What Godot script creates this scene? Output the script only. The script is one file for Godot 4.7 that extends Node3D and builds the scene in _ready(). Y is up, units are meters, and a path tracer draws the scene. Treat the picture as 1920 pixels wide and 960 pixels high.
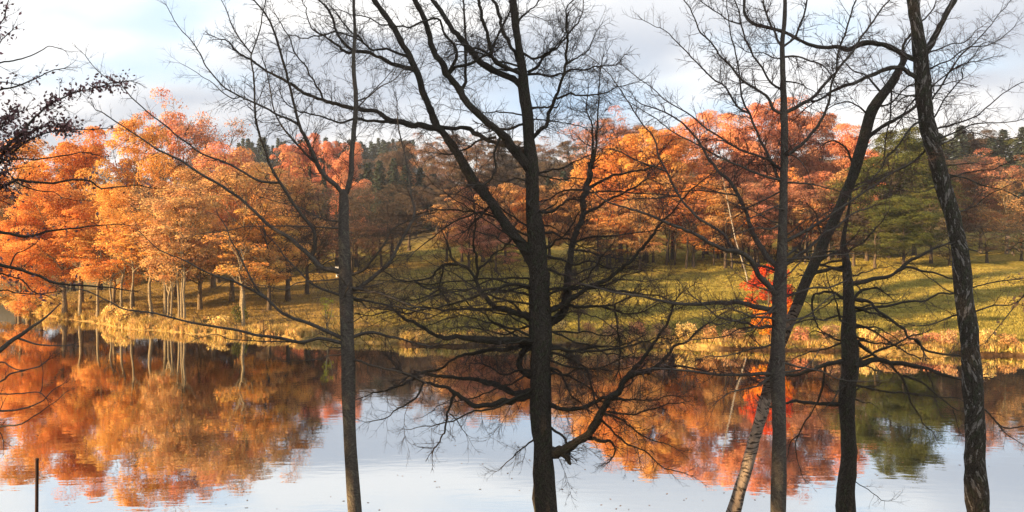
extends Node3D
# An autumn pond seen from a high near bank through bare trees: water level is y = 0, the camera looks along -z.

class MB:                                              # collects triangles for one mesh
	var v := PackedVector3Array()
	var n := PackedVector3Array()
	var c := PackedColorArray()
	var u := PackedVector2Array()
	var i := PackedInt32Array()
	func mesh(colored := false) -> ArrayMesh:
		var a := []
		a.resize(Mesh.ARRAY_MAX)
		a[Mesh.ARRAY_VERTEX] = v
		a[Mesh.ARRAY_NORMAL] = n
		if u.size() == v.size():
			a[Mesh.ARRAY_TEX_UV] = u
		if colored:
			a[Mesh.ARRAY_COLOR] = c
		a[Mesh.ARRAY_INDEX] = i
		var m := ArrayMesh.new()
		m.add_surface_from_arrays(Mesh.PRIMITIVE_TRIANGLES, a)
		return m

var M := {}                                            # materials
var rng := RandomNumberGenerator.new()
var wob := FastNoiseLite.new()
var used := {}

# ------------------------------------------------------------------ naming
func numbered(called: String) -> String:
	var k: int = used.get(called, 0)
	used[called] = k + 1
	return called if k == 0 else "%s_%03d" % [called, k]

func tag(o: Node3D, label := "", category := "", group := "", kind := "") -> Node3D:
	if label: o.set_meta("label", label)
	if category: o.set_meta("category", category)
	if group: o.set_meta("group", group)
	if kind: o.set_meta("kind", kind)
	return o

func thing(called: String, label: String, category: String, at: Vector3, group := "") -> Node3D:
	var o := Node3D.new()
	o.name = numbered(called)
	add_child(o)
	o.position = at
	tag(o, label, category, group)
	return o

func part(called: String, mesh: Mesh, mat: Material, parent: Node, kind := "") -> MeshInstance3D:
	var o := MeshInstance3D.new()
	o.name = called if parent != self else numbered(called)
	o.mesh = mesh
	o.material_override = mat
	parent.add_child(o, true)
	if kind: o.set_meta("kind", kind)
	return o

# ------------------------------------------------------------------ terrain
const SHORE := [Vector2(-400, 150), Vector2(-150, 146), Vector2(-82, 140), Vector2(-68.6, 124), Vector2(-57, 108), Vector2(-46.2, 97.5), Vector2(-33.1, 87), Vector2(-23.7, 81.5), Vector2(-14.2, 77.5), Vector2(-6.9, 75.2), Vector2(1.7, 74.5), Vector2(17.8, 72.5), Vector2(27.3, 70.5), Vector2(34.2, 67), Vector2(60, 57), Vector2(120, 40), Vector2(400, 36)]
const BANK := [Vector2(-80, 7.5), Vector2(0, 6.4), Vector2(5, 6.1), Vector2(10, 4.65), Vector2(14, 3.35), Vector2(19, 1.7), Vector2(22, 0.75), Vector2(24, 0.25), Vector2(26, -0.15), Vector2(29, -0.8), Vector2(33, -1.6)]

func along(a: Array, x: float) -> float:
	for k in range(1, a.size()):
		if x < a[k].x:
			return lerpf(a[k - 1].y, a[k].y, clampf((x - a[k - 1].x) / (a[k].x - a[k - 1].x), 0.0, 1.0))
	return a[-1].y

func shore(x: float) -> float:                          # how far the far shore lies, with small bays
	return along(SHORE, x) + 0.9 * sin(x * 0.21) + 0.6 * sin(x * 0.53 + 1.0) + 0.3 * sin(x * 1.7) + wob.get_noise_2d(x * 22.0, 7.0) * 0.9

func rise(x: float, t: float) -> float:                 # height of the far bank, t metres behind its shore
	if t <= 0.0:
		return maxf(-1.8, t * 0.45)
	var s := lerpf(0.052, 0.08, smoothstep(-45.0, 0.0, x))
	var h := (0.30 + 0.13 * sin(x * 0.9) * sin(x * 0.37 + 2.0)) * (1.0 - exp(-t / 0.3)) + s * t + 0.0001 * minf(t, 480.0) ** 2
	h += (wob.get_noise_2d(x * 1.2, t * 1.2) * 0.9 + wob.get_noise_2d(x * 5.0 + 90.0, t * 5.0) * 0.25) * smoothstep(2.0, 30.0, t)
	return h

func ground(x: float, d: float) -> float:
	var s := shore(x)
	var west := -1.8 + 3.4 * smoothstep(-77.0, -86.0, x) * smoothstep(116.0, 102.0, d)
	if d >= 26.0 and west > -1.7:
		return maxf(west, rise(x, d - s) if d > s else -1.8)
	if d < 33.0 and d < s - 3.0:
		return along(BANK, d) + wob.get_noise_2d(x * 3.0, d * 3.0) * 0.12
	return rise(x, d - s)

# ------------------------------------------------------------------ shapes
func smooth(P: PackedVector3Array, R: PackedFloat32Array, k: int) -> Array:   # Catmull-Rom through the points
	var q := PackedVector3Array()
	var r := PackedFloat32Array()
	var n := P.size()
	for i in n - 1:
		var a := P[maxi(i - 1, 0)]
		var d := P[mini(i + 2, n - 1)]
		for j in k:
			var t := float(j) / k
			q.append(P[i].cubic_interpolate(P[i + 1], a, d, t))
			r.append(lerpf(R[i], R[i + 1], t))
	q.append(P[n - 1])
	r.append(R[n - 1])
	return [q, r]

func tube(b: MB, P: PackedVector3Array, R: PackedFloat32Array, sides: int, bump := 0.0, uv := false, tint := Color.WHITE) -> void:
	var n := P.size()
	if n < 2: return
	var t := (P[1] - P[0]).normalized()
	var x := t.cross(Vector3(0.31, 0.17, 0.93)).normalized()
	var run := 0.0
	var first := b.v.size()
	var w := sides + (1 if uv else 0)
	for k in n:
		if k > 0:
			run += P[k].distance_to(P[k - 1])
		var f := (P[mini(k + 1, n - 1)] - P[maxi(k - 1, 0)]).normalized()
		x = (x - f * x.dot(f)).normalized()
		var y := f.cross(x)
		for s in w:
			var a := TAU * s / sides
			var o := x * cos(a) + y * sin(a)
			var r := R[k]
			if bump > 0.0:
				var e := P[k] + o * r
				r *= 1.0 + bump * (wob.get_noise_3d(e.x * 16.0, e.y * 12.0, e.z * 16.0 + 30.0) * 0.7 + wob.get_noise_3d(e.x * 60.0, e.y * 22.0, e.z * 60.0) * 1.3 + wob.get_noise_3d(e.x * 190.0, e.y * 90.0, e.z * 190.0) * 0.8)
			b.v.append(P[k] + o * r)
			b.n.append(o)
			b.c.append(tint)
			if uv:
				b.u.append(Vector2(float(s) / sides, run))
	for k in n - 1:
		for s in sides:
			var a := first + k * w + s
			var e := first + k * w + (s + 1 if uv else (s + 1) % sides)
			b.i.append_array(PackedInt32Array([a, a + w, e, e, a + w, e + w]))
	var tip := b.v.size()
	b.v.append(P[n - 1] + (P[n - 1] - P[n - 2]).normalized() * R[n - 1] * 0.8)
	b.n.append((P[n - 1] - P[n - 2]).normalized())
	b.c.append(tint)
	if uv: b.u.append(Vector2(0.5, run))
	for s in sides:
		b.i.append_array(PackedInt32Array([tip - w + s, tip, tip - w + (s + 1 if uv else (s + 1) % sides)]))

func anyway(r: RandomNumberGenerator) -> Vector3:       # a random direction
	var z := r.randf_range(-1.0, 1.0)
	var a := r.randf() * TAU
	var s := sqrt(1.0 - z * z)
	return Vector3(s * cos(a), z, s * sin(a))

func leaf(b: MB, p: Vector3, face: Vector3, out: Vector3, s: float, wide: float, col: Color, r: RandomNumberGenerator) -> void:
	if face.dot(out) < 0.0: face = -face
	var x := face.cross(anyway(r)).normalized()
	var y := face.cross(x)
	var n := (face * 0.6 + out * 0.5).normalized()
	var f := b.v.size()
	var bend := face * s * 0.18
	b.v.append_array(PackedVector3Array([p - x * s, p + y * s * wide - bend, p + x * s, p - y * s * wide - bend]))
	b.n.append_array(PackedVector3Array([n, n, n, n]))
	b.c.append_array(PackedColorArray([col, col, col, col]))
	b.i.append_array(PackedInt32Array([f, f + 1, f + 2, f, f + 2, f + 3]))

func twig(b: MB, p: Vector3, dir: Vector3, length: float, rad: float, level: int, r: RandomNumberGenerator, up: float, gnarl: float) -> void:
	var segs := 4 if level > 0 else 3
	var P := PackedVector3Array([p])
	var R := PackedFloat32Array([rad])
	var d := dir
	var q := p
	for k in segs:
		d = (d + anyway(r) * gnarl + Vector3(0, up, 0)).normalized()
		q += d * length / segs
		P.append(q)
		R.append(rad * (1.0 - 0.72 * (k + 1) / segs))
	tube(b, P, R, 3)
	if level > 0:
		var n := int(length / 0.1) + 1
		for k in n:
			var t := r.randf_range(0.18, 1.0)
			var at := t * segs
			var j := mini(int(at), segs - 1)
			var o := P[j].lerp(P[j + 1], at - j)
			var f := (P[j + 1] - P[j]).normalized()
			var side := f.cross(anyway(r)).normalized()
			twig(b, o, (f * r.randf_range(0.5, 1.0) + side * r.randf_range(0.5, 1.0)).normalized(), length * r.randf_range(0.28, 0.55) * (1.1 - 0.4 * t), maxf(rad * 0.55, 0.0017), level - 1, r, up, gnarl)

# ------------------------------------------------------------------ foreground trees
var tree_root: Node3D
var tree_bark: Material
var tree_twig: Material
var tree_rng := RandomNumberGenerator.new()
var tree_style := {}
var tree_trunk := PackedVector3Array()

func bare_tree(called: String, label: String, at: Vector3, bark: Material, twig_mat: Material, style: Dictionary, seed_value: int) -> Node3D:
	tree_root = thing(called, label, "tree", at)
	tree_bark = bark
	tree_twig = twig_mat
	tree_style = style
	tree_rng.seed = seed_value
	return tree_root

# one limb with its twigs: x, y, z and radius of each point, in metres from the foot of the tree
func limb(called: String, f: Array, twiggy := 1.0, clear := 0.0) -> void:
	var P := PackedVector3Array()
	var R := PackedFloat32Array()
	for k in range(0, f.size(), 4):
		P.append(Vector3(f[k], f[k + 1], f[k + 2]))
		R.append(f[k + 3])
	var q := smooth(P, R, 4 if called == "trunk" or R[0] > 0.05 else 3)
	P = q[0]
	R = q[1]
	if called == "trunk" and clear == 0.0:
		tree_trunk = P
	var rough: float = tree_style.rough
	var crook: float = tree_style.crook * (0.35 if called == "trunk" else 1.0)
	for k in range(1, P.size()):                        # small crooks, as wood grows
		var e := P[k] * 1.7
		P[k] += Vector3(wob.get_noise_3d(e.x * 30.0, e.y * 30.0, e.z * 30.0), wob.get_noise_3d(e.x * 30.0 + 70.0, e.y * 30.0, e.z * 30.0), wob.get_noise_3d(e.x * 30.0, e.y * 30.0 + 70.0, e.z * 30.0)) * crook * minf(1.0, k / 4.0)
		P[k] += Vector3(wob.get_noise_3d(e.x * 110.0, e.y * 110.0, e.z * 110.0), wob.get_noise_3d(e.x * 110.0 + 40.0, e.y * 110.0, e.z * 110.0), 0.0) * crook * 0.45 * minf(1.0, k / 4.0)
		if called != "trunk":
			R[k] *= 1.0 + 0.22 * wob.get_noise_1d(k * 37.0 + P[k].x * 50.0) * rough * 4.0
	var b := MB.new()
	var thick := R[0] > 0.05
	tube(b, P, R, 20 if called == "trunk" else (10 if thick else 6), rough if thick else 0.0, true)
	var o := part(called, b.mesh(), tree_bark, tree_root)
	if twiggy <= 0.0 or called == "trunk" and not tree_style.get("trunk_twigs", false): return
	var t := MB.new()
	var lv := MB.new()
	var r := tree_rng
	var gap: float = tree_style.gap / twiggy
	var run := 0.0
	var next := gap * 1.5
	var total := 0.0
	for k in P.size() - 1:
		total += P[k].distance_to(P[k + 1])
	next += clear * total
	for k in P.size() - 1:
		var step := P[k].distance_to(P[k + 1])
		while next < run + step:
			var f0 := (next - run) / step
			var at := P[k].lerp(P[k + 1], f0)
			var fwd := (P[k + 1] - P[k]).normalized()
			var side := fwd.cross(anyway(r)).normalized()
			var far := next / total
			var ln: float = tree_style.length * r.randf_range(0.35, 1.15) * (1.0 - 0.45 * far)
			if r.randf() < 0.12: ln *= 1.6
			twig(t, at, (fwd * r.randf_range(0.35, 0.95) + side).normalized(), ln, clampf(R[k] * 0.45, 0.0028, tree_style.get("thick", 0.009)), 2 if ln > tree_style.length * 0.62 else 1, r, tree_style.up, tree_style.gnarl)
			if tree_style.has("leaves"):
				for j in int(tree_style.leaves * twiggy * r.randf_range(0.3, 1.6) + r.randf() * 0.6):
					var lp := at + anyway(r) * r.randf_range(0.03, 0.26)
					var g := r.randf_range(0.5, 1.2)
					leaf(lv, lp, anyway(r), Vector3.UP, r.randf_range(0.024, 0.052), 0.6, Color(g, g * r.randf_range(0.85, 1.1), g), r)
			next += gap * clampf(-log(1.0 - r.randf() * 0.98), 0.15, 3.2)
		run += step
	var endd := (P[-1] - P[-2]).normalized()
	for k in 3:
		twig(t, P[-1], (endd + anyway(r) * 0.5).normalized(), tree_style.length * r.randf_range(0.4, 0.9), maxf(R[-1] * 0.8, 0.0025), 1, r, tree_style.up, tree_style.gnarl)
	part("twigs", t.mesh(), tree_twig, o, "stuff")
	if lv.v.size() > 0:
		part("leaves", lv.mesh(true), tree_style.leaf_mat, o, "stuff")

# further branches between two heights of the trunk, spreading to all sides
func branches(low: float, high: float, count: int, short: float, long: float, thin: float, thick: float, spread: float) -> void:
	var r := tree_rng
	for q in count:
		var y := r.randf_range(low, high)
		var o := tree_trunk[0]
		for k in tree_trunk.size() - 1:
			if tree_trunk[k].y <= y and tree_trunk[k + 1].y > y:
				o = tree_trunk[k].lerp(tree_trunk[k + 1], (y - tree_trunk[k].y) / (tree_trunk[k + 1].y - tree_trunk[k].y))
		var side := -1.0 if q % 2 == 0 else 1.0
		var turn := r.randfn(0.0, spread)
		var long_one := r.randf_range(short, long) * (0.6 + 0.4 * absf(cos(turn)))
		var lift := r.randf_range(-0.15, 0.3)
		var w := r.randf_range(thin, thick)
		var f := [o.x, o.y, o.z, w]
		for s in 8:
			turn += r.randfn(0.0, 0.17)
			lift += r.randfn(0.0, 0.17) + (0.035 if s > 4 else -0.02)
			o += Vector3(side * cos(turn) * cos(lift), sin(lift), sin(turn) * cos(lift)) * long_one / 8.0
			f.append_array([o.x, o.y, o.z, w * (1.0 - 0.84 * ((s + 1) / 8.0) ** 0.8)])
		limb("branch", f, 0.55, 0.4)

# ------------------------------------------------------------------ far trees
# the crown and the woody frame of a broadleaved tree, 22 m high with a crown about 5 m in radius
func broadleaf(seed_value: int, foot: float, radius: float, limbs: int, puff: float, leaves: int, size: float, twigs: int, hue: float, fork := 1) -> Dictionary:
	var r := RandomNumberGenerator.new()
	r.seed = seed_value
	var H := 22.0
	var wood := MB.new()
	var crown := MB.new()
	var mid := (foot + 1.0) * 0.5 * H
	var half := (1.0 - foot) * 0.5 * H
	var tips: Array[Vector3] = []
	for stem in fork:
		var lean := Vector3(r.randf_range(-1, 1), 0, r.randf_range(-1, 1)) * (0.6 if fork == 1 else 2.2)
		var P := PackedVector3Array()
		var R := PackedFloat32Array()
		for k in 8:
			var t := k / 7.0
			P.append(Vector3(stem * 0.5, -0.4, 0) + lean * t * t + Vector3(r.randf_range(-0.18, 0.18), 0, r.randf_range(-0.18, 0.18)) * t * 2.0 + Vector3(0, t * H * 0.8, 0))
			R.append(lerpf(0.30 if fork == 1 and radius > 3.0 else 0.17, 0.05, t ** 0.8) * (1.2 if k == 0 else 1.0))
		tube(wood, P, R, 8, 0.06)
		for k in limbs:
			var t := r.randf_range(maxf(foot + 0.02, 0.22), 0.95)
			var at := t * 7.0 * 0.98
			var j := mini(int(at), 6)
			var o := P[j].lerp(P[j + 1], at - j)
			var a := TAU * (k * 0.382 + r.randf_range(-0.08, 0.08) + stem * 0.5)
			var e := clampf((t - foot) / (1.0 - foot) * 2.2 - 1.0 + r.randf_range(-0.3, 0.5), -0.85, 1.0)
			var dir := Vector3(cos(a) * cos(e * 1.3), sin(e * 1.3), sin(a) * cos(e * 1.3))
			var tip := Vector3(lean.x, mid, lean.z) + Vector3(dir.x * radius, dir.y * half, dir.z * radius) * r.randf_range(0.72, 1.0)
			var Q := PackedVector3Array([o])
			var bend := o.lerp(tip, 0.45) + Vector3(0, -0.25 * o.distance_to(tip) * 0.4, 0) + anyway(r) * 0.4
			for s in range(1, 6):
				var f := s / 5.0
				Q.append(o.lerp(bend, f).lerp(bend.lerp(tip, f), f) + anyway(r) * 0.16)
			var br := lerpf(0.12, 0.06, t)
			tube(wood, Q, PackedFloat32Array([br, br * 0.8, br * 0.62, br * 0.46, br * 0.32, br * 0.18]), 5)
			tips.append(tip)
			for s in 4:
				var f := r.randf_range(0.4, 0.95)
				var from := Q[int(f * 5.0)]
				var to := from + (anyway(r) + (tip - o).normalized() * 0.6 + Vector3(0, 0.5, 0)).normalized() * r.randf_range(1.0, 2.6)
				var rel := (to - Vector3(lean.x, mid, lean.z)) / Vector3(radius, half, radius)
				if rel.length() > 1.08:
					to = Vector3(lean.x, mid, lean.z) + rel.normalized() * 1.05 * Vector3(radius, half, radius)
				tube(wood, PackedVector3Array([from, from.lerp(to, 0.5) + anyway(r) * 0.15, to]), PackedFloat32Array([br * 0.4, br * 0.26, br * 0.12]), 4)
				tips.append(to)
	for c in tips:
		for k in twigs:
			var d := (anyway(r) + Vector3(0, 0.55, 0)).normalized()
			var l := r.randf_range(0.7, 1.9)
			var m := c + d * l * 0.5 + anyway(r) * 0.12
			tube(wood, PackedVector3Array([c, m, m + (d + anyway(r) * 0.6).normalized() * l * 0.5]), PackedFloat32Array([0.022, 0.016, 0.008]), 3)
		var pr := puff * r.randf_range(0.6, 1.25)
		var tone := r.randf_range(0.72, 1.12)
		var warm := r.randf_range(-1.0, 1.0) * hue
		var mine := int(leaves * r.randf_range(0.35, 1.5))
		for k in mine:
			var d := anyway(r)
			if d.y < -0.2 and r.randf() < 0.6: d.y = -d.y
			var p := c + Vector3(d.x, d.y * 0.72, d.z) * pr * (0.45 + 0.6 * sqrt(r.randf()))
			var g := tone * r.randf_range(0.82, 1.14)
			var w := warm + r.randf_range(-0.5, 0.5) * hue
			leaf(crown, p, (anyway(r) + d * 0.8).normalized(), (d + (c - Vector3(0, mid, 0)).normalized() * 0.6).normalized(), size * r.randf_range(0.6, 1.25), 0.62, Color(g, g * (1.0 + w), g * (1.0 + w * 0.6)), r)
	return {"crown": crown.mesh(true), "wood": wood.mesh()}

func conifer(seed_value: int, spread: float) -> Dictionary:     # 22 m high
	var r := RandomNumberGenerator.new()
	r.seed = seed_value
	var wood := MB.new()
	var crown := MB.new()
	tube(wood, PackedVector3Array([Vector3(0, -0.5, 0), Vector3(0.05, 8, 0), Vector3(0, 21.7, 0)]), PackedFloat32Array([0.3, 0.2, 0.03]), 7, 0.05)
	var y := 1.6
	while y < 21.4:
		var f := (y - 1.6) / 20.0
		var reach := spread * (1.0 - f) ** 0.85 + 0.25
		var n := int(lerpf(11.0, 5.0, f))
		for k in n:
			var a := TAU * (k + r.randf_range(-0.3, 0.3)) / n + y * 2.1
			var l := reach * r.randf_range(0.65, 1.12)
			var d := Vector3(cos(a), 0, sin(a))
			var bits := int(5 + l * 6.0)
			for s in bits:
				var t := sqrt(r.randf())
				var p := Vector3(0, y, 0) + d * l * t + Vector3(0, 0.18 * l * t - 0.5 * l * t * t, 0) + anyway(r) * 0.28 * (1.2 - t * 0.5)
				var g := r.randf_range(0.65, 1.25)
				leaf(crown, p, (Vector3(0, 1, 0) + anyway(r) * 0.7 + d * 0.5).normalized(), (d + Vector3(0, 0.5, 0)).normalized(), r.randf_range(0.22, 0.48), 0.42, Color(g, g, g), r)
		y += lerpf(0.75, 0.42, f)
	return {"crown": crown.mesh(true), "wood": wood.mesh()}

var kinds := {}
func far_tree(kind: String, called: String, label: String, group: String, x: float, d: float, high: float, wide: float, turn: float, leaf_mat: Material, wood_mat: Material, sink := 0.0) -> Node3D:
	var o := thing(called, label, "tree", Vector3(x, ground(x, d) - sink, -d), group)
	o.rotation.y = turn
	if called == "young_tree" or called == "thin_tree":
		o.rotation = Vector3(0.05 * sin(turn * 3.0), turn, 0.07 * sin(turn * 7.0))
	o.scale = Vector3(wide, high / 22.0, wide)
	part("trunk", kinds[kind].wood, wood_mat, o)
	part("crown", kinds[kind].crown, leaf_mat, o)
	return o

# ------------------------------------------------------------------ textures and materials
func noise(freq: float, octaves := 4, seed_value := 1, kind := FastNoiseLite.TYPE_SIMPLEX_SMOOTH) -> FastNoiseLite:
	var f := FastNoiseLite.new()
	f.noise_type = kind
	f.frequency = freq
	f.seed = seed_value
	f.fractal_octaves = octaves
	return f

func ntex(freq: float, ramp: Array, octaves := 4, seed_value := 1, normal := false, strength := 4.0, size := 512) -> NoiseTexture2D:
	var t := NoiseTexture2D.new()
	t.width = size
	t.height = size
	t.seamless = true
	t.noise = noise(freq, octaves, seed_value)
	if normal:
		t.as_normal_map = true
		t.bump_strength = strength
	elif ramp.size() > 0:
		var g := Gradient.new()
		g.offsets = PackedFloat32Array(range(ramp.size()).map(func(k): return float(k) / (ramp.size() - 1)))
		g.colors = PackedColorArray(ramp)
		t.color_ramp = g
	return t

# bark laid round a stem: u runs once round, v runs along it in metres (one picture covers `tall` metres)
func bark(style: String, seed_value: int, tall: float) -> StandardMaterial3D:
	var w := 192
	var h := 512
	var a := noise(1.0, 4, seed_value)
	var e := noise(1.0, 3, seed_value + 5, FastNoiseLite.TYPE_CELLULAR)
	e.cellular_return_type = FastNoiseLite.RETURN_DISTANCE2_SUB
	var im := Image.create(w, h, false, Image.FORMAT_RGB8)
	var bm := Image.create(w, h, false, Image.FORMAT_RGB8)
	for y in h:
		var va := TAU * y / h
		for x in w:
			var ua := TAU * x / w
			var p := Vector3(cos(ua), sin(ua), 0)
			var q := Vector3(cos(va), sin(va), 0)
			var col := Color.BLACK
			var hgt := 0.5
			var big := a.get_noise_3d(p.x * 1.1 + q.x * 1.6 + 7.0, p.y * 1.1 + q.y * 1.6, q.x * 0.8)
			var fine := a.get_noise_3d(p.x * 9.0 + q.x * 11.0, p.y * 9.0 + q.y * 11.0, q.y * 6.0)
			if style == "oak" or style == "rugged":
				var rid := a.get_noise_3d(p.x * 5.5 + q.x * 2.2, p.y * 5.5 + q.y * 2.2, q.x * 2.0 + 31.0)
				var ridge := 1.0 - absf(rid) * 2.6
				hgt = clampf(0.75 - ridge * 0.5 + fine * 0.25, 0, 1)
				var v := clampf(0.55 + 0.6 * (hgt - 0.5) + fine * 0.35, 0.15, 1.2)
				col = Color(0.15, 0.13, 0.108) * v
				var moss := smoothstep(0.05, 0.4, big + fine * 0.3)
				col = col.lerp(Color(0.135, 0.15, 0.095) * v, moss * 0.6)
				if style == "rugged":
					var white := smoothstep(0.20, 0.30, a.get_noise_3d(p.x * 1.9 + q.x * 1.3 + 50.0, p.y * 1.9 + q.y * 1.3, q.x * 1.1) + fine * 0.16)
					col = col.lerp(Color(0.36, 0.33, 0.30) * clampf(0.8 + fine * 0.7, 0.3, 1.1), white * 0.85)
					hgt = clampf(hgt + white * 0.2, 0, 1)
			elif style == "birch":
				var band := a.get_noise_3d(p.x * 0.8 + q.x * 4.6, p.y * 0.8 + q.y * 4.6, 3.0 + q.x * 2.0)
				var v := clampf(0.85 + fine * 0.35 + big * 0.3, 0.5, 1.15)
				col = Color(0.43, 0.34, 0.27) * v
				var dark := smoothstep(0.1, 0.24, band + fine * 0.3 + big * 0.2)
				col = col.lerp(Color(0.06, 0.05, 0.045), dark * 0.92)
				hgt = clampf(0.6 - dark * 0.3 + fine * 0.25, 0, 1)
			else:                                            # smooth grey bark with lichen and small scars
				var band := a.get_noise_3d(p.x * 2.0 + q.x * 9.0, p.y * 2.0 + q.y * 9.0, q.x * 5.0)
				var v := clampf(0.8 + fine * 0.5 + band * 0.35, 0.3, 1.2)
				col = Color(0.15, 0.13, 0.113) * v
				col = col.lerp(Color(0.23, 0.22, 0.165) * v, smoothstep(0.1, 0.45, big + fine * 0.35) * 0.7)
				hgt = clampf(0.5 + fine * 0.4 + band * 0.2, 0, 1)
			im.set_pixel(x, y, col.linear_to_srgb())
			bm.set_pixel(x, y, Color(hgt, hgt, hgt))
	bm.bump_map_to_normal_map(6.0)
	var m := StandardMaterial3D.new()
	m.albedo_texture = ImageTexture.create_from_image(im)
	m.normal_enabled = true
	m.normal_texture = ImageTexture.create_from_image(bm)
	m.normal_scale = 1.5
	m.roughness = 0.95
	m.metallic_specular = 0.2
	m.uv1_scale = Vector3(1, 1.0 / tall, 1)
	return m

func plain(c: Color, rough := 0.95) -> StandardMaterial3D:      # c is a linear base colour
	var m := StandardMaterial3D.new()
	m.albedo_color = c.linear_to_srgb()
	m.roughness = rough
	m.metallic_specular = 0.2
	return m

func foliage(c: Color, through := 0.8) -> StandardMaterial3D:
	var m := plain(c, 0.8)
	m.vertex_color_use_as_albedo = true
	m.backlight_enabled = true
	m.backlight = Color(through, through, through)
	return m

# ------------------------------------------------------------------ sky
func cloudy_sky() -> PanoramaSkyMaterial:
	var w := 1536
	var h := 768
	var a := noise(1.0, 6, 4)
	var soft := noise(1.0, 3, 9)
	var im := Image.create(w, h, false, Image.FORMAT_RGBF)
	im.fill(Color(0.34, 0.34, 0.33))
	for y in h / 2:
		var el := (0.5 - (y + 0.5) / h) * PI
		var deg := rad_to_deg(el)
		var se := sin(el)
		var blue := Color(0.78, 0.88, 0.97).lerp(Color(0.60, 0.77, 0.94), smoothstep(1.0, 9.0, deg)).lerp(Color(0.20, 0.36, 0.66), smoothstep(18.0, 70.0, deg))
		for x in w:
			var az := wrapf((x + 0.5) / w * TAU, -PI, PI)
			# clouds lie on a layer overhead, so they draw out into bands low down
			var k := 1.0 / (se + 0.16)
			var px := sin(az) * cos(el) * k
			var pz := -cos(az) * cos(el) * k
			var n := a.get_noise_3d(px * 0.75, pz * 0.95, 0.0)
			var m := soft.get_noise_3d(px * 0.55 + 20.0, pz * 0.9, 4.0)
			var cover := smoothstep(-0.28, 0.12, n + 0.26 - 0.16 * smoothstep(20.0, 70.0, deg))
			var thick := smoothstep(-0.12, 0.5, n * 0.7 + m * 0.9 + 0.1)
			cover *= 1.0 - 0.85 * exp(-pow((rad_to_deg(az) - 4.0) / 8.5, 2.0) - pow((deg - 9.4 - n * 2.0) / 2.0, 2.0)) - 0.35 * exp(-pow((rad_to_deg(az) + 27.0) / 5.0, 2.0) - pow((deg - 10.5 - n * 3.0) / 1.3, 2.0))
			thick = clampf(thick + 0.8 * exp(-pow((rad_to_deg(az) + 11.0) / 15.0, 2.0) - pow((deg - 9.8 - m * 3.0) / 2.0, 2.0)) - 0.5 * smoothstep(12.0, 16.0, deg) * smoothstep(40.0, 25.0, deg), 0.0, 1.0)
			var white := Color(0.98, 0.98, 0.98).lerp(Color(0.95, 0.89, 0.81), smoothstep(9.0, 3.0, deg))
			var grey := Color(0.43, 0.50, 0.61)
			var col := white.lerp(grey, thick * 0.85)
			var clear := blue.lerp(Color(0.38, 0.60, 0.86), exp(-pow((rad_to_deg(az) - 4.0) / 9.0, 2.0) - pow((deg - 9.6) / 2.5, 2.0)))
			im.set_pixel(x, y, clear.lerp(col, cover))
	var m := PanoramaSkyMaterial.new()
	m.panorama = ImageTexture.create_from_image(im)
	return m

# ------------------------------------------------------------------ build
func _ready() -> void:
	wob.noise_type = FastNoiseLite.TYPE_SIMPLEX_SMOOTH
	wob.frequency = 0.02
	wob.fractal_octaves = 3
	rng.seed = 5

	var cam := Camera3D.new()
	cam.name = "camera"
	cam.position = Vector3(0, 8, 0)
	cam.rotation_degrees = Vector3(-0.345, 0, 0)
	cam.fov = 32.2
	cam.near = 0.1
	cam.far = 4000.0
	add_child(cam)
	cam.current = true

	var env := Environment.new()
	env.background_mode = Environment.BG_SKY
	env.sky = Sky.new()
	env.sky.sky_material = cloudy_sky()
	env.background_energy_multiplier = 0.355
	env.tonemap_mode = Environment.TONE_MAPPER_LINEAR
	env.tonemap_exposure = 3.5
	env.fog_enabled = true
	env.fog_density = 0.0002
	env.fog_light_color = Color(0.86, 0.90, 0.96)
	env.sdfgi_enabled = true
	env.ssao_enabled = true
	env.ssil_enabled = true
	var we := WorldEnvironment.new()
	we.name = "world_environment"
	we.environment = env
	add_child(we)

	var sun := DirectionalLight3D.new()                 # low in the west, to the left and behind
	sun.name = "sun"
	sun.light_energy = 1.6
	sun.light_color = Color(1.0, 0.83, 0.60)
	sun.light_angular_distance = 0.5
	sun.shadow_enabled = true
	add_child(sun)
	sun.look_at_from_position(Vector3.ZERO, -Vector3(-0.90, 0.182, 0.38))

	materials()
	setting()
	far_bank()
	shore_plants()
	near_trees()
	small_things()

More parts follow.
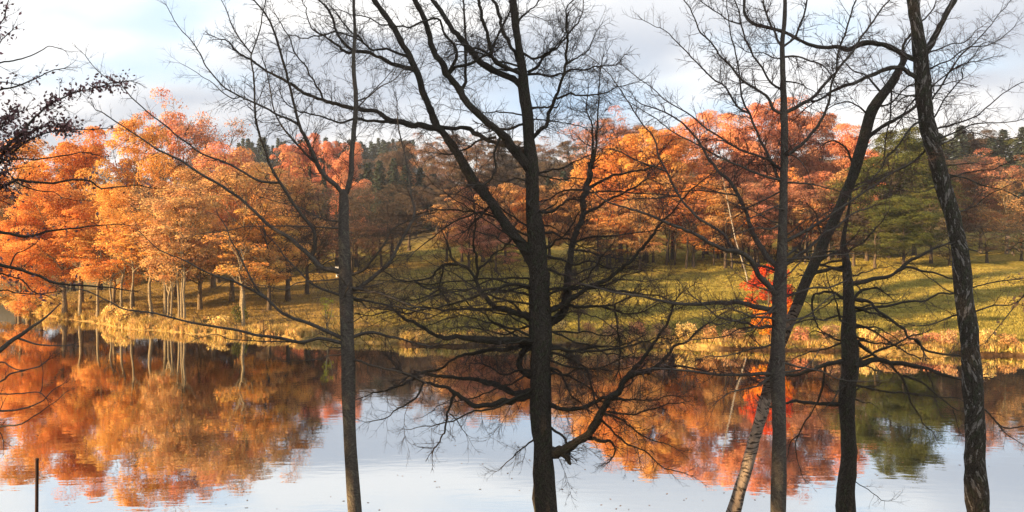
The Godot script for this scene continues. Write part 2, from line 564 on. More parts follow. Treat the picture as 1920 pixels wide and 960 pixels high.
func materials() -> void:
	M.oak = bark("oak", 3, 2.2)
	M.rugged = bark("rugged", 8, 2.6)
	M.birch = bark("birch", 14, 2.4)
	M.dark_birch = bark("oak", 17, 2.4)
	M.grey_birch = M.birch.duplicate()
	M.grey_birch.albedo_color = Color(0.72, 0.70, 0.69)
	M.smooth = bark("smooth", 21, 1.8)
	M.twig = plain(Color(0.095, 0.08, 0.07))
	M.twig_red = plain(Color(0.11, 0.078, 0.068))
	M.far_wood = plain(Color(0.24, 0.19, 0.13))
	M.dark_wood = plain(Color(0.13, 0.105, 0.085))
	M.pale_wood = plain(Color(0.31, 0.26, 0.18))
	for wood in [M.far_wood, M.pale_wood, M.dark_wood]:
		wood.albedo_texture = ntex(0.03, [Color(0.45, 0.43, 0.40), Color(0.9, 0.88, 0.84), Color(1, 1, 1)], 5, 41)
		wood.uv1_triplanar = true
		wood.uv1_scale = Vector3(0.55, 0.14, 0.55)
	M.gold = foliage(Color(0.86, 0.455, 0.125))
	M.orange = foliage(Color(0.84, 0.36, 0.10))
	M.pinkish = foliage(Color(0.80, 0.37, 0.20))
	M.tawny = foliage(Color(0.66, 0.375, 0.155))
	M.red = foliage(Color(0.72, 0.29, 0.16))
	M.redbrown = foliage(Color(0.60, 0.27, 0.16))
	M.brown = foliage(Color(0.30, 0.165, 0.095))
	M.dull = foliage(Color(0.15, 0.105, 0.072))
	M.olive = foliage(Color(0.125, 0.14, 0.038))
	M.spruce = foliage(Color(0.042, 0.062, 0.045), 0.1)
	M.yew = foliage(Color(0.03, 0.04, 0.028), 0.1)
	M.flame = foliage(Color(0.98, 0.30, 0.035), 0.9)
	M.dead_leaf = foliage(Color(0.30, 0.185, 0.18))
	M.pale_leaf = foliage(Color(0.62, 0.37, 0.19))
	M.reed = foliage(Color(0.88, 0.65, 0.24))
	M.bank_grass = foliage(Color(0.47, 0.40, 0.10))
	M.yellow_green = foliage(Color(0.5, 0.48, 0.06))

func setting() -> void:
	# the ground: one sheet from behind the camera, under the pond, up the far bank to the hills
	var xs := PackedFloat32Array()
	var x := -75.0
	while x <= 75.0:
		xs.append(x)
		x += 1.0
	for k in range(1, 34):
		var e := 75.0 + 2.0 * k + 0.62 * k * k
		xs.append(e)
		xs.insert(0, -e)
	var ts := PackedFloat32Array([-3.0, -1.5, -0.7, -0.3, -0.1, 0.05, 0.2, 0.4, 0.7, 1.1, 1.6, 2.2, 3.0])
	var t := 4.0
	while t < 1500.0:
		ts.append(t)
		t += 1.0 + t * 0.022 + maxf(0.0, t - 300.0) * 0.05
	var near := PackedFloat32Array([-90, -40, -20, -8, 0, 2.5, 5, 7.5, 10, 12, 14, 16, 18, 19.5, 21, 22.5, 23.5, 24.3, 25, 25.7, 26.5, 28, 30, 32.5])
	var b := MB.new()
	var between := 10
	var rows := near.size() + between + ts.size()
	for k in rows:
		for j in xs.size():
			var s := shore(xs[j])
			var d: float
			if k < near.size():
				d = near[k] if s > 36.5 else near[k] * (s - 3.5) / 33.0
			elif k < near.size() + between:
				var last := 32.5 if s > 36.5 else 32.5 * (s - 3.5) / 33.0
				d = lerpf(last, s - 3.0, (k - near.size() + 1.0) / (between + 1.0))
			else:
				d = s + ts[k - near.size() - between]
			var q := d - s
			b.v.append(Vector3(xs[j], ground(xs[j], d), -d))
			# what grows there: damp earth at the edge, sun-dried bank grass, lawn, leaf litter under the left grove
			var lawn := Color(0.36, 0.29, 0.06)
			var litter := Color(0.33, 0.26, 0.145)
			var wood := Color(0.17, 0.13, 0.06)
			var n := wob.get_noise_2d(xs[j] * 3.5, d * 7.0)
			var c := lawn.lerp(Color(0.54, 0.38, 0.10), clampf(0.4 + n * 1.6, 0, 1))
			c = c.lerp(litter, smoothstep(-8.0, -16.0, xs[j] + n * 14.0) * smoothstep(60.0, 36.0, q) * clampf(0.75 + n, 0, 1))
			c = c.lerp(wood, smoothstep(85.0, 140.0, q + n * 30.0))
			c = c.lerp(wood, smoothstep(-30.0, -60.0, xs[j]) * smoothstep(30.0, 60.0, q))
			c = c.lerp(Color(0.50, 0.34, 0.13), smoothstep(6.0, 1.5, q + n * 3.0) * 0.8)
			c = c.lerp(Color(0.10, 0.062, 0.038), smoothstep(0.7, 0.25, q + n * 1.5) * smoothstep(-22.0, -8.0, xs[j] + n * 8.0))
			if q < -4.0: c = Color(0.13, 0.11, 0.05)
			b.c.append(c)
	var w := xs.size()
	for k in rows - 1:
		for j in w - 1:
			var a := k * w + j
			b.i.append_array(PackedInt32Array([a, a + w, a + 1, a + 1, a + w, a + w + 1]))
	b.n.resize(b.v.size())
	for k in rows:
		for j in w:
			var l := b.v[k * w + maxi(j - 1, 0)]
			var r := b.v[k * w + mini(j + 1, w - 1)]
			var f := b.v[mini(k + 1, rows - 1) * w + j]
			var e := b.v[maxi(k - 1, 0) * w + j]
			b.n[k * w + j] = (r - l).cross(f - e).normalized()
	var m := StandardMaterial3D.new()
	m.vertex_color_use_as_albedo = true
	m.albedo_texture = ntex(0.02, [Color(0.55, 0.52, 0.45), Color(0.84, 0.83, 0.8), Color(1, 1, 1)], 5, 7)
	m.uv1_triplanar = true
	m.uv1_world_triplanar = true
	m.uv1_scale = Vector3(0.16, 0.16, 0.16)
	m.roughness = 1.0
	m.metallic_specular = 0.1
	m.normal_enabled = true
	m.normal_texture = ntex(0.03, [], 5, 12, true, 10.0)
	m.normal_scale = 1.0
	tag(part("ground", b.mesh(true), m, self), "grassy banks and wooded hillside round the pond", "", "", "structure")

	# the pond
	var p := MB.new()
	for k in 41:
		for j in 61:
			p.v.append(Vector3(-330.0 + 11.0 * j, 0, -22.5 - 3.3 * k))
			p.n.append(Vector3.UP)
	for k in 40:
		for j in 60:
			var a := k * 61 + j
			p.i.append_array(PackedInt32Array([a, a + 61, a + 1, a + 1, a + 61, a + 62]))
	var wm := StandardMaterial3D.new()
	wm.albedo_color = Color(0.60, 0.64, 0.67).linear_to_srgb()
	wm.metallic = 1.0
	wm.roughness = 0.012
	wm.normal_enabled = true
	wm.normal_texture = ntex(0.012, [], 3, 31, true, 8.0)
	wm.normal_scale = 0.016
	wm.uv1_triplanar = true
	wm.uv1_world_triplanar = true
	wm.uv1_scale = Vector3(0.09, 0.10, 0.26)
	tag(part("pond_water", p.mesh(), wm, self), "still pond mirroring the autumn trees and the sky", "", "", "structure")

func far_bank() -> void:
	kinds.full = broadleaf(101, 0.13, 5.4, 24, 1.3, 320, 0.108, 0, 0.16)
	kinds.round = broadleaf(102, 0.15, 5.8, 28, 1.25, 300, 0.105, 0, 0.14)
	kinds.tall = broadleaf(103, 0.2, 4.8, 26, 1.2, 295, 0.108, 0, 0.18)
	kinds.loose = broadleaf(104, 0.2, 5.2, 22, 1.2, 165, 0.106, 4, 0.2)
	kinds.thin = broadleaf(105, 0.25, 5.0, 24, 1.15, 60, 0.115, 7, 0.2)
	kinds.bare = broadleaf(106, 0.2, 5.0, 24, 1.1, 12, 0.14, 9, 0.1)
	kinds.twin = broadleaf(107, 0.3, 4.6, 13, 1.2, 95, 0.165, 2, 0.2, 2)
	kinds.triple = broadleaf(108, 0.38, 4.4, 9, 1.15, 80, 0.16, 2, 0.2, 3)
	kinds.pole = broadleaf(109, 0.48, 2.2, 9, 0.9, 60, 0.15, 2, 0.2)
	kinds.stem = broadleaf(110, 0.44, 2.6, 8, 0.95, 60, 0.14, 2, 0.2)
	kinds.sapling = broadleaf(111, 0.52, 1.9, 10, 0.85, 60, 0.14, 2, 0.2)
	kinds.spruce = conifer(201, 3.4)
	kinds.fir = conifer(202, 4.2)
	kinds.pine = conifer(203, 2.7)
	far_tree("full", "beech_tree", "golden orange beech, leftmost in the left shore grove", "orange beeches of the left grove", -67.3, 112.0, 19.6, 1.16, 4.82, M.gold, M.far_wood)
	far_tree("full", "beech_tree", "deep orange beech, second from left in the left shore grove", "orange beeches of the left grove", -57.8, 104.0, 15.0, 0.93, 3.21, M.orange, M.far_wood)
	far_tree("round", "beech_tree", "golden orange beech, third from left in the left shore grove", "orange beeches of the left grove", -63.3, 116.0, 22.9, 1.16, 4.49, M.gold, M.far_wood)
	far_tree("tall", "beech_tree", "deep orange beech, fourth from left in the left shore grove", "orange beeches of the left grove", -52.5, 104.0, 15.5, 1.15, 0.67, M.orange, M.far_wood)
	far_tree("full", "beech_tree", "deep orange beech, fifth from left in the left shore grove", "orange beeches of the left grove", -55.4, 114.0, 23.2, 1.16, 4.70, M.orange, M.far_wood)
	far_tree("round", "beech_tree", "golden orange beech, sixth from left in the left shore grove", "orange beeches of the left grove", -45.4, 101.0, 15.3, 0.91, 5.87, M.gold, M.far_wood)
	far_tree("round", "beech_tree", "golden orange beech, seventh from left in the left shore grove", "orange beeches of the left grove", -48.0, 112.0, 24.1, 1.08, 0.38, M.gold, M.far_wood)
	far_tree("thin", "beech_tree", "tawny beech, eighth from left in the left shore grove", "orange beeches of the left grove", -38.7, 99.0, 15.1, 1.00, 2.04, M.tawny, M.pale_wood)
	far_tree("loose", "beech_tree", "pinkish orange beech, ninth from left in the left shore grove", "orange beeches of the left grove", -46.2, 122.0, 28.1, 1.25, 3.54, M.pinkish, M.far_wood)
	far_tree("loose", "beech_tree", "tawny beech, tenth from left in the left shore grove", "orange beeches of the left grove", -37.3, 106.0, 18.4, 1.06, 5.20, M.tawny, M.far_wood)
	far_tree("thin", "beech_tree", "pinkish orange beech, eleventh from left in the left shore grove", "orange beeches of the left grove", -42.8, 127.0, 26.0, 1.20, 1.52, M.pinkish, M.far_wood)
	far_tree("tall", "beech_tree", "pinkish orange beech, twelfth from left in the left shore grove", "orange beeches of the left grove", -35.4, 112.0, 20.2, 1.15, 1.13, M.pinkish, M.far_wood)
	far_tree("loose", "beech_tree", "tawny beech, thirteenth from left in the left shore grove", "orange beeches of the left grove", -30.4, 100.0, 18.4, 1.11, 1.57, M.tawny, M.pale_wood)
	far_tree("loose", "beech_tree", "golden orange beech, fourteenth from left in the left shore grove", "orange beeches of the left grove", -27.4, 100.0, 12.8, 0.87, 3.87, M.gold, M.dark_wood)
	far_tree("loose", "beech_tree", "tawny beech, fifteenth from left in the left shore grove", "orange beeches of the left grove", -27.8, 110.0, 18.0, 1.11, 4.73, M.tawny, M.dark_wood)
	far_tree("thin", "beech_tree", "brown beech, rightmost in the left shore grove", "orange beeches of the left grove", -27.3, 118.0, 15.6, 1.00, 2.47, M.brown, M.dark_wood)
	far_tree("sapling", "young_tree", "slim pale sunlit stem, leftmost of the thin left shore stems", "slim sunlit trunks of the left grove", -49.2, 101.0, 11.2, 1.32, 2.31, M.orange, M.pale_wood)
	far_tree("pole", "young_tree", "slim pale sunlit stem, second from left of the thin left shore stems", "slim sunlit trunks of the left grove", -46.3, 99.0, 12.1, 1.14, 2.49, M.gold, M.pale_wood)
	far_tree("stem", "young_tree", "slim pale sunlit stem, third from left of the thin left shore stems", "slim sunlit trunks of the left grove", -44.4, 98.0, 10.1, 0.96, 2.20, M.orange, M.pale_wood)
	far_tree("pole", "young_tree", "slim pale sunlit stem, fourth from left of the thin left shore stems", "slim sunlit trunks of the left grove", -42.8, 97.0, 12.4, 1.14, 2.63, M.gold, M.pale_wood)
	far_tree("stem", "young_tree", "slim pale sunlit stem, fifth from left of the thin left shore stems", "slim sunlit trunks of the left grove", -41.2, 96.0, 12.8, 1.06, 0.52, M.gold, M.pale_wood)
	far_tree("pole", "young_tree", "slim pale sunlit stem, sixth from left of the thin left shore stems", "slim sunlit trunks of the left grove", -38.3, 94.0, 12.1, 1.36, 3.14, M.gold, M.pale_wood)
	far_tree("twin", "young_tree", "slim pale sunlit stem, seventh from left of the thin left shore stems", "slim sunlit trunks of the left grove", -35.8, 92.0, 13.1, 0.76, 6.11, M.tawny, M.pale_wood)
	far_tree("triple", "young_tree", "slim pale sunlit stem, eighth from left of the thin left shore stems", "slim sunlit trunks of the left grove", -33.6, 91.0, 14.1, 0.91, 2.59, M.tawny, M.pale_wood)
	far_tree("stem", "young_tree", "slim pale sunlit stem, rightmost of the thin left shore stems", "slim sunlit trunks of the left grove", -26.4, 87.0, 10.2, 1.15, 4.69, M.gold, M.pale_wood)
	far_tree("round", "maple_tree", "bright red tree on the hill, leftmost of that red clump", "red trees on the hillside", -59.6, 236.0, 28.8, 1.12, 1.01, M.red, M.dark_wood)
	far_tree("full", "maple_tree", "bright red tree on the hill, second from left of that red clump", "red trees on the hillside", -55.1, 240.0, 30.4, 1.20, 4.34, M.red, M.dark_wood)
	far_tree("round", "maple_tree", "bright red tree on the hill, third from left of that red clump", "red trees on the hillside", -48.4, 238.0, 28.6, 1.12, 4.75, M.red, M.dark_wood)
	far_tree("full", "maple_tree", "bright red tree on the hill, rightmost of that red clump", "red trees on the hillside", -42.5, 234.0, 26.7, 1.02, 4.23, M.pinkish, M.dark_wood)
	far_tree("bare", "brown_tree", "dull nearly bare tree, leftmost of those left of the lawn", "leafless brown trees at the foot of the hill", -32.7, 150.0, 14.7, 1.20, 3.25, M.dull, M.dark_wood)
	far_tree("bare", "brown_tree", "dull nearly bare tree, second from left of those left of the lawn", "leafless brown trees at the foot of the hill", -32.5, 165.0, 15.2, 1.30, 3.04, M.dull, M.dark_wood)
	far_tree("thin", "brown_tree", "dull nearly bare tree, third from left of those left of the lawn", "leafless brown trees at the foot of the hill", -25.3, 140.0, 8.9, 1.00, 4.04, M.brown, M.dark_wood)
	far_tree("thin", "brown_tree", "dull nearly bare tree, fourth from left of those left of the lawn", "leafless brown trees at the foot of the hill", -27.7, 158.0, 14.0, 1.30, 5.64, M.dull, M.dark_wood)
	far_tree("thin", "brown_tree", "dull nearly bare tree, fifth from left of those left of the lawn", "leafless brown trees at the foot of the hill", -26.9, 172.0, 15.0, 1.30, 0.94, M.dull, M.dark_wood)
	far_tree("thin", "brown_tree", "dull nearly bare tree, sixth from left of those left of the lawn", "leafless brown trees at the foot of the hill", -21.5, 146.0, 8.2, 0.90, 0.60, M.brown, M.dark_wood)
	far_tree("bare", "brown_tree", "dull nearly bare tree, seventh from left of those left of the lawn", "leafless brown trees at the foot of the hill", -22.7, 168.0, 13.6, 1.30, 4.70, M.dull, M.dark_wood)
	far_tree("thin", "brown_tree", "dull nearly bare tree, rightmost of those left of the lawn", "leafless brown trees at the foot of the hill", -21.4, 185.0, 13.8, 1.30, 5.76, M.dull, M.dark_wood)
	far_tree("full", "hill_tree", "purplish brown hill tree, leftmost of those behind the lawn", "bare purplish trees on the hill", -38.2, 300.0, 28.9, 1.67, 3.25, M.dull, M.dark_wood)
	far_tree("loose", "hill_tree", "purplish brown hill tree, second from left of those behind the lawn", "bare purplish trees on the hill", -26.5, 275.0, 28.9, 1.63, 2.78, M.brown, M.dark_wood)
	far_tree("round", "hill_tree", "purplish brown hill tree, third from left of those behind the lawn", "bare purplish trees on the hill", -19.4, 230.0, 14.6, 1.21, 4.51, M.dull, M.dark_wood)
	far_tree("round", "hill_tree", "purplish brown hill tree, fourth from left of those behind the lawn", "bare purplish trees on the hill", -20.1, 290.0, 27.5, 1.47, 1.17, M.brown, M.dark_wood)
	far_tree("full", "hill_tree", "purplish brown hill tree, fifth from left of those behind the lawn", "bare purplish trees on the hill", -12.2, 225.0, 15.5, 1.39, 1.68, M.dull, M.dark_wood)
	far_tree("loose", "hill_tree", "purplish brown hill tree, sixth from left of those behind the lawn", "bare purplish trees on the hill", -11.4, 270.0, 24.4, 1.54, 1.25, M.brown, M.dark_wood)
	far_tree("round", "hill_tree", "purplish brown hill tree, seventh from left of those behind the lawn", "bare purplish trees on the hill", -4.0, 222.0, 14.2, 1.29, 3.68, M.dull, M.dark_wood)
	far_tree("round", "hill_tree", "purplish brown hill tree, eighth from left of those behind the lawn", "bare purplish trees on the hill", -4.2, 280.0, 22.4, 1.47, 1.98, M.dull, M.dark_wood)
	far_tree("full", "hill_tree", "purplish brown hill tree, ninth from left of those behind the lawn", "bare purplish trees on the hill", 3.2, 270.0, 21.4, 1.48, 1.46, M.dull, M.dark_wood)
	far_tree("loose", "hill_tree", "purplish brown hill tree, tenth from left of those behind the lawn", "bare purplish trees on the hill", 10.2, 282.0, 22.3, 1.54, 4.34, M.brown, M.dark_wood)
	far_tree("round", "hill_tree", "purplish brown hill tree, eleventh from left of those behind the lawn", "bare purplish trees on the hill", 16.1, 262.0, 22.0, 1.38, 5.99, M.dull, M.dark_wood)
	far_tree("thin", "hill_tree", "purplish brown hill tree, twelfth from left of those behind the lawn", "bare purplish trees on the hill", 20.2, 240.0, 26.6, 1.60, 1.86, M.redbrown, M.dark_wood)
	far_tree("loose", "hill_tree", "purplish brown hill tree, thirteenth from left of those behind the lawn", "bare purplish trees on the hill", 26.0, 228.0, 29.0, 1.63, 4.43, M.redbrown, M.dark_wood)
	far_tree("round", "hill_tree", "purplish brown hill tree, rightmost of those behind the lawn", "bare purplish trees on the hill", 34.6, 245.0, 25.4, 1.29, 2.59, M.brown, M.dark_wood)
	far_tree("fir", "spruce_tree", "dark green slope spruce, leftmost of the clump below the skyline", "dark spruces on the hillside", -42.5, 262.0, 22.6, 1.43, 5.36, M.spruce, M.dark_wood)
	far_tree("spruce", "spruce_tree", "dark green slope spruce, second from left of the clump below the skyline", "dark spruces on the hillside", -38.5, 258.0, 22.6, 1.76, 3.67, M.spruce, M.dark_wood)
	far_tree("fir", "spruce_tree", "dark green slope spruce, third from left of the clump below the skyline", "dark spruces on the hillside", -35.2, 264.0, 23.2, 1.43, 1.68, M.spruce, M.dark_wood)
	far_tree("spruce", "spruce_tree", "dark green slope spruce, fourth from left of the clump below the skyline", "dark spruces on the hillside", -30.4, 255.0, 20.2, 1.76, 1.37, M.spruce, M.dark_wood)
	far_tree("fir", "spruce_tree", "dark green slope spruce, fifth from left of the clump below the skyline", "dark spruces on the hillside", -25.9, 250.0, 18.7, 1.43, 0.15, M.spruce, M.dark_wood)
	far_tree("spruce", "spruce_tree", "dark green slope spruce, sixth from left of the clump below the skyline", "dark spruces on the hillside", -21.7, 244.0, 16.2, 1.62, 3.01, M.spruce, M.dark_wood)
	far_tree("fir", "spruce_tree", "dark green slope spruce, seventh from left of the clump below the skyline", "dark spruces on the hillside", 8.7, 200.0, 13.7, 1.43, 2.40, M.spruce, M.dark_wood)
	far_tree("fir", "spruce_tree", "dark green slope spruce, rightmost of the clump below the skyline", "dark spruces on the hillside", 11.8, 205.0, 14.5, 1.31, 1.08, M.spruce, M.dark_wood)
	far_tree("fir", "garden_conifer", "small rounded dark conifer, leftmost of the pair before the red trees", "two small conifers before the red trees", -48.8, 214.0, 21.1, 0.52, 2.26, M.yew, M.dark_wood)
	far_tree("fir", "garden_conifer", "small rounded dark conifer, rightmost of the pair before the red trees", "two small conifers before the red trees", -45.4, 214.0, 20.6, 0.60, 2.02, M.yew, M.dark_wood)
	far_tree("loose", "oak_tree", "tawny oak, leftmost of those behind the big bare oak", "orange oaks in the middle of the far bank", -11.0, 150.0, 10.5, 0.87, 4.86, M.tawny, M.dark_wood)
	far_tree("round", "oak_tree", "tawny oak, second from left of those behind the big bare oak", "orange oaks in the middle of the far bank", -8.0, 142.0, 12.4, 0.86, 0.90, M.tawny, M.dark_wood)
	far_tree("loose", "oak_tree", "pinkish orange oak, third from left of those behind the big bare oak", "orange oaks in the middle of the far bank", -6.3, 130.0, 8.5, 0.77, 6.22, M.pinkish, M.dark_wood)
	far_tree("loose", "oak_tree", "pinkish orange oak, fourth from left of those behind the big bare oak", "orange oaks in the middle of the far bank", -4.6, 140.0, 13.2, 1.01, 3.01, M.pinkish, M.dark_wood)
	far_tree("full", "oak_tree", "reddish brown oak, fifth from left of those behind the big bare oak", "orange oaks in the middle of the far bank", -2.3, 126.0, 7.5, 0.74, 3.76, M.redbrown, M.dark_wood)
	far_tree("round", "oak_tree", "tawny oak, sixth from left of those behind the big bare oak", "orange oaks in the middle of the far bank", -1.0, 136.0, 12.8, 0.91, 2.94, M.tawny, M.dark_wood)
	far_tree("full", "oak_tree", "deep orange oak, seventh from left of those behind the big bare oak", "orange oaks in the middle of the far bank", 2.1, 138.0, 11.5, 0.83, 5.24, M.orange, M.dark_wood)
	far_tree("loose", "oak_tree", "tawny oak, eighth from left of those behind the big bare oak", "orange oaks in the middle of the far bank", 6.0, 142.0, 13.0, 0.96, 5.16, M.tawny, M.dark_wood)
	far_tree("round", "oak_tree", "tawny oak, rightmost of those behind the big bare oak", "orange oaks in the middle of the far bank", 9.1, 137.0, 12.1, 0.82, 3.50, M.tawny, M.dark_wood)
	far_tree("round", "large_beech_tree", "golden orange crown, leftmost in the grove right of the oak", "orange and red trees of the right grove", 13.8, 142.0, 17.8, 0.95, 3.02, M.gold, M.dark_wood)
	far_tree("full", "large_beech_tree", "deep orange crown, second from left in the grove right of the oak", "orange and red trees of the right grove", 17.0, 138.0, 19.8, 1.11, 4.53, M.orange, M.dark_wood)
	far_tree("loose", "large_beech_tree", "tawny crown, third from left in the grove right of the oak", "orange and red trees of the right grove", 18.5, 128.0, 12.2, 0.87, 5.38, M.tawny, M.dark_wood)
	far_tree("round", "large_beech_tree", "golden orange crown, fourth from left in the grove right of the oak", "orange and red trees of the right grove", 20.6, 136.0, 21.3, 1.08, 2.51, M.gold, M.dark_wood)
	far_tree("tall", "large_beech_tree", "deep orange crown, fifth from left in the grove right of the oak", "orange and red trees of the right grove", 25.4, 140.0, 21.3, 1.30, 4.61, M.orange, M.dark_wood)
	far_tree("loose", "large_beech_tree", "deep orange crown, sixth from left in the grove right of the oak", "orange and red trees of the right grove", 26.6, 130.0, 13.7, 0.91, 6.03, M.orange, M.dark_wood)
	far_tree("round", "large_beech_tree", "pinkish orange crown, seventh from left in the grove right of the oak", "orange and red trees of the right grove", 32.9, 150.0, 24.9, 1.16, 2.94, M.pinkish, M.dark_wood)
	far_tree("loose", "large_beech_tree", "tawny crown, eighth from left in the grove right of the oak", "orange and red trees of the right grove", 30.8, 128.0, 12.7, 0.87, 1.44, M.tawny, M.dark_wood)
	far_tree("full", "large_beech_tree", "pinkish orange crown, ninth from left in the grove right of the oak", "orange and red trees of the right grove", 36.2, 144.0, 22.8, 1.11, 1.47, M.pinkish, M.dark_wood)
	far_tree("loose", "large_beech_tree", "reddish brown crown, tenth from left in the grove right of the oak", "orange and red trees of the right grove", 36.0, 130.0, 13.4, 0.91, 4.51, M.redbrown, M.dark_wood)
	far_tree("round", "large_beech_tree", "red crown, eleventh from left in the grove right of the oak", "orange and red trees of the right grove", 42.6, 150.0, 26.0, 1.12, 4.24, M.red, M.dark_wood)
	far_tree("full", "large_beech_tree", "reddish brown crown, twelfth from left in the grove right of the oak", "orange and red trees of the right grove", 48.4, 152.0, 26.7, 1.25, 6.02, M.redbrown, M.dark_wood)
	far_tree("loose", "large_beech_tree", "reddish brown crown, thirteenth from left in the grove right of the oak", "orange and red trees of the right grove", 42.9, 132.0, 12.6, 0.96, 5.36, M.redbrown, M.dark_wood)
	far_tree("round", "large_beech_tree", "reddish brown crown, fourteenth from left in the grove right of the oak", "orange and red trees of the right grove", 52.8, 150.0, 23.8, 1.08, 1.52, M.redbrown, M.dark_wood)
	far_tree("loose", "large_beech_tree", "brown crown, fifteenth from left in the grove right of the oak", "orange and red trees of the right grove", 46.5, 130.0, 11.7, 0.91, 1.19, M.brown, M.dark_wood)
	far_tree("full", "large_beech_tree", "red crown, rightmost in the grove right of the oak", "orange and red trees of the right grove", 55.3, 146.0, 20.8, 1.11, 1.62, M.red, M.dark_wood)
	far_tree("loose", "willow_tree", "olive green willow, leftmost of those behind the birches", "olive green trees on the right", 47.0, 122.0, 8.1, 0.77, 1.18, M.dull, M.dark_wood)
	far_tree("full", "willow_tree", "olive green willow, second from left of those behind the birches", "olive green trees on the right", 51.2, 128.0, 15.0, 0.97, 4.43, M.olive, M.dark_wood)
	far_tree("round", "willow_tree", "olive green willow, third from left of those behind the birches", "olive green trees on the right", 49.1, 120.0, 8.9, 0.78, 5.39, M.olive, M.dark_wood)
	far_tree("round", "willow_tree", "olive green willow, fourth from left of those behind the birches", "olive green trees on the right", 57.0, 134.0, 19.6, 1.03, 5.65, M.olive, M.dark_wood)
	far_tree("full", "willow_tree", "olive green willow, fifth from left of those behind the birches", "olive green trees on the right", 53.0, 120.0, 9.5, 0.83, 1.60, M.olive, M.dark_wood)
	far_tree("full", "willow_tree", "olive green willow, sixth from left of those behind the birches", "olive green trees on the right", 61.7, 136.0, 19.8, 1.11, 5.43, M.olive, M.dark_wood)
	far_tree("loose", "willow_tree", "olive green willow, rightmost of those behind the birches", "olive green trees on the right", 59.5, 126.0, 12.5, 0.96, 1.97, M.olive, M.dark_wood)
	far_tree("bare", "brown_beech_tree", "pinkish brown tree, leftmost of those beyond the right meadow", "pinkish brown trees at the right edge", 60.2, 122.0, 5.1, 0.70, 2.66, M.dull, M.dark_wood)
	far_tree("loose", "brown_beech_tree", "pinkish brown tree, second from left of those beyond the right meadow", "pinkish brown trees at the right edge", 70.3, 140.0, 13.1, 1.01, 4.58, M.brown, M.dark_wood)
	far_tree("loose", "brown_beech_tree", "pinkish brown tree, third from left of those beyond the right meadow", "pinkish brown trees at the right edge", 72.9, 138.0, 16.1, 1.11, 0.54, M.redbrown, M.pale_wood)
	far_tree("thin", "brown_beech_tree", "pinkish brown tree, fourth from left of those beyond the right meadow", "pinkish brown trees at the right edge", 66.4, 124.0, 6.2, 0.80, 0.58, M.dull, M.dark_wood)
	far_tree("thin", "brown_beech_tree", "pinkish brown tree, fifth from left of those beyond the right meadow", "pinkish brown trees at the right edge", 74.8, 134.0, 11.6, 1.05, 5.24, M.tawny, M.pale_wood)
	far_tree("bare", "brown_beech_tree", "pinkish brown tree, sixth from left of those beyond the right meadow", "pinkish brown trees at the right edge", 72.4, 126.0, 5.2, 0.80, 1.83, M.dull, M.dark_wood)
	far_tree("loose", "brown_beech_tree", "pinkish brown tree, rightmost of those beyond the right meadow", "pinkish brown trees at the right edge", 81.3, 138.0, 14.6, 1.11, 2.24, M.brown, M.dark_wood)
	far_tree("fir", "tall_spruce_tree", "tall dark conifer, leftmost on the right-hand skyline", "tall dark conifers at the right skyline", 117.0, 250.0, 19.6, 2.02, 3.64, M.spruce, M.dark_wood)
	far_tree("spruce", "tall_spruce_tree", "tall dark conifer, second from left on the right-hand skyline", "tall dark conifers at the right skyline", 114.2, 238.0, 20.3, 2.06, 4.24, M.spruce, M.dark_wood)
	far_tree("full", "tall_spruce_tree", "tall dark conifer, third from left on the right-hand skyline", "tall dark conifers at the right skyline", 120.5, 245.0, 18.6, 1.67, 0.04, M.olive, M.dark_wood)
	far_tree("spruce", "tall_spruce_tree", "tall dark conifer, fourth from left on the right-hand skyline", "tall dark conifers at the right skyline", 119.2, 236.0, 22.1, 1.91, 2.10, M.spruce, M.dark_wood)
	far_tree("fir", "tall_spruce_tree", "tall dark conifer, fifth from left on the right-hand skyline", "tall dark conifers at the right skyline", 125.9, 244.0, 19.8, 2.02, 2.74, M.spruce, M.dark_wood)
	far_tree("full", "tall_spruce_tree", "tall dark conifer, sixth from left on the right-hand skyline", "tall dark conifers at the right skyline", 126.7, 240.0, 20.4, 1.39, 3.05, M.dull, M.dark_wood)
	far_tree("fir", "tall_spruce_tree", "tall dark conifer, seventh from left on the right-hand skyline", "tall dark conifers at the right skyline", 127.4, 236.0, 18.9, 1.90, 1.32, M.spruce, M.dark_wood)
	far_tree("spruce", "tall_spruce_tree", "tall dark conifer, eighth from left on the right-hand skyline", "tall dark conifers at the right skyline", 135.0, 244.0, 20.6, 2.06, 3.67, M.spruce, M.dark_wood)
	far_tree("round", "tall_spruce_tree", "tall dark conifer, ninth from left on the right-hand skyline", "tall dark conifers at the right skyline", 134.5, 238.0, 18.2, 1.55, 6.00, M.olive, M.dark_wood)
	far_tree("fir", "tall_spruce_tree", "tall dark conifer, tenth from left on the right-hand skyline", "tall dark conifers at the right skyline", 133.6, 232.0, 21.1, 1.79, 2.45, M.spruce, M.dark_wood)
	far_tree("spruce", "tall_spruce_tree", "tall dark conifer, rightmost on the right-hand skyline", "tall dark conifers at the right skyline", 141.4, 240.0, 19.6, 2.35, 3.42, M.spruce, M.dark_wood)
	far_tree("spruce", "skyline_spruce", "distant dark spruce in the even row along the skyline left of the oak", "row of spruces along the skyline", -134.1, 435.7, 37.8, 1.85, 0.75, M.spruce, M.dark_wood)
	far_tree("pine", "skyline_spruce", "distant dark spruce in the even row along the skyline left of the oak", "row of spruces along the skyline", -137.3, 453.2, 40.8, 1.87, 1.73, M.spruce, M.dark_wood)
	far_tree("fir", "skyline_spruce", "distant dark spruce in the even row along the skyline left of the oak", "row of spruces along the skyline", -129.9, 436.7, 39.5, 2.02, 4.18, M.spruce, M.dark_wood)
	far_tree("spruce", "skyline_spruce", "distant dark spruce in the even row along the skyline left of the oak", "row of spruces along the skyline", -135.6, 462.6, 38.6, 2.13, 0.71, M.spruce, M.dark_wood)
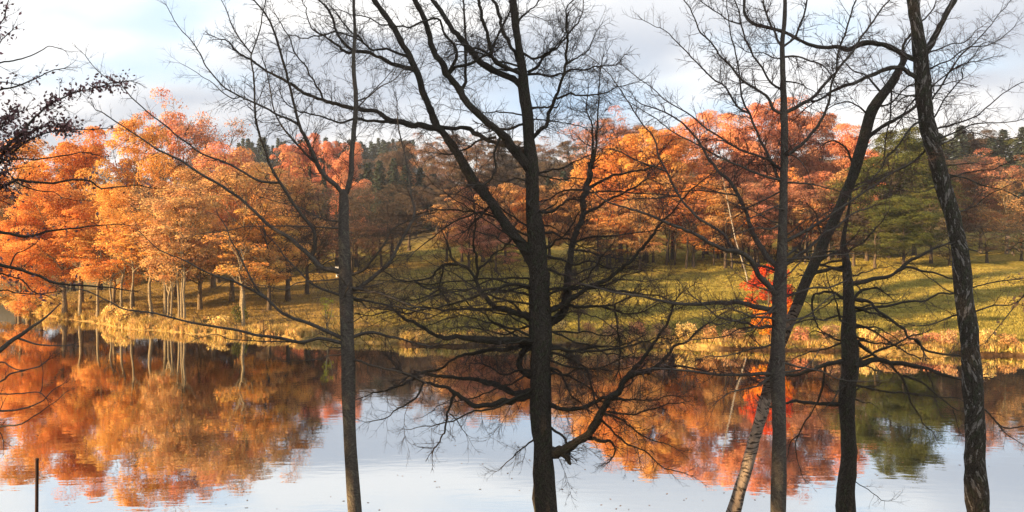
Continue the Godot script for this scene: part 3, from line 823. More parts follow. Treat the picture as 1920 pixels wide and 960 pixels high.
	far_tree("pine", "skyline_spruce", "distant dark spruce in the even row along the skyline left of the oak", "row of spruces along the skyline", -131.4, 453.6, 36.3, 2.53, 5.57, M.spruce, M.dark_wood)
	far_tree("fir", "skyline_spruce", "distant dark spruce in the even row along the skyline left of the oak", "row of spruces along the skyline", -129.5, 455.2, 40.7, 1.82, 5.71, M.spruce, M.dark_wood)
	far_tree("spruce", "skyline_spruce", "distant dark spruce in the even row along the skyline left of the oak", "row of spruces along the skyline", -122.6, 438.6, 40.5, 2.36, 0.61, M.spruce, M.dark_wood)
	far_tree("pine", "skyline_spruce", "distant dark spruce in the even row along the skyline left of the oak", "row of spruces along the skyline", -125.9, 457.3, 36.1, 2.78, 5.91, M.spruce, M.dark_wood)
	far_tree("fir", "skyline_spruce", "distant dark spruce in the even row along the skyline left of the oak", "row of spruces along the skyline", -119.3, 442.8, 36.5, 1.56, 2.35, M.spruce, M.dark_wood)
	far_tree("spruce", "skyline_spruce", "distant dark spruce in the even row along the skyline left of the oak", "row of spruces along the skyline", -122.5, 464.5, 40.5, 1.61, 4.85, M.spruce, M.dark_wood)
	far_tree("pine", "skyline_spruce", "distant dark spruce in the even row along the skyline left of the oak", "row of spruces along the skyline", -121.8, 468.4, 38.6, 2.66, 4.76, M.spruce, M.dark_wood)
	far_tree("fir", "skyline_spruce", "distant dark spruce in the even row along the skyline left of the oak", "row of spruces along the skyline", -114.7, 447.8, 38.8, 1.48, 1.86, M.spruce, M.dark_wood)
	far_tree("spruce", "skyline_spruce", "distant dark spruce in the even row along the skyline left of the oak", "row of spruces along the skyline", -113.4, 451.3, 36.0, 2.17, 4.24, M.spruce, M.dark_wood)
	far_tree("pine", "skyline_spruce", "distant dark spruce in the even row along the skyline left of the oak", "row of spruces along the skyline", -113.8, 463.5, 35.5, 2.72, 4.11, M.spruce, M.dark_wood)
	far_tree("fir", "skyline_spruce", "distant dark spruce in the even row along the skyline left of the oak", "row of spruces along the skyline", -112.2, 463.7, 35.6, 1.94, 5.06, M.spruce, M.dark_wood)
	far_tree("spruce", "skyline_spruce", "distant dark spruce in the even row along the skyline left of the oak", "row of spruces along the skyline", -108.5, 457.1, 39.8, 2.33, 1.67, M.spruce, M.dark_wood)
	far_tree("pine", "skyline_spruce", "distant dark spruce in the even row along the skyline left of the oak", "row of spruces along the skyline", -101.8, 437.8, 40.1, 2.96, 4.74, M.spruce, M.dark_wood)
	far_tree("fir", "skyline_spruce", "distant dark spruce in the even row along the skyline left of the oak", "row of spruces along the skyline", -97.2, 429.0, 36.0, 1.53, 6.04, M.spruce, M.dark_wood)
	far_tree("spruce", "skyline_spruce", "distant dark spruce in the even row along the skyline left of the oak", "row of spruces along the skyline", -97.8, 438.2, 36.2, 2.37, 4.23, M.spruce, M.dark_wood)
	far_tree("pine", "skyline_spruce", "distant dark spruce in the even row along the skyline left of the oak", "row of spruces along the skyline", -99.6, 452.7, 40.4, 2.78, 3.37, M.spruce, M.dark_wood)
	far_tree("fir", "skyline_spruce", "distant dark spruce in the even row along the skyline left of the oak", "row of spruces along the skyline", -100.3, 464.6, 35.2, 1.61, 0.71, M.spruce, M.dark_wood)
	far_tree("spruce", "skyline_spruce", "distant dark spruce in the even row along the skyline left of the oak", "row of spruces along the skyline", -92.1, 438.9, 40.1, 2.09, 3.10, M.spruce, M.dark_wood)
	far_tree("pine", "skyline_spruce", "distant dark spruce in the even row along the skyline left of the oak", "row of spruces along the skyline", -89.7, 433.9, 38.1, 2.64, 2.21, M.spruce, M.dark_wood)
	far_tree("fir", "skyline_spruce", "distant dark spruce in the even row along the skyline left of the oak", "row of spruces along the skyline", -86.8, 426.9, 35.7, 1.45, 4.51, M.spruce, M.dark_wood)
	far_tree("spruce", "skyline_spruce", "distant dark spruce in the even row along the skyline left of the oak", "row of spruces along the skyline", -91.9, 465.3, 38.7, 1.94, 4.26, M.spruce, M.dark_wood)
	far_tree("pine", "skyline_spruce", "distant dark spruce in the even row along the skyline left of the oak", "row of spruces along the skyline", -87.6, 454.0, 37.4, 2.58, 3.56, M.spruce, M.dark_wood)
	far_tree("fir", "skyline_spruce", "distant dark spruce in the even row along the skyline left of the oak", "row of spruces along the skyline", -87.9, 467.3, 37.9, 1.55, 1.14, M.spruce, M.dark_wood)
	far_tree("spruce", "skyline_spruce", "distant dark spruce in the even row along the skyline left of the oak", "row of spruces along the skyline", -79.7, 435.7, 38.5, 2.48, 4.05, M.spruce, M.dark_wood)
	far_tree("pine", "skyline_spruce", "distant dark spruce in the even row along the skyline left of the oak", "row of spruces along the skyline", -80.2, 449.7, 40.4, 2.39, 3.96, M.spruce, M.dark_wood)
	far_tree("fir", "skyline_spruce", "distant dark spruce in the even row along the skyline left of the oak", "row of spruces along the skyline", -73.9, 425.9, 35.8, 1.72, 1.12, M.spruce, M.dark_wood)
	far_tree("spruce", "skyline_spruce", "distant dark spruce in the even row along the skyline left of the oak", "row of spruces along the skyline", -77.2, 453.2, 37.3, 2.17, 5.59, M.spruce, M.dark_wood)
	far_tree("pine", "skyline_spruce", "distant dark spruce in the even row along the skyline left of the oak", "row of spruces along the skyline", -76.0, 456.8, 35.6, 1.88, 4.12, M.spruce, M.dark_wood)
	far_tree("fir", "skyline_spruce", "distant dark spruce in the even row along the skyline left of the oak", "row of spruces along the skyline", -74.3, 455.4, 34.1, 1.40, 0.77, M.spruce, M.dark_wood)
	far_tree("spruce", "skyline_spruce", "distant dark spruce in the even row along the skyline left of the oak", "row of spruces along the skyline", -71.7, 451.7, 37.3, 1.85, 5.85, M.spruce, M.dark_wood)
	far_tree("pine", "skyline_spruce", "distant dark spruce in the even row along the skyline left of the oak", "row of spruces along the skyline", -68.3, 441.6, 35.2, 2.24, 0.89, M.spruce, M.dark_wood)
	far_tree("fir", "skyline_spruce", "distant dark spruce in the even row along the skyline left of the oak", "row of spruces along the skyline", -69.2, 459.8, 38.7, 1.66, 2.08, M.spruce, M.dark_wood)
	far_tree("spruce", "skyline_spruce", "distant dark spruce in the even row along the skyline left of the oak", "row of spruces along the skyline", -63.8, 439.0, 36.4, 2.30, 4.52, M.spruce, M.dark_wood)
	far_tree("pine", "skyline_spruce", "distant dark spruce in the even row along the skyline left of the oak", "row of spruces along the skyline", -61.4, 433.4, 34.9, 2.76, 3.75, M.spruce, M.dark_wood)
	far_tree("fir", "skyline_spruce", "distant dark spruce in the even row along the skyline left of the oak", "row of spruces along the skyline", -60.8, 439.5, 35.4, 1.89, 3.48, M.spruce, M.dark_wood)
	far_tree("spruce", "skyline_spruce", "distant dark spruce in the even row along the skyline left of the oak", "row of spruces along the skyline", -62.1, 463.5, 36.7, 1.82, 4.07, M.spruce, M.dark_wood)
	far_tree("pine", "skyline_spruce", "distant dark spruce in the even row along the skyline left of the oak", "row of spruces along the skyline", -60.0, 464.8, 34.8, 2.14, 2.87, M.spruce, M.dark_wood)
	far_tree("fir", "skyline_spruce", "distant dark spruce in the even row along the skyline left of the oak", "row of spruces along the skyline", -56.4, 448.8, 35.7, 1.86, 1.96, M.spruce, M.dark_wood)
	far_tree("spruce", "skyline_spruce", "distant dark spruce in the even row along the skyline left of the oak", "row of spruces along the skyline", -52.1, 433.3, 34.5, 2.30, 1.11, M.spruce, M.dark_wood)
	far_tree("pine", "skyline_spruce", "distant dark spruce in the even row along the skyline left of the oak", "row of spruces along the skyline", -53.2, 461.3, 34.4, 2.02, 0.43, M.spruce, M.dark_wood)
	far_tree("fir", "skyline_spruce", "distant dark spruce in the even row along the skyline left of the oak", "row of spruces along the skyline", -51.3, 460.7, 34.6, 1.48, 4.50, M.spruce, M.dark_wood)
	far_tree("full", "wood_tree", "dim brown tree in the wood that covers the hillside", "dim brown wood on the hillside", -215.6, 350.5, 27.4, 1.65, 4.74, M.dull, M.dark_wood)
	far_tree("loose", "wood_tree", "dim brown tree in the wood that covers the hillside", "dim brown wood on the hillside", -222.2, 377.2, 27.8, 2.11, 3.41, M.dull, M.dark_wood)
	far_tree("round", "wood_tree", "dim brown tree in the wood that covers the hillside", "dim brown wood on the hillside", -205.7, 377.5, 27.6, 1.56, 4.64, M.dull, M.dark_wood)
	far_tree("full", "wood_tree", "dim brown tree in the wood that covers the hillside", "dim brown wood on the hillside", -187.2, 371.8, 29.0, 1.81, 2.26, M.dull, M.dark_wood)
	far_tree("loose", "wood_tree", "dim brown tree in the wood that covers the hillside", "dim brown wood on the hillside", -166.0, 347.1, 31.2, 1.67, 1.67, M.dull, M.dark_wood)
	far_tree("round", "wood_tree", "dim brown tree in the wood that covers the hillside", "dim brown wood on the hillside", -150.5, 344.4, 28.0, 1.48, 2.41, M.dull, M.dark_wood)
	far_tree("full", "wood_tree", "dim brown tree in the wood that covers the hillside", "dim brown wood on the hillside", -144.2, 364.7, 27.5, 1.99, 5.48, M.dull, M.dark_wood)
	far_tree("loose", "wood_tree", "dim brown tree in the wood that covers the hillside", "dim brown wood on the hillside", -129.4, 358.8, 32.3, 1.99, 0.26, M.dull, M.dark_wood)
	far_tree("round", "wood_tree", "dim brown tree in the wood that covers the hillside", "dim brown wood on the hillside", -117.8, 345.0, 28.6, 1.69, 3.17, M.dull, M.dark_wood)
	far_tree("full", "wood_tree", "dim brown tree in the wood that covers the hillside", "dim brown wood on the hillside", -113.6, 377.0, 29.0, 1.73, 1.55, M.dull, M.dark_wood)
	far_tree("loose", "wood_tree", "dim brown tree in the wood that covers the hillside", "dim brown wood on the hillside", -100.7, 373.1, 29.5, 2.01, 4.83, M.dull, M.dark_wood)
	far_tree("round", "wood_tree", "dim brown tree in the wood that covers the hillside", "dim brown wood on the hillside", -79.2, 339.9, 28.6, 1.82, 2.22, M.dull, M.dark_wood)
	far_tree("full", "wood_tree", "dim brown tree in the wood that covers the hillside", "dim brown wood on the hillside", -74.6, 369.6, 25.9, 1.95, 2.09, M.dull, M.dark_wood)
	far_tree("loose", "wood_tree", "dim brown tree in the wood that covers the hillside", "dim brown wood on the hillside", -50.5, 330.4, 24.6, 2.05, 2.53, M.dull, M.dark_wood)
	far_tree("round", "wood_tree", "dim brown tree in the wood that covers the hillside", "dim brown wood on the hillside", -46.3, 343.6, 26.2, 1.69, 3.40, M.dull, M.dark_wood)
	far_tree("full", "wood_tree", "dim brown tree in the wood that covers the hillside", "dim brown wood on the hillside", -32.5, 353.6, 20.8, 1.57, 4.85, M.dull, M.dark_wood)
	far_tree("loose", "wood_tree", "dim brown tree in the wood that covers the hillside", "dim brown wood on the hillside", -21.8, 336.3, 21.4, 1.67, 2.22, M.dull, M.dark_wood)
	far_tree("round", "wood_tree", "dim brown tree in the wood that covers the hillside", "dim brown wood on the hillside", -3.8, 372.7, 16.2, 1.68, 5.32, M.dull, M.dark_wood)
	far_tree("full", "wood_tree", "dim brown tree in the wood that covers the hillside", "dim brown wood on the hillside", 3.6, 345.7, 15.5, 1.87, 0.70, M.dull, M.dark_wood)
	far_tree("loose", "wood_tree", "dim brown tree in the wood that covers the hillside", "dim brown wood on the hillside", 7.3, 228.0, 17.4, 1.57, 1.70, M.dull, M.dark_wood)
	far_tree("round", "wood_tree", "dim brown tree in the wood that covers the hillside", "dim brown wood on the hillside", 14.1, 237.8, 15.7, 1.42, 0.63, M.dull, M.dark_wood)
	far_tree("full", "wood_tree", "dim brown tree in the wood that covers the hillside", "dim brown wood on the hillside", 20.9, 218.9, 16.5, 1.61, 0.71, M.dull, M.dark_wood)
	far_tree("loose", "wood_tree", "dim brown tree in the wood that covers the hillside", "dim brown wood on the hillside", 33.9, 229.0, 15.0, 1.68, 4.89, M.dull, M.dark_wood)
	far_tree("round", "wood_tree", "dim brown tree in the wood that covers the hillside", "dim brown wood on the hillside", 40.6, 228.6, 15.5, 1.54, 4.57, M.dull, M.dark_wood)
	far_tree("full", "wood_tree", "dim brown tree in the wood that covers the hillside", "dim brown wood on the hillside", 52.6, 244.7, 14.7, 1.48, 1.16, M.dull, M.dark_wood)
	far_tree("loose", "wood_tree", "dim brown tree in the wood that covers the hillside", "dim brown wood on the hillside", 62.3, 244.8, 15.6, 1.61, 1.19, M.dull, M.dark_wood)
	far_tree("round", "wood_tree", "dim brown tree in the wood that covers the hillside", "dim brown wood on the hillside", 73.5, 254.0, 12.4, 1.42, 2.62, M.dull, M.dark_wood)
	far_tree("full", "wood_tree", "dim brown tree in the wood that covers the hillside", "dim brown wood on the hillside", 84.1, 249.5, 14.1, 1.56, 4.67, M.dull, M.dark_wood)
	far_tree("loose", "wood_tree", "dim brown tree in the wood that covers the hillside", "dim brown wood on the hillside", 89.6, 250.7, 12.7, 1.78, 5.12, M.dull, M.dark_wood)
	far_tree("round", "wood_tree", "dim brown tree in the wood that covers the hillside", "dim brown wood on the hillside", 99.6, 243.4, 12.4, 1.49, 4.70, M.dull, M.dark_wood)
	far_tree("full", "wood_tree", "dim brown tree in the wood that covers the hillside", "dim brown wood on the hillside", 103.3, 239.4, 14.4, 1.44, 3.72, M.dull, M.dark_wood)
	far_tree("loose", "wood_tree", "dim brown tree in the wood that covers the hillside", "dim brown wood on the hillside", 102.6, 212.2, 14.4, 1.48, 0.92, M.dull, M.dark_wood)
	far_tree("round", "wood_tree", "dim brown tree in the wood that covers the hillside", "dim brown wood on the hillside", 114.5, 219.0, 14.0, 1.58, 2.50, M.dull, M.dark_wood)
	far_tree("full", "wood_tree", "dim brown tree in the wood that covers the hillside", "dim brown wood on the hillside", 137.1, 252.2, 11.4, 1.70, 1.22, M.dull, M.dark_wood)
	far_tree("loose", "wood_tree", "dim brown tree in the wood that covers the hillside", "dim brown wood on the hillside", 143.2, 239.0, 11.4, 1.46, 3.31, M.dull, M.dark_wood)
	far_tree("loose", "near_beech", "brown beech of the wood on the near bank, left of the view", "beeches of the near wood", -36.4, 21.4, 20.6, 0.95, 0.00, M.brown, M.dark_wood)
	far_tree("full", "near_beech", "brown beech of the wood on the near bank, left of the view", "beeches of the near wood", -35.2, 17.7, 22.3, 0.95, 0.90, M.brown, M.dark_wood)
	far_tree("tall", "near_beech", "brown beech of the wood on the near bank, left of the view", "beeches of the near wood", -33.9, 14.0, 22.4, 0.95, 1.80, M.brown, M.dark_wood)
	far_tree("loose", "near_beech", "brown beech of the wood on the near bank, left of the view", "beeches of the near wood", -30.5, 10.3, 22.8, 0.95, 2.70, M.brown, M.dark_wood)
	far_tree("full", "near_beech", "brown beech of the wood on the near bank, left of the view", "beeches of the near wood", -29.7, 6.6, 21.7, 0.95, 3.60, M.brown, M.dark_wood)
	far_tree("tall", "near_beech", "brown beech of the wood on the near bank, left of the view", "beeches of the near wood", -27.6, 3.0, 21.9, 0.95, 4.50, M.brown, M.dark_wood)
	far_tree("loose", "near_beech", "brown beech of the wood on the near bank, left of the view", "beeches of the near wood", -25.1, -0.7, 22.1, 0.95, 5.40, M.brown, M.dark_wood)
	far_tree("full", "near_beech", "brown beech of the wood on the near bank, left of the view", "beeches of the near wood", -24.7, -4.4, 22.6, 0.95, 6.30, M.brown, M.dark_wood)
	far_tree("tall", "near_beech", "brown beech of the wood on the near bank, left of the view", "beeches of the near wood", -22.5, -8.1, 21.8, 0.95, 7.20, M.brown, M.dark_wood)
	far_tree("loose", "near_beech", "brown beech of the wood on the near bank, left of the view", "beeches of the near wood", -45.3, 18.7, 21.0, 0.95, 8.10, M.brown, M.dark_wood)
	far_tree("full", "near_beech", "brown beech of the wood on the near bank, left of the view", "beeches of the near wood", -43.4, 14.9, 23.0, 0.95, 9.00, M.brown, M.dark_wood)
	far_tree("tall", "near_beech", "brown beech of the wood on the near bank, left of the view", "beeches of the near wood", -42.0, 11.0, 22.6, 0.95, 9.90, M.brown, M.dark_wood)
	far_tree("loose", "near_beech", "brown beech of the wood on the near bank, left of the view", "beeches of the near wood", -40.2, 7.1, 21.6, 0.95, 10.80, M.brown, M.dark_wood)
	far_tree("full", "near_beech", "brown beech of the wood on the near bank, left of the view", "beeches of the near wood", -38.1, 3.3, 21.1, 0.95, 11.70, M.brown, M.dark_wood)
	far_tree("tall", "near_beech", "brown beech of the wood on the near bank, left of the view", "beeches of the near wood", -36.3, -0.6, 22.9, 0.95, 12.60, M.brown, M.dark_wood)
	far_tree("loose", "near_beech", "brown beech of the wood on the near bank, left of the view", "beeches of the near wood", -34.5, -4.5, 22.7, 0.95, 13.50, M.brown, M.dark_wood)
	far_tree("full", "near_beech", "brown beech of the wood on the near bank, left of the view", "beeches of the near wood", -31.6, -8.3, 23.7, 0.95, 14.40, M.brown, M.dark_wood)
	far_tree("tall", "near_beech", "brown beech of the wood on the near bank, left of the view", "beeches of the near wood", -31.3, -12.2, 23.4, 0.95, 15.30, M.brown, M.dark_wood)
	far_tree("full", "west_beech", "tall beech on the west bank, left of the view", "beeches of the west bank", -86.0, 37.0, 35.0, 0.75, 0.00, M.tawny, M.dark_wood)
	far_tree("round", "west_beech", "tall beech on the west bank, left of the view", "beeches of the west bank", -94.0, 33.5, 37.0, 0.80, 0.90, M.tawny, M.dark_wood)
	far_tree("full", "west_beech", "tall beech on the west bank, left of the view", "beeches of the west bank", -102.0, 30.0, 39.0, 0.80, 1.80, M.tawny, M.dark_wood)
	far_tree("round", "west_beech", "tall beech on the west bank, left of the view", "beeches of the west bank", -86.0, 49.0, 34.0, 0.60, 2.70, M.tawny, M.dark_wood)
	far_tree("full", "west_beech", "tall beech on the west bank, left of the view", "beeches of the west bank", -94.0, 45.5, 36.0, 0.65, 3.60, M.tawny, M.dark_wood)
	far_tree("round", "west_beech", "tall beech on the west bank, left of the view", "beeches of the west bank", -102.0, 42.0, 38.0, 0.70, 4.50, M.tawny, M.dark_wood)
	far_tree("loose", "low_tree", "low tawny tree, leftmost under the big right grove", "low trees under the right grove", 14.1, 131.5, 7.3, 0.81, 2.52, M.tawny, M.dark_wood)
	far_tree("full", "low_tree", "low deep orange tree, second from left under the big right grove", "low trees under the right grove", 17.7, 135.8, 5.9, 0.80, 1.13, M.orange, M.dark_wood)
	far_tree("thin", "low_tree", "low reddish brown tree, third from left under the big right grove", "low trees under the right grove", 24.2, 137.3, 7.1, 0.97, 5.65, M.redbrown, M.dark_wood)
	far_tree("loose", "low_tree", "low tawny tree, fourth from left under the big right grove", "low trees under the right grove", 28.5, 139.3, 5.8, 0.91, 4.52, M.tawny, M.dark_wood)
	far_tree("full", "low_tree", "low deep orange tree, fifth from left under the big right grove", "low trees under the right grove", 32.1, 138.3, 5.4, 0.90, 2.30, M.orange, M.dark_wood)
	far_tree("thin", "low_tree", "low reddish brown tree, sixth from left under the big right grove", "low trees under the right grove", 36.7, 137.8, 6.2, 0.82, 2.33, M.redbrown, M.dark_wood)
	far_tree("loose", "low_tree", "low tawny tree, seventh from left under the big right grove", "low trees under the right grove", 38.5, 131.7, 6.9, 0.80, 3.32, M.tawny, M.dark_wood)
	far_tree("full", "low_tree", "low deep orange tree, eighth from left under the big right grove", "low trees under the right grove", 45.6, 137.3, 5.6, 0.82, 3.75, M.orange, M.dark_wood)
	far_tree("thin", "low_tree", "low reddish brown tree, rightmost under the big right grove", "low trees under the right grove", 49.2, 133.7, 5.9, 0.95, 1.41, M.redbrown, M.dark_wood)
	far_tree("full", "back_tree", "brown tree standing behind the orange left grove", "brown trees behind the left grove", -90.6, 144.6, 16.9, 1.24, 0.34, M.dull, M.dark_wood)
	far_tree("round", "back_tree", "brown tree standing behind the orange left grove", "brown trees behind the left grove", -84.9, 144.3, 18.8, 1.16, 4.11, M.brown, M.dark_wood)
	far_tree("loose", "back_tree", "brown tree standing behind the orange left grove", "brown trees behind the left grove", -80.2, 143.7, 19.3, 1.28, 5.65, M.tawny, M.dark_wood)
	far_tree("full", "back_tree", "brown tree standing behind the orange left grove", "brown trees behind the left grove", -80.0, 150.8, 19.4, 1.21, 1.26, M.dull, M.dark_wood)
	far_tree("round", "back_tree", "brown tree standing behind the orange left grove", "brown trees behind the left grove", -73.7, 149.0, 16.6, 1.13, 6.12, M.brown, M.dark_wood)
	far_tree("loose", "back_tree", "brown tree standing behind the orange left grove", "brown trees behind the left grove", -69.1, 148.7, 18.6, 1.53, 2.99, M.tawny, M.dark_wood)
	far_tree("full", "back_tree", "brown tree standing behind the orange left grove", "brown trees behind the left grove", -61.9, 142.1, 16.4, 1.25, 5.05, M.dull, M.dark_wood)
	far_tree("round", "back_tree", "brown tree standing behind the orange left grove", "brown trees behind the left grove", -58.9, 147.6, 17.5, 1.13, 5.76, M.brown, M.dark_wood)
	far_tree("loose", "back_tree", "brown tree standing behind the orange left grove", "brown trees behind the left grove", -53.4, 146.1, 14.9, 1.38, 5.90, M.tawny, M.dark_wood)
	far_tree("full", "back_tree", "brown tree standing behind the orange left grove", "brown trees behind the left grove", -48.6, 146.6, 16.4, 1.28, 0.21, M.dull, M.dark_wood)
	far_tree("round", "back_tree", "brown tree standing behind the orange left grove", "brown trees behind the left grove", -46.5, 153.8, 16.0, 1.14, 1.91, M.brown, M.dark_wood)
	far_tree("loose", "back_tree", "brown tree standing behind the orange left grove", "brown trees behind the left grove", -44.0, 161.3, 15.0, 1.25, 3.81, M.tawny, M.dark_wood)
	far_tree("full", "back_tree", "brown tree standing behind the orange left grove", "brown trees behind the left grove", -35.6, 142.0, 15.7, 1.21, 5.94, M.dull, M.dark_wood)
	far_tree("pole", "thin_tree", "thin trunk under the right grove, its base in pale grass", "thin trunks under the right grove", 12.5, 130.4, 11.7, 0.95, 3.73, M.tawny, M.dark_wood)
	far_tree("stem", "thin_tree", "thin trunk under the right grove, its base in pale grass", "thin trunks under the right grove", 14.5, 131.0, 12.5, 1.04, 5.12, M.orange, M.dark_wood)
	far_tree("sapling", "thin_tree", "thin trunk under the right grove, its base in pale grass", "thin trunks under the right grove", 16.7, 137.1, 12.0, 1.38, 1.29, M.redbrown, M.dark_wood)
	far_tree("pole", "thin_tree", "thin trunk under the right grove, its base in pale grass", "thin trunks under the right grove", 19.2, 139.9, 14.0, 1.05, 3.39, M.tawny, M.dark_wood)
	far_tree("stem", "thin_tree", "thin trunk under the right grove, its base in pale grass", "thin trunks under the right grove", 20.3, 137.7, 13.3, 0.85, 2.92, M.orange, M.dark_wood)
	far_tree("sapling", "thin_tree", "thin trunk under the right grove, its base in pale grass", "thin trunks under the right grove", 21.8, 136.8, 12.6, 1.33, 4.57, M.redbrown, M.dark_wood)
	far_tree("pole", "thin_tree", "thin trunk under the right grove, its base in pale grass", "thin trunks under the right grove", 23.2, 133.3, 15.3, 1.15, 0.49, M.tawny, M.dark_wood)
	far_tree("stem", "thin_tree", "thin trunk under the right grove, its base in pale grass", "thin trunks under the right grove", 24.4, 133.0, 11.8, 0.96, 2.17, M.orange, M.dark_wood)
	far_tree("sapling", "thin_tree", "thin trunk under the right grove, its base in pale grass", "thin trunks under the right grove", 25.5, 129.6, 11.4, 1.31, 3.04, M.redbrown, M.dark_wood)
	far_tree("pole", "thin_tree", "thin trunk under the right grove, its base in pale grass", "thin trunks under the right grove", 30.0, 139.1, 13.3, 1.21, 0.45, M.tawny, M.dark_wood)
	far_tree("stem", "thin_tree", "thin trunk under the right grove, its base in pale grass", "thin trunks under the right grove", 29.8, 131.0, 13.8, 0.79, 3.47, M.orange, M.dark_wood)
	far_tree("sapling", "thin_tree", "thin trunk under the right grove, its base in pale grass", "thin trunks under the right grove", 33.3, 140.3, 15.3, 1.28, 4.62, M.redbrown, M.dark_wood)
	far_tree("pole", "thin_tree", "thin trunk under the right grove, its base in pale grass", "thin trunks under the right grove", 31.5, 127.2, 12.3, 0.99, 2.66, M.tawny, M.dark_wood)
	far_tree("stem", "thin_tree", "thin trunk under the right grove, its base in pale grass", "thin trunks under the right grove", 33.3, 128.3, 12.3, 0.94, 4.07, M.orange, M.dark_wood)
	far_tree("sapling", "thin_tree", "thin trunk under the right grove, its base in pale grass", "thin trunks under the right grove", 35.2, 129.4, 10.4, 1.14, 3.80, M.redbrown, M.dark_wood)
	far_tree("pole", "thin_tree", "thin trunk under the right grove, its base in pale grass", "thin trunks under the right grove", 38.3, 132.3, 11.3, 1.12, 1.34, M.tawny, M.dark_wood)
	far_tree("stem", "thin_tree", "thin trunk under the right grove, its base in pale grass", "thin trunks under the right grove", 40.7, 134.0, 14.5, 0.82, 2.20, M.orange, M.dark_wood)
	far_tree("sapling", "thin_tree", "thin trunk under the right grove, its base in pale grass", "thin trunks under the right grove", 42.9, 138.4, 14.8, 1.06, 6.25, M.redbrown, M.dark_wood)
	far_tree("pole", "thin_tree", "thin trunk under the right grove, its base in pale grass", "thin trunks under the right grove", 42.6, 129.0, 10.5, 0.94, 2.11, M.tawny, M.dark_wood)
	far_tree("stem", "thin_tree", "thin trunk under the right grove, its base in pale grass", "thin trunks under the right grove", 43.8, 129.3, 10.7, 0.95, 2.71, M.orange, M.dark_wood)
	far_tree("sapling", "thin_tree", "thin trunk under the right grove, its base in pale grass", "thin trunks under the right grove", 48.5, 137.4, 10.1, 1.19, 0.53, M.redbrown, M.dark_wood)
	far_tree("pole", "thin_tree", "thin trunk under the right grove, its base in pale grass", "thin trunks under the right grove", 48.5, 132.7, 14.6, 1.19, 1.37, M.tawny, M.dark_wood)

func tuft(seed_value: int, blades: int, high: float, spread: float, wide: float) -> ArrayMesh:
	var r := RandomNumberGenerator.new()
	r.seed = seed_value
	var b := MB.new()
	for k in blades:
		var a := r.randf() * TAU
		var p := Vector3(cos(a), 0, sin(a)) * r.randf() * spread
		var h := high * r.randf_range(0.5, 1.1)
		var lean := Vector3(r.randf_range(-1, 1), 0, r.randf_range(-1, 1)) * h * 0.35
		var side := Vector3(cos(a * 3.0), 0, sin(a * 3.0)) * wide
		var g := r.randf_range(0.6, 1.2)
		var f := b.v.size()
		b.v.append_array(PackedVector3Array([p - side, p + side, p + lean * 0.4 + Vector3(0, h * 0.6, 0) + side * 0.7, p + lean + Vector3(0, h, 0)]))
		var n := (side.cross(Vector3.UP).normalized() * 0.85 + Vector3(0, 0.45, 0)).normalized()
		b.n.append_array(PackedVector3Array([n, n, n, n]))
		var c := Color(g, g * r.randf_range(0.9, 1.08), g)
		b.c.append_array(PackedColorArray([c, c, c, c]))
		b.i.append_array(PackedInt32Array([f, f + 2, f + 1, f, f + 3, f + 2]))
	return b.mesh(true)

func scatter(called: String, label: String, mesh: Mesh, mat: Material, spots: Array) -> void:
	var mm := MultiMesh.new()
	mm.transform_format = MultiMesh.TRANSFORM_3D
	mm.use_colors = true
	mm.mesh = mesh
	mm.instance_count = spots.size()
	for k in spots.size():
		mm.set_instance_transform(k, spots[k][0])
		mm.set_instance_color(k, spots[k][1])
	var o := MultiMeshInstance3D.new()
	o.name = numbered(called)
	o.multimesh = mm
	o.material_override = mat
	add_child(o)
	tag(o, label, "", "", "stuff")

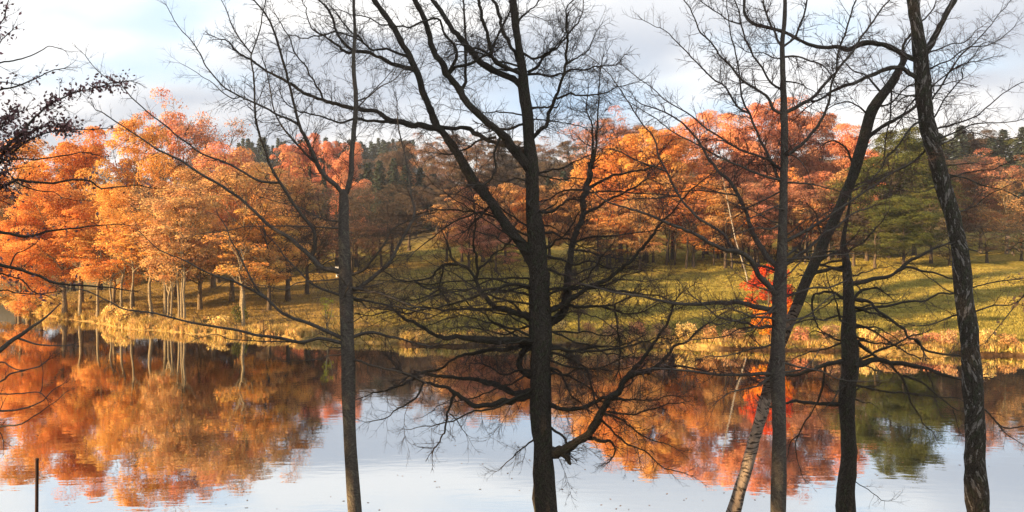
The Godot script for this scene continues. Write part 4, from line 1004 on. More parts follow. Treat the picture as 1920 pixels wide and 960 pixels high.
func shore_plants() -> void:
	var spots := []
	for k in 8500:                                      # dry sedge along the water's edge
		var x := rng.randf_range(-74.0, 46.0)
		var t := 0.1 + 0.3 * smoothstep(-20.0, -8.0, x) + absf(rng.randfn(0.0, 1.5 + 2.0 * smoothstep(-25.0, -45.0, x)))
		var clump := 0.5 * wob.get_noise_2d(x * 9.0, t * 6.0 + 40.0) + 0.12
		if clump < rng.randf_range(-0.5, 0.05): continue
		var d := shore(x) + t
		var s := rng.randf_range(0.55, 1.25) * (1.0 + clump) * (0.5 + 0.16 * smoothstep(-15.0, -42.0, x))
		var g := rng.randf_range(0.6, 1.15)
		spots.append([Transform3D(Basis(Vector3.UP, rng.randf() * TAU).scaled(Vector3(s, s, s)), Vector3(x, ground(x, d) - 0.05, -d)), Color(g, g * rng.randf_range(0.85, 1.05), g * rng.randf_range(0.7, 1.1))])
	scatter("sedge", "dry golden sedge along the far waterline", tuft(61, 26, 0.95, 0.35, 0.022), M.reed, spots)
	spots = []
	for k in 46000:                                     # rough grass higher on the bank
		var x := rng.randf_range(-70.0, 62.0)
		var t := rng.randf() ** 1.25 * 85.0 + 0.8
		var d := shore(x) + t
		var s := rng.randf_range(0.6, 1.4)
		var g := rng.randf_range(0.55, 1.2)
		var litter := smoothstep(-6.0, -18.0, x + wob.get_noise_2d(x * 4.0, d * 4.0) * 10.0)
		var c := Color(g, g, g).lerp(Color(g * 1.0, g * 0.80, g * 1.05), litter * 0.9)
		spots.append([Transform3D(Basis(Vector3.UP, rng.randf() * TAU).scaled(Vector3(s, s, s)), Vector3(x, ground(x, d) - 0.03, -d)), c])
	scatter("meadow_grass", "yellowing rough grass on the sloping far bank", tuft(62, 54, 0.16, 0.85, 0.022), M.bank_grass, spots)
	spots = []
	for k in 10000:                                     # leaves fallen under the trees
		var x := rng.randf_range(-72.0, 60.0)
		var t := rng.randf() * 60.0 + 0.5
		var keep := smoothstep(2.0, -14.0, x) + 0.5 * smoothstep(40.0, 60.0, t) + 0.25 * smoothstep(6.0, 1.0, t)
		if rng.randf() > keep: continue
		var d := shore(x) + t
		var s := rng.randf_range(0.5, 1.3)
		var g := rng.randf_range(0.5, 1.2)
		spots.append([Transform3D(Basis(anyway(rng), rng.randf_range(-0.5, 0.5)) * Basis(Vector3.UP, rng.randf() * TAU).scaled(Vector3(s, s, s)), Vector3(x, ground(x, d) + 0.05, -d)), Color(g, g * rng.randf_range(0.8, 1.1), g)])
	var b := MB.new()
	for k in 7:
		leaf(b, Vector3(rng.randf_range(-0.5, 0.5), rng.randf_range(0, 0.05), rng.randf_range(-0.5, 0.5)), (Vector3.UP + anyway(rng) * 0.4).normalized(), Vector3.UP, 0.09, 0.7, Color.WHITE, rng)
	scatter("fallen_leaves", "russet fallen leaves under the far trees", b.mesh(true), foliage(Color(0.36, 0.24, 0.14)), spots)
	spots = []
	for k in 700:
		var d := rng.randf_range(26.0, 62.0)
		var x := rng.randf_range(-0.62, 0.62) * d
		if d > shore(x) - 0.5 or wob.get_noise_2d(x * 2.5, d * 2.5) < 0.02: continue
		var s := rng.randf_range(0.4, 0.8)
		var g := rng.randf_range(0.3, 1.0)
		spots.append([Transform3D(Basis(Vector3.UP, rng.randf() * TAU).scaled(Vector3(s, 0.3, s)), Vector3(x, 0.012, -d)), Color(g, g, g)])
	var f := MB.new()
	leaf(f, Vector3.ZERO, Vector3.UP, Vector3.UP, 0.07, 0.7, Color.WHITE, rng)
	scatter("floating_leaves", "few dry leaves floating on the pond", f.mesh(true), foliage(Color(0.30, 0.16, 0.07)), spots)
	shrub("bramble_shrub", "pale pinkish shore shrub, leftmost on the right waterline", "low shrubs on the right shore", "bush", 2.3, 76.4, 1.1, 1.46, M.pale_leaf)
	shrub("bramble_shrub", "straw yellow shore shrub, second from left on the right waterline", "low shrubs on the right shore", "bush", 4.2, 76.8, 1.7, 1.01, M.reed)
	shrub("bramble_shrub", "tawny shore shrub, third from left on the right waterline", "low shrubs on the right shore", "bush", 6.6, 76.2, 1.5, 0.96, M.tawny)
	shrub("bramble_shrub", "pale pinkish shore shrub, fourth from left on the right waterline", "low shrubs on the right shore", "bush", 8.6, 75.6, 1.6, 1.33, M.pale_leaf)
	shrub("bramble_shrub", "orange shore shrub, fifth from left on the right waterline", "low shrubs on the right shore", "bush", 10.7, 75.9, 1.7, 1.08, M.pinkish)
	shrub("bramble_shrub", "pale pinkish shore shrub, sixth from left on the right waterline", "low shrubs on the right shore", "bush", 12.9, 76.4, 1.4, 1.21, M.pale_leaf)
	shrub("bramble_shrub", "straw yellow shore shrub, seventh from left on the right waterline", "low shrubs on the right shore", "bush", 14.6, 74.5, 1.7, 1.28, M.reed)
	shrub("bramble_shrub", "tawny shore shrub, eighth from left on the right waterline", "low shrubs on the right shore", "bush", 16.5, 74.0, 1.4, 0.92, M.tawny)
	shrub("bramble_shrub", "pale pinkish shore shrub, ninth from left on the right waterline", "low shrubs on the right shore", "bush", 18.3, 73.4, 1.3, 1.35, M.pale_leaf)
	shrub("bramble_shrub", "orange shore shrub, tenth from left on the right waterline", "low shrubs on the right shore", "bush", 23.5, 72.3, 1.7, 1.07, M.pinkish)
	shrub("bramble_shrub", "pale pinkish shore shrub, eleventh from left on the right waterline", "low shrubs on the right shore", "bush", 25.9, 72.4, 1.6, 1.16, M.pale_leaf)
	shrub("bramble_shrub", "straw yellow shore shrub, twelfth from left on the right waterline", "low shrubs on the right shore", "bush", 28.6, 71.4, 1.7, 1.11, M.reed)
	shrub("bramble_shrub", "tawny shore shrub, thirteenth from left on the right waterline", "low shrubs on the right shore", "bush", 29.7, 70.0, 1.3, 1.35, M.tawny)
	shrub("bramble_shrub", "pale pinkish shore shrub, fourteenth from left on the right waterline", "low shrubs on the right shore", "bush", 31.3, 69.9, 1.5, 1.35, M.pale_leaf)
	shrub("bramble_shrub", "orange shore shrub, fifteenth from left on the right waterline", "low shrubs on the right shore", "bush", 33.1, 70.1, 1.3, 1.07, M.pinkish)
	shrub("bramble_shrub", "pale pinkish shore shrub, sixteenth from left on the right waterline", "low shrubs on the right shore", "bush", 34.2, 69.4, 1.7, 0.96, M.pale_leaf)
	shrub("bramble_shrub", "straw yellow shore shrub, seventeenth from left on the right waterline", "low shrubs on the right shore", "bush", 37.0, 69.2, 1.6, 1.08, M.reed)
	shrub("bramble_shrub", "tawny shore shrub, rightmost on the right waterline", "low shrubs on the right shore", "bush", 38.5, 68.9, 1.2, 1.15, M.tawny)
	shrub("green_bush", "green bush on the left shore beside a pale trunk", "", "bush", -27.3, 89.0, 2.1, 1.2, M.olive)
	shrub("yellow_shrub", "bright yellow shrub, leftmost at the left waterline", "yellow shrubs on the left shore", "bush", -62.6, 116.9, 2.2, 1.5, M.reed)
	shrub("yellow_shrub", "bright yellow shrub, second from left at the left waterline", "yellow shrubs on the left shore", "bush", -58.9, 113.3, 1.9, 1.5, M.reed)
	shrub("yellow_shrub", "bright yellow shrub, third from left at the left waterline", "yellow shrubs on the left shore", "bush", -53.1, 106.4, 1.7, 1.5, M.reed)
	shrub("yellow_shrub", "bright yellow shrub, fourth from left at the left waterline", "yellow shrubs on the left shore", "bush", -43.9, 97.3, 1.8, 1.5, M.reed)
	shrub("yellow_shrub", "bright yellow shrub, fifth from left at the left waterline", "yellow shrubs on the left shore", "bush", -41.0, 94.0, 2.0, 1.5, M.reed)
	shrub("yellow_shrub", "bright yellow shrub, rightmost at the left waterline", "yellow shrubs on the left shore", "bush", -28.5, 86.3, 1.4, 1.5, M.reed)

func near_trees() -> void:
	bare_tree("leafy_oak_tree", "oak at the left edge still holding withered purplish brown leaves", Vector3(-10.15, 2.69, -16.00), M.oak, M.twig_red, {rough = 0.14, crook = 0.05, gap = 0.085, length = 0.42, up = 0.03, gnarl = 0.24, leaves = 7.0, leaf_mat = M.dead_leaf}, 77)
	limb("trunk", [0.00, -0.17, 0.00, 0.280, 0.10, 0.60, 0.00, 0.261, 0.24, 3.10, 0.00, 0.233, 0.34, 5.02, 0.00, 0.205, 0.45, 6.66, 0.00, 0.159, 0.53, 7.91, 0.00, 0.112, 0.59, 9.25, 0.00, 0.070, 0.63, 10.41, 0.00, 0.042], 0)
	limb("branch", [0.53, 8.29, 0.00, 0.020, 0.64, 8.55, -0.06, 0.017, 0.85, 8.72, -0.11, 0.014, 1.06, 8.76, -0.17, 0.013, 1.26, 8.83, -0.25, 0.011, 1.45, 8.97, -0.36, 0.009, 1.58, 9.07, -0.42, 0.008, 1.73, 9.08, -0.47, 0.007, 1.84, 9.05, -0.50, 0.006], 0.25)
	limb("branch", [0.49, 7.62, 0.00, 0.024, 0.63, 8.02, -0.08, 0.019, 0.84, 8.23, -0.13, 0.017, 1.04, 8.28, -0.20, 0.015, 1.25, 8.42, -0.33, 0.013, 1.41, 8.54, -0.43, 0.011, 1.54, 8.64, -0.49, 0.010, 1.68, 8.69, -0.54, 0.009, 1.78, 8.72, -0.57, 0.008], 0.8)
	limb("branch", [0.51, 8.00, 0.00, 0.016, 0.64, 8.40, -0.14, 0.012, 0.82, 8.40, -0.16, 0.011, 0.98, 8.37, -0.15, 0.010, 1.21, 8.32, -0.16, 0.008], 0.6)
	limb("limb", [0.45, 6.56, 0.00, 0.032, 0.67, 6.95, -0.08, 0.027, 1.03, 7.25, -0.13, 0.023, 1.33, 7.71, -0.29, 0.020, 1.48, 7.92, -0.39, 0.018, 1.63, 8.07, -0.48, 0.017, 1.86, 8.23, -0.62, 0.015, 2.10, 8.31, -0.73, 0.013, 2.31, 8.40, -0.82, 0.012, 2.53, 8.48, -0.90, 0.010, 2.66, 8.51, -0.94, 0.010, 2.83, 8.55, -0.98, 0.009], 1.5)
	limb("branch", [0.43, 6.27, 0.00, 0.024, 0.65, 6.67, -0.12, 0.020, 0.97, 7.07, -0.25, 0.017, 1.29, 7.36, -0.37, 0.015, 1.63, 7.52, -0.48, 0.013, 2.06, 7.58, -0.60, 0.011, 2.51, 7.62, -0.72, 0.008], 0.9)
	limb("branch", [0.45, 6.76, -0.03, 0.020, 0.66, 6.91, -0.10, 0.018, 0.91, 6.94, -0.18, 0.016, 1.11, 6.98, -0.25, 0.015, 1.50, 7.00, -0.35, 0.013, 1.94, 7.09, -0.45, 0.011, 2.20, 7.15, -0.52, 0.010, 2.47, 7.08, -0.59, 0.008], 0.55)
	limb("limb", [0.39, 5.89, 0.00, 0.036, 0.60, 6.28, -0.13, 0.030, 0.95, 6.58, -0.28, 0.026, 1.20, 6.57, -0.35, 0.024, 1.64, 6.57, -0.46, 0.020, 2.08, 6.63, -0.56, 0.017, 2.26, 6.63, -0.60, 0.016, 2.44, 6.51, -0.65, 0.014, 2.71, 6.52, -0.71, 0.012, 3.08, 6.54, -0.80, 0.010, 3.31, 6.51, -0.86, 0.009], 0.6)
	limb("branch", [1.03, 6.57, -0.31, 0.014, 1.16, 6.48, -0.34, 0.013, 1.39, 6.41, -0.37, 0.011, 1.64, 6.39, -0.45, 0.009, 1.74, 6.29, -0.55, 0.008, 1.92, 6.25, -0.68, 0.007, 2.10, 6.27, -0.74, 0.006], 0.25)
	limb("limb", [0.38, 5.41, 0.00, 0.040, 0.65, 5.68, -0.12, 0.033, 0.81, 5.66, -0.18, 0.030, 1.05, 5.59, -0.27, 0.027, 1.31, 5.61, -0.34, 0.024, 1.66, 5.70, -0.42, 0.020, 2.02, 5.74, -0.49, 0.016, 2.38, 5.76, -0.56, 0.013, 2.84, 5.79, -0.68, 0.008], 0.6)
	limb("limb", [0.34, 4.83, 0.00, 0.040, 0.65, 5.12, -0.12, 0.033, 0.82, 5.05, -0.17, 0.031, 1.04, 4.98, -0.24, 0.028, 1.44, 4.86, -0.36, 0.024, 1.67, 4.73, -0.43, 0.022, 1.94, 4.69, -0.50, 0.019, 2.41, 4.64, -0.63, 0.015, 2.93, 4.55, -0.77, 0.011], 0.5)
	limb("branch", [0.34, 4.73, 0.00, 0.024, 0.71, 4.92, -0.18, 0.017, 0.97, 4.82, -0.25, 0.014, 1.17, 4.77, -0.24, 0.013, 1.37, 4.58, -0.23, 0.010, 1.58, 4.51, -0.28, 0.008], 0.9)
	limb("branch", [0.34, 4.44, 0.00, 0.020, 0.87, 4.59, -0.07, 0.014, 1.16, 4.51, -0.25, 0.012, 1.43, 4.52, -0.48, 0.010, 1.60, 4.56, -0.53, 0.008], 0.5)
	limb("branch", [0.96, 5.00, -0.22, 0.016, 1.03, 5.21, -0.31, 0.012, 1.16, 5.31, -0.35, 0.010, 1.38, 5.43, -0.30, 0.008, 1.44, 5.56, -0.31, 0.006], 0.2)
	limb("branch", [0.57, 8.97, 0.00, 0.020, 0.74, 9.17, -0.04, 0.016, 0.86, 9.33, -0.09, 0.013, 0.88, 9.60, -0.22, 0.011, 0.91, 9.88, -0.34, 0.008], 0.7)
	limb("branch", [0.53, 8.10, 0.00, 0.016, 0.61, 8.72, -0.20, 0.012, 0.74, 8.97, -0.21, 0.010, 0.91, 9.21, -0.21, 0.009, 1.02, 9.34, -0.25, 0.008], 0.8)
	limb("branch", [0.45, 6.66, 0.00, 0.028, 0.63, 7.25, -0.16, 0.018, 0.78, 7.51, -0.24, 0.015, 0.89, 7.71, -0.30, 0.012, 1.01, 7.82, -0.34, 0.010, 1.18, 7.92, -0.39, 0.008], 1.9)
	limb("branch", [0.43, 6.46, 0.00, 0.028, 0.68, 6.77, -0.15, 0.023, 0.80, 7.07, -0.28, 0.019, 0.97, 7.23, -0.33, 0.017, 1.10, 7.42, -0.35, 0.016, 1.39, 7.54, -0.36, 0.013, 1.77, 7.63, -0.40, 0.010, 2.03, 7.61, -0.47, 0.008], 1.9)
	limb("branch", [0.41, 6.18, 0.00, 0.024, 0.68, 6.47, -0.07, 0.016, 0.82, 6.52, -0.16, 0.013, 0.91, 6.43, -0.26, 0.011, 0.97, 6.27, -0.34, 0.008], 1.9)
	limb("branch", [0.41, 6.08, 0.00, 0.024, 0.63, 6.37, -0.08, 0.017, 0.75, 6.67, -0.19, 0.012, 0.86, 6.78, -0.27, 0.010, 1.02, 6.80, -0.33, 0.008], 1.5)
	bare_tree("low_bare_tree", "low bare tree leaning in from the lower left corner", Vector3(-9.34, 3.35, -14.00), M.smooth, M.twig, {rough = 0.08, crook = 0.03, gap = 0.22, length = 0.35, up = 0.05, gnarl = 0.15}, 88)
	limb("trunk", [0.00, -0.49, 0.00, 0.139, 0.08, 0.52, 0.00, 0.122, 0.25, 1.70, 0.00, 0.106, 0.51, 2.38, 0.00, 0.069, 0.93, 2.80, 0.00, 0.049, 1.26, 3.08, 0.00, 0.037, 1.43, 3.22, 0.00, 0.033, 1.56, 3.30, 0.00, 0.031, 1.77, 3.45, 0.00, 0.022, 1.94, 3.57, 0.00, 0.016, 2.10, 3.72, 0.00, 0.012, 2.21, 3.83, 0.00, 0.008], 0)
	limb("branch", [1.53, 3.27, 0.00, 0.018, 1.71, 3.20, -0.02, 0.014, 1.91, 3.15, -0.06, 0.012, 2.07, 3.14, -0.15, 0.009, 2.26, 3.13, -0.25, 0.007], 0.3)
	limb("limb", [0.42, 2.21, 0.00, 0.028, 0.75, 2.44, -0.16, 0.020, 1.13, 2.55, -0.24, 0.015, 1.28, 2.67, -0.21, 0.013, 1.50, 2.73, -0.19, 0.011, 1.74, 2.81, -0.20, 0.009, 1.86, 2.89, -0.23, 0.007], 0.4)
	limb("branch", [0.59, 2.46, 0.00, 0.021, 0.97, 2.81, 0.08, 0.015, 1.35, 2.90, 0.14, 0.012, 1.55, 2.82, 0.20, 0.010, 1.76, 2.80, 0.26, 0.009, 2.04, 2.86, 0.33, 0.007, 2.24, 2.99, 0.37, 0.005], 0.4)
	limb("limb", [0.34, 1.96, 0.00, 0.028, 0.78, 2.06, -0.11, 0.021, 1.15, 2.07, -0.19, 0.017, 1.38, 2.08, -0.24, 0.014, 1.61, 2.16, -0.29, 0.012, 1.77, 2.24, -0.32, 0.010, 1.91, 2.40, -0.37, 0.008, 2.03, 2.47, -0.40, 0.007], 0.4)
	limb("limb", [0.29, 1.83, 0.00, 0.028, 0.89, 1.82, 0.08, 0.020, 1.35, 1.90, 0.15, 0.015, 1.74, 1.96, 0.26, 0.012, 2.09, 2.15, 0.37, 0.009, 2.33, 2.33, 0.44, 0.007, 2.54, 2.48, 0.49, 0.005], 0.4)
	limb("branch", [0.38, 2.12, 0.00, 0.021, 0.71, 2.33, -0.21, 0.016, 1.08, 2.33, -0.32, 0.012, 1.42, 2.33, -0.32, 0.010, 1.66, 2.35, -0.35, 0.008, 1.77, 2.26, -0.40, 0.007], 0.4)
	limb("branch", [1.68, 2.34, -0.36, 0.009, 1.71, 2.42, -0.38, 0.008, 1.73, 2.66, -0.38, 0.005, 1.72, 2.75, -0.38, 0.004], 0.3)
	limb("branch", [0.27, 1.75, 0.00, 0.018, 0.73, 1.76, -0.05, 0.012, 0.97, 1.78, -0.21, 0.009, 1.09, 1.71, -0.31, 0.008, 1.12, 1.58, -0.33, 0.007], 0.4)
	bare_tree("slim_bare_tree", "slim smooth-barked bare tree left of the big oak, its branches rising outward", Vector3(-3.51, 1.38, -20.00), M.smooth, M.twig, {rough = 0.12, crook = 0.03, gap = 0.085, length = 0.7, up = 0.05, gnarl = 0.16}, 11)
	limb("trunk", [0.00, -0.12, 0.00, 0.175, -0.05, 0.72, 0.00, 0.157, -0.16, 2.65, 0.00, 0.146, -0.20, 4.57, 0.00, 0.152, -0.24, 6.02, 0.00, 0.140, -0.28, 6.98, 0.00, 0.117, -0.29, 7.94, 0.00, 0.099], 0)
	limb("limb", [-0.29, 7.87, 0.00, 0.066, -0.19, 8.01, -0.01, 0.063, -0.12, 8.46, -0.04, 0.059, -0.09, 9.03, -0.08, 0.054, -0.04, 9.58, -0.10, 0.051, -0.02, 10.04, -0.13, 0.048, -0.08, 10.80, -0.15, 0.043, -0.07, 11.37, -0.17, 0.040, -0.08, 12.33, -0.21, 0.035, -0.10, 13.19, -0.25, 0.031], 1)
	limb("limb", [-0.30, 7.89, 0.00, 0.056, -0.44, 8.08, 0.08, 0.051, -0.61, 8.23, 0.14, 0.048, -0.77, 8.44, 0.20, 0.046, -0.92, 8.83, 0.31, 0.042, -1.06, 9.14, 0.42, 0.038, -1.18, 9.41, 0.55, 0.036, -1.25, 10.02, 0.83, 0.031, -1.31, 10.44, 1.06, 0.027, -1.36, 10.73, 1.23, 0.025, -1.43, 11.16, 1.48, 0.021, -1.61, 11.54, 1.71, 0.018, -1.78, 11.75, 1.85, 0.016, -1.88, 12.03, 1.98, 0.014], 1)
	limb("limb", [-0.26, 6.09, 0.00, 0.061, -0.46, 6.17, -0.07, 0.057, -0.86, 6.24, -0.20, 0.053, -1.16, 6.54, -0.34, 0.050, -1.76, 7.00, -0.58, 0.044, -2.27, 7.28, -0.76, 0.040, -2.85, 7.80, -1.00, 0.036, -3.38, 8.13, -1.19, 0.032, -4.15, 8.55, -1.46, 0.027, -4.54, 8.80, -1.59, 0.025, -5.18, 9.11, -1.80, 0.021, -5.90, 9.53, -2.04, 0.017, -6.39, 9.85, -2.20, 0.015, -6.75, 10.07, -2.32, 0.013, -6.99, 10.17, -2.39, 0.011], 0.7)
	limb("limb", [-1.07, 6.49, -0.31, 0.046, -0.99, 6.80, -0.25, 0.042, -1.02, 7.08, -0.20, 0.040, -1.15, 7.30, -0.15, 0.038, -1.43, 7.68, -0.05, 0.035, -1.70, 8.15, 0.06, 0.031, -1.91, 8.53, 0.15, 0.028, -1.98, 8.82, 0.22, 0.027, -2.09, 9.15, 0.29, 0.025, -2.17, 9.58, 0.38, 0.022, -2.14, 10.08, 0.49, 0.020, -2.14, 10.50, 0.58, 0.018, -2.16, 10.88, 0.67, 0.016, -1.95, 11.40, 0.79, 0.013, -1.84, 11.77, 0.87, 0.011, -1.76, 12.12, 0.95, 0.010], 1)
	limb("branch", [-1.70, 8.15, 0.06, 0.030, -2.19, 8.19, -0.03, 0.027, -2.59, 8.40, -0.13, 0.025, -2.99, 8.60, -0.22, 0.023, -3.57, 8.83, -0.34, 0.020, -4.11, 9.20, -0.45, 0.018, -4.58, 9.56, -0.55, 0.016, -4.97, 9.84, -0.62, 0.014, -5.37, 10.22, -0.71, 0.013, -5.66, 10.53, -0.78, 0.011, -5.92, 10.61, -0.83, 0.011, -6.25, 10.85, -0.89, 0.009, -6.56, 11.23, -0.98, 0.008], 0.6)
	limb("branch", [-1.17, 9.38, 0.53, 0.030, -1.42, 9.51, 0.63, 0.026, -1.60, 9.56, 0.72, 0.024, -1.82, 9.69, 0.85, 0.022, -2.04, 9.81, 0.96, 0.021, -2.27, 9.91, 1.05, 0.019, -2.55, 10.06, 1.15, 0.017, -2.74, 10.26, 1.22, 0.015, -2.94, 10.50, 1.29, 0.014, -3.05, 10.73, 1.34, 0.013, -3.20, 11.00, 1.42, 0.011, -3.42, 11.25, 1.51, 0.009, -3.55, 11.48, 1.59, 0.008, -3.62, 11.69, 1.68, 0.007], 0.7)
	limb("branch", [-2.27, 9.91, 1.05, 0.014, -2.46, 9.88, 1.01, 0.012, -2.68, 9.99, 0.96, 0.011, -2.92, 10.22, 0.90, 0.009, -3.19, 10.38, 0.84, 0.007, -3.43, 10.53, 0.79, 0.006, -3.67, 10.70, 0.73, 0.005], 0.6)
	limb("branch", [-2.16, 10.91, 0.67, 0.020, -2.38, 11.16, 0.56, 0.016, -2.59, 11.45, 0.46, 0.013, -2.69, 11.64, 0.41, 0.012, -2.85, 12.03, 0.33, 0.009, -3.02, 12.29, 0.25, 0.007], 1)
	limb("branch", [-0.77, 8.50, 0.22, 0.030, -1.10, 8.77, 0.08, 0.026, -1.45, 9.13, -0.11, 0.022, -1.70, 9.41, -0.21, 0.020, -1.91, 9.80, -0.29, 0.017, -2.05, 10.30, -0.36, 0.014, -2.15, 10.75, -0.45, 0.012, -2.26, 11.06, -0.55, 0.010], 1)
	limb("limb", [-0.17, 5.69, 0.00, 0.051, 0.08, 5.81, -0.08, 0.046, 0.51, 6.16, -0.18, 0.040, 0.74, 6.39, -0.24, 0.037, 0.88, 6.70, -0.34, 0.034, 1.01, 6.96, -0.43, 0.032, 1.24, 7.49, -0.63, 0.028, 1.12, 8.03, -0.85, 0.024, 1.06, 8.54, -1.05, 0.021, 0.92, 9.00, -1.22, 0.018, 0.78, 9.58, -1.42, 0.015, 0.72, 10.25, -1.60, 0.011], 1)
	limb("limb", [-0.19, 6.05, 0.00, 0.040, 0.15, 6.16, 0.12, 0.033, 0.28, 6.26, 0.17, 0.031, 0.43, 6.45, 0.26, 0.028, 0.66, 6.73, 0.37, 0.023, 0.87, 7.09, 0.45, 0.018, 1.17, 7.26, 0.52, 0.015, 1.65, 7.43, 0.65, 0.010], 1)
	limb("branch", [-0.17, 5.58, 0.00, 0.035, 0.29, 5.45, -0.14, 0.026, 0.75, 5.35, -0.33, 0.020, 1.15, 5.25, -0.64, 0.016, 1.63, 5.11, -0.89, 0.011], 1)
	limb("limb", [-0.18, 5.80, 0.00, 0.040, 0.41, 5.69, 0.18, 0.027, 0.84, 5.58, 0.36, 0.021, 1.19, 5.44, 0.59, 0.016, 1.67, 5.35, 0.83, 0.010], 1)
	limb("limb", [-0.22, 4.60, 0.00, 0.051, -0.70, 4.79, -0.12, 0.043, -1.10, 4.96, -0.23, 0.038, -1.50, 5.08, -0.32, 0.034, -1.82, 5.22, -0.38, 0.031, -2.11, 5.49, -0.44, 0.028, -2.39, 5.73, -0.49, 0.025, -2.65, 6.20, -0.56, 0.021, -2.85, 6.58, -0.62, 0.018, -3.03, 6.85, -0.67, 0.015, -3.16, 7.17, -0.73, 0.013, -3.38, 7.44, -0.79, 0.011], 0.7)
	limb("branch", [-2.11, 5.49, -0.44, 0.031, -2.36, 5.65, -0.36, 0.027, -2.65, 5.83, -0.23, 0.024, -2.95, 5.98, -0.10, 0.021, -3.31, 6.09, -0.04, 0.018, -3.69, 6.28, -0.03, 0.016, -4.06, 6.47, -0.03, 0.013, -4.43, 6.63, -0.02, 0.011, -4.70, 6.88, 0.03, 0.009, -4.85, 7.04, 0.09, 0.008], 0.5)
	limb("limb", [-0.22, 4.51, 0.00, 0.045, -0.89, 4.63, -0.14, 0.039, -1.37, 4.51, -0.28, 0.037, -1.89, 4.64, -0.38, 0.034, -2.30, 4.66, -0.45, 0.032, -2.78, 4.77, -0.51, 0.029, -3.37, 4.85, -0.56, 0.026, -4.17, 5.01, -0.60, 0.022, -4.80, 5.17, -0.63, 0.020, -5.45, 5.24, -0.66, 0.017, -5.79, 5.39, -0.69, 0.015, -6.13, 5.54, -0.73, 0.014, -6.41, 5.67, -0.76, 0.013, -6.95, 5.74, -0.84, 0.011], 0.5)
	limb("branch", [-1.21, 4.49, -0.23, 0.020, -1.77, 4.53, -0.44, 0.017, -2.33, 4.51, -0.65, 0.014, -2.76, 4.53, -0.69, 0.012, -3.11, 4.56, -0.70, 0.011, -3.39, 4.66, -0.72, 0.010, -3.89, 4.56, -0.84, 0.008], 0.6)
	limb("branch", [-0.24, 5.58, 0.00, 0.035, -0.72, 5.71, -0.20, 0.028, -1.13, 5.86, -0.38, 0.024, -1.40, 6.12, -0.51, 0.020, -1.78, 6.50, -0.66, 0.016, -1.99, 6.74, -0.76, 0.013, -2.26, 6.97, -0.88, 0.011], 0.7)
	limb("branch", [-0.25, 5.99, 0.00, 0.020, -0.76, 5.95, 0.26, 0.015, -1.21, 5.93, 0.54, 0.011, -1.43, 5.78, 0.73, 0.009, -1.76, 5.86, 0.94, 0.007], 0.7)
	limb("branch", [-0.28, 7.27, 0.00, 0.020, -0.77, 7.34, -0.10, 0.016, -1.25, 7.57, -0.24, 0.013, -1.70, 7.70, -0.47, 0.010, -2.20, 7.82, -0.65, 0.008], 0.8)
	limb("branch", [-0.29, 7.12, 0.00, 0.020, -1.03, 7.15, 0.36, 0.015, -1.64, 7.17, 0.56, 0.013, -2.24, 7.16, 0.63, 0.011, -2.70, 7.06, 0.69, 0.009, -3.29, 6.97, 0.86, 0.007], 0.6)
	limb("limb", [-0.19, 4.63, 0.00, 0.045, 0.07, 4.72, -0.09, 0.038, 0.36, 4.75, -0.18, 0.033, 0.69, 4.66, -0.29, 0.028, 1.13, 4.53, -0.42, 0.022, 1.66, 4.39, -0.58, 0.016], 1)
	limb("branch", [-0.18, 4.19, 0.00, 0.030, 0.12, 4.13, 0.11, 0.025, 0.42, 4.05, 0.26, 0.022, 0.84, 3.97, 0.36, 0.017, 1.22, 3.87, 0.35, 0.014, 1.63, 3.68, 0.43, 0.010], 1)
	limb("branch", [-0.07, 10.00, -0.12, 0.020, 0.23, 10.12, -0.23, 0.016, 0.51, 10.41, -0.37, 0.013, 0.79, 10.58, -0.57, 0.011, 1.07, 11.00, -0.82, 0.008], 1)
	limb("branch", [-0.02, 9.82, -0.12, 0.015, 0.41, 10.20, 0.15, 0.011, 0.78, 10.53, 0.27, 0.009, 1.01, 10.77, 0.38, 0.007], 1)
	branches(3.97, 6.50, 9, 1.0, 2.6, 0.018, 0.030, 0.80)
	bare_tree("bare_oak_tree", "big gnarled bare oak in the middle with a dense tangle of low limbs", Vector3(0.89, 0.75, -22.00), M.oak, M.twig, {rough = 0.24, crook = 0.095, gap = 0.075, length = 0.85, up = 0.03, gnarl = 0.3, leaves = 0.05, leaf_mat = M.dead_leaf}, 22)
	limb("trunk", [0.00, -0.29, 0.00, 0.321, -0.07, 0.77, 0.00, 0.282, -0.13, 2.09, 0.00, 0.269, -0.17, 3.41, 0.00, 0.257, -0.17, 4.47, 0.00, 0.244, -0.19, 5.53, 0.00, 0.244, -0.22, 6.59, 0.00, 0.237, -0.29, 7.51, 0.00, 0.205, -0.36, 8.44, 0.00, 0.167, -0.42, 9.50, 0.00, 0.148, -0.52, 10.56, 0.00, 0.141, -0.60, 11.35, 0.00, 0.154, -0.69, 12.14, 0.00, 0.115, -0.79, 12.81, 0.00, 0.103, -0.89, 13.47, 0.00, 0.096, -0.98, 14.26, 0.00, 0.083], 0)
	limb("limb", [-0.29, 6.75, 0.00, 0.144, -0.53, 7.26, -0.05, 0.134, -0.99, 7.82, -0.08, 0.126, -1.49, 8.50, -0.15, 0.117, -1.81, 8.93, -0.21, 0.112, -2.09, 9.37, -0.28, 0.108, -2.35, 9.80, -0.35, 0.104, -2.64, 10.24, -0.43, 0.100, -2.91, 10.75, -0.53, 0.096, -3.13, 11.19, -0.62, 0.092, -3.28, 11.76, -0.72, 0.088, -3.55, 12.24, -0.81, 0.085, -3.81, 12.81, -0.91, 0.081, -4.08, 13.23, -0.97, 0.077, -4.42, 13.72, -1.05, 0.073, -4.64, 14.20, -1.10, 0.070], 1)
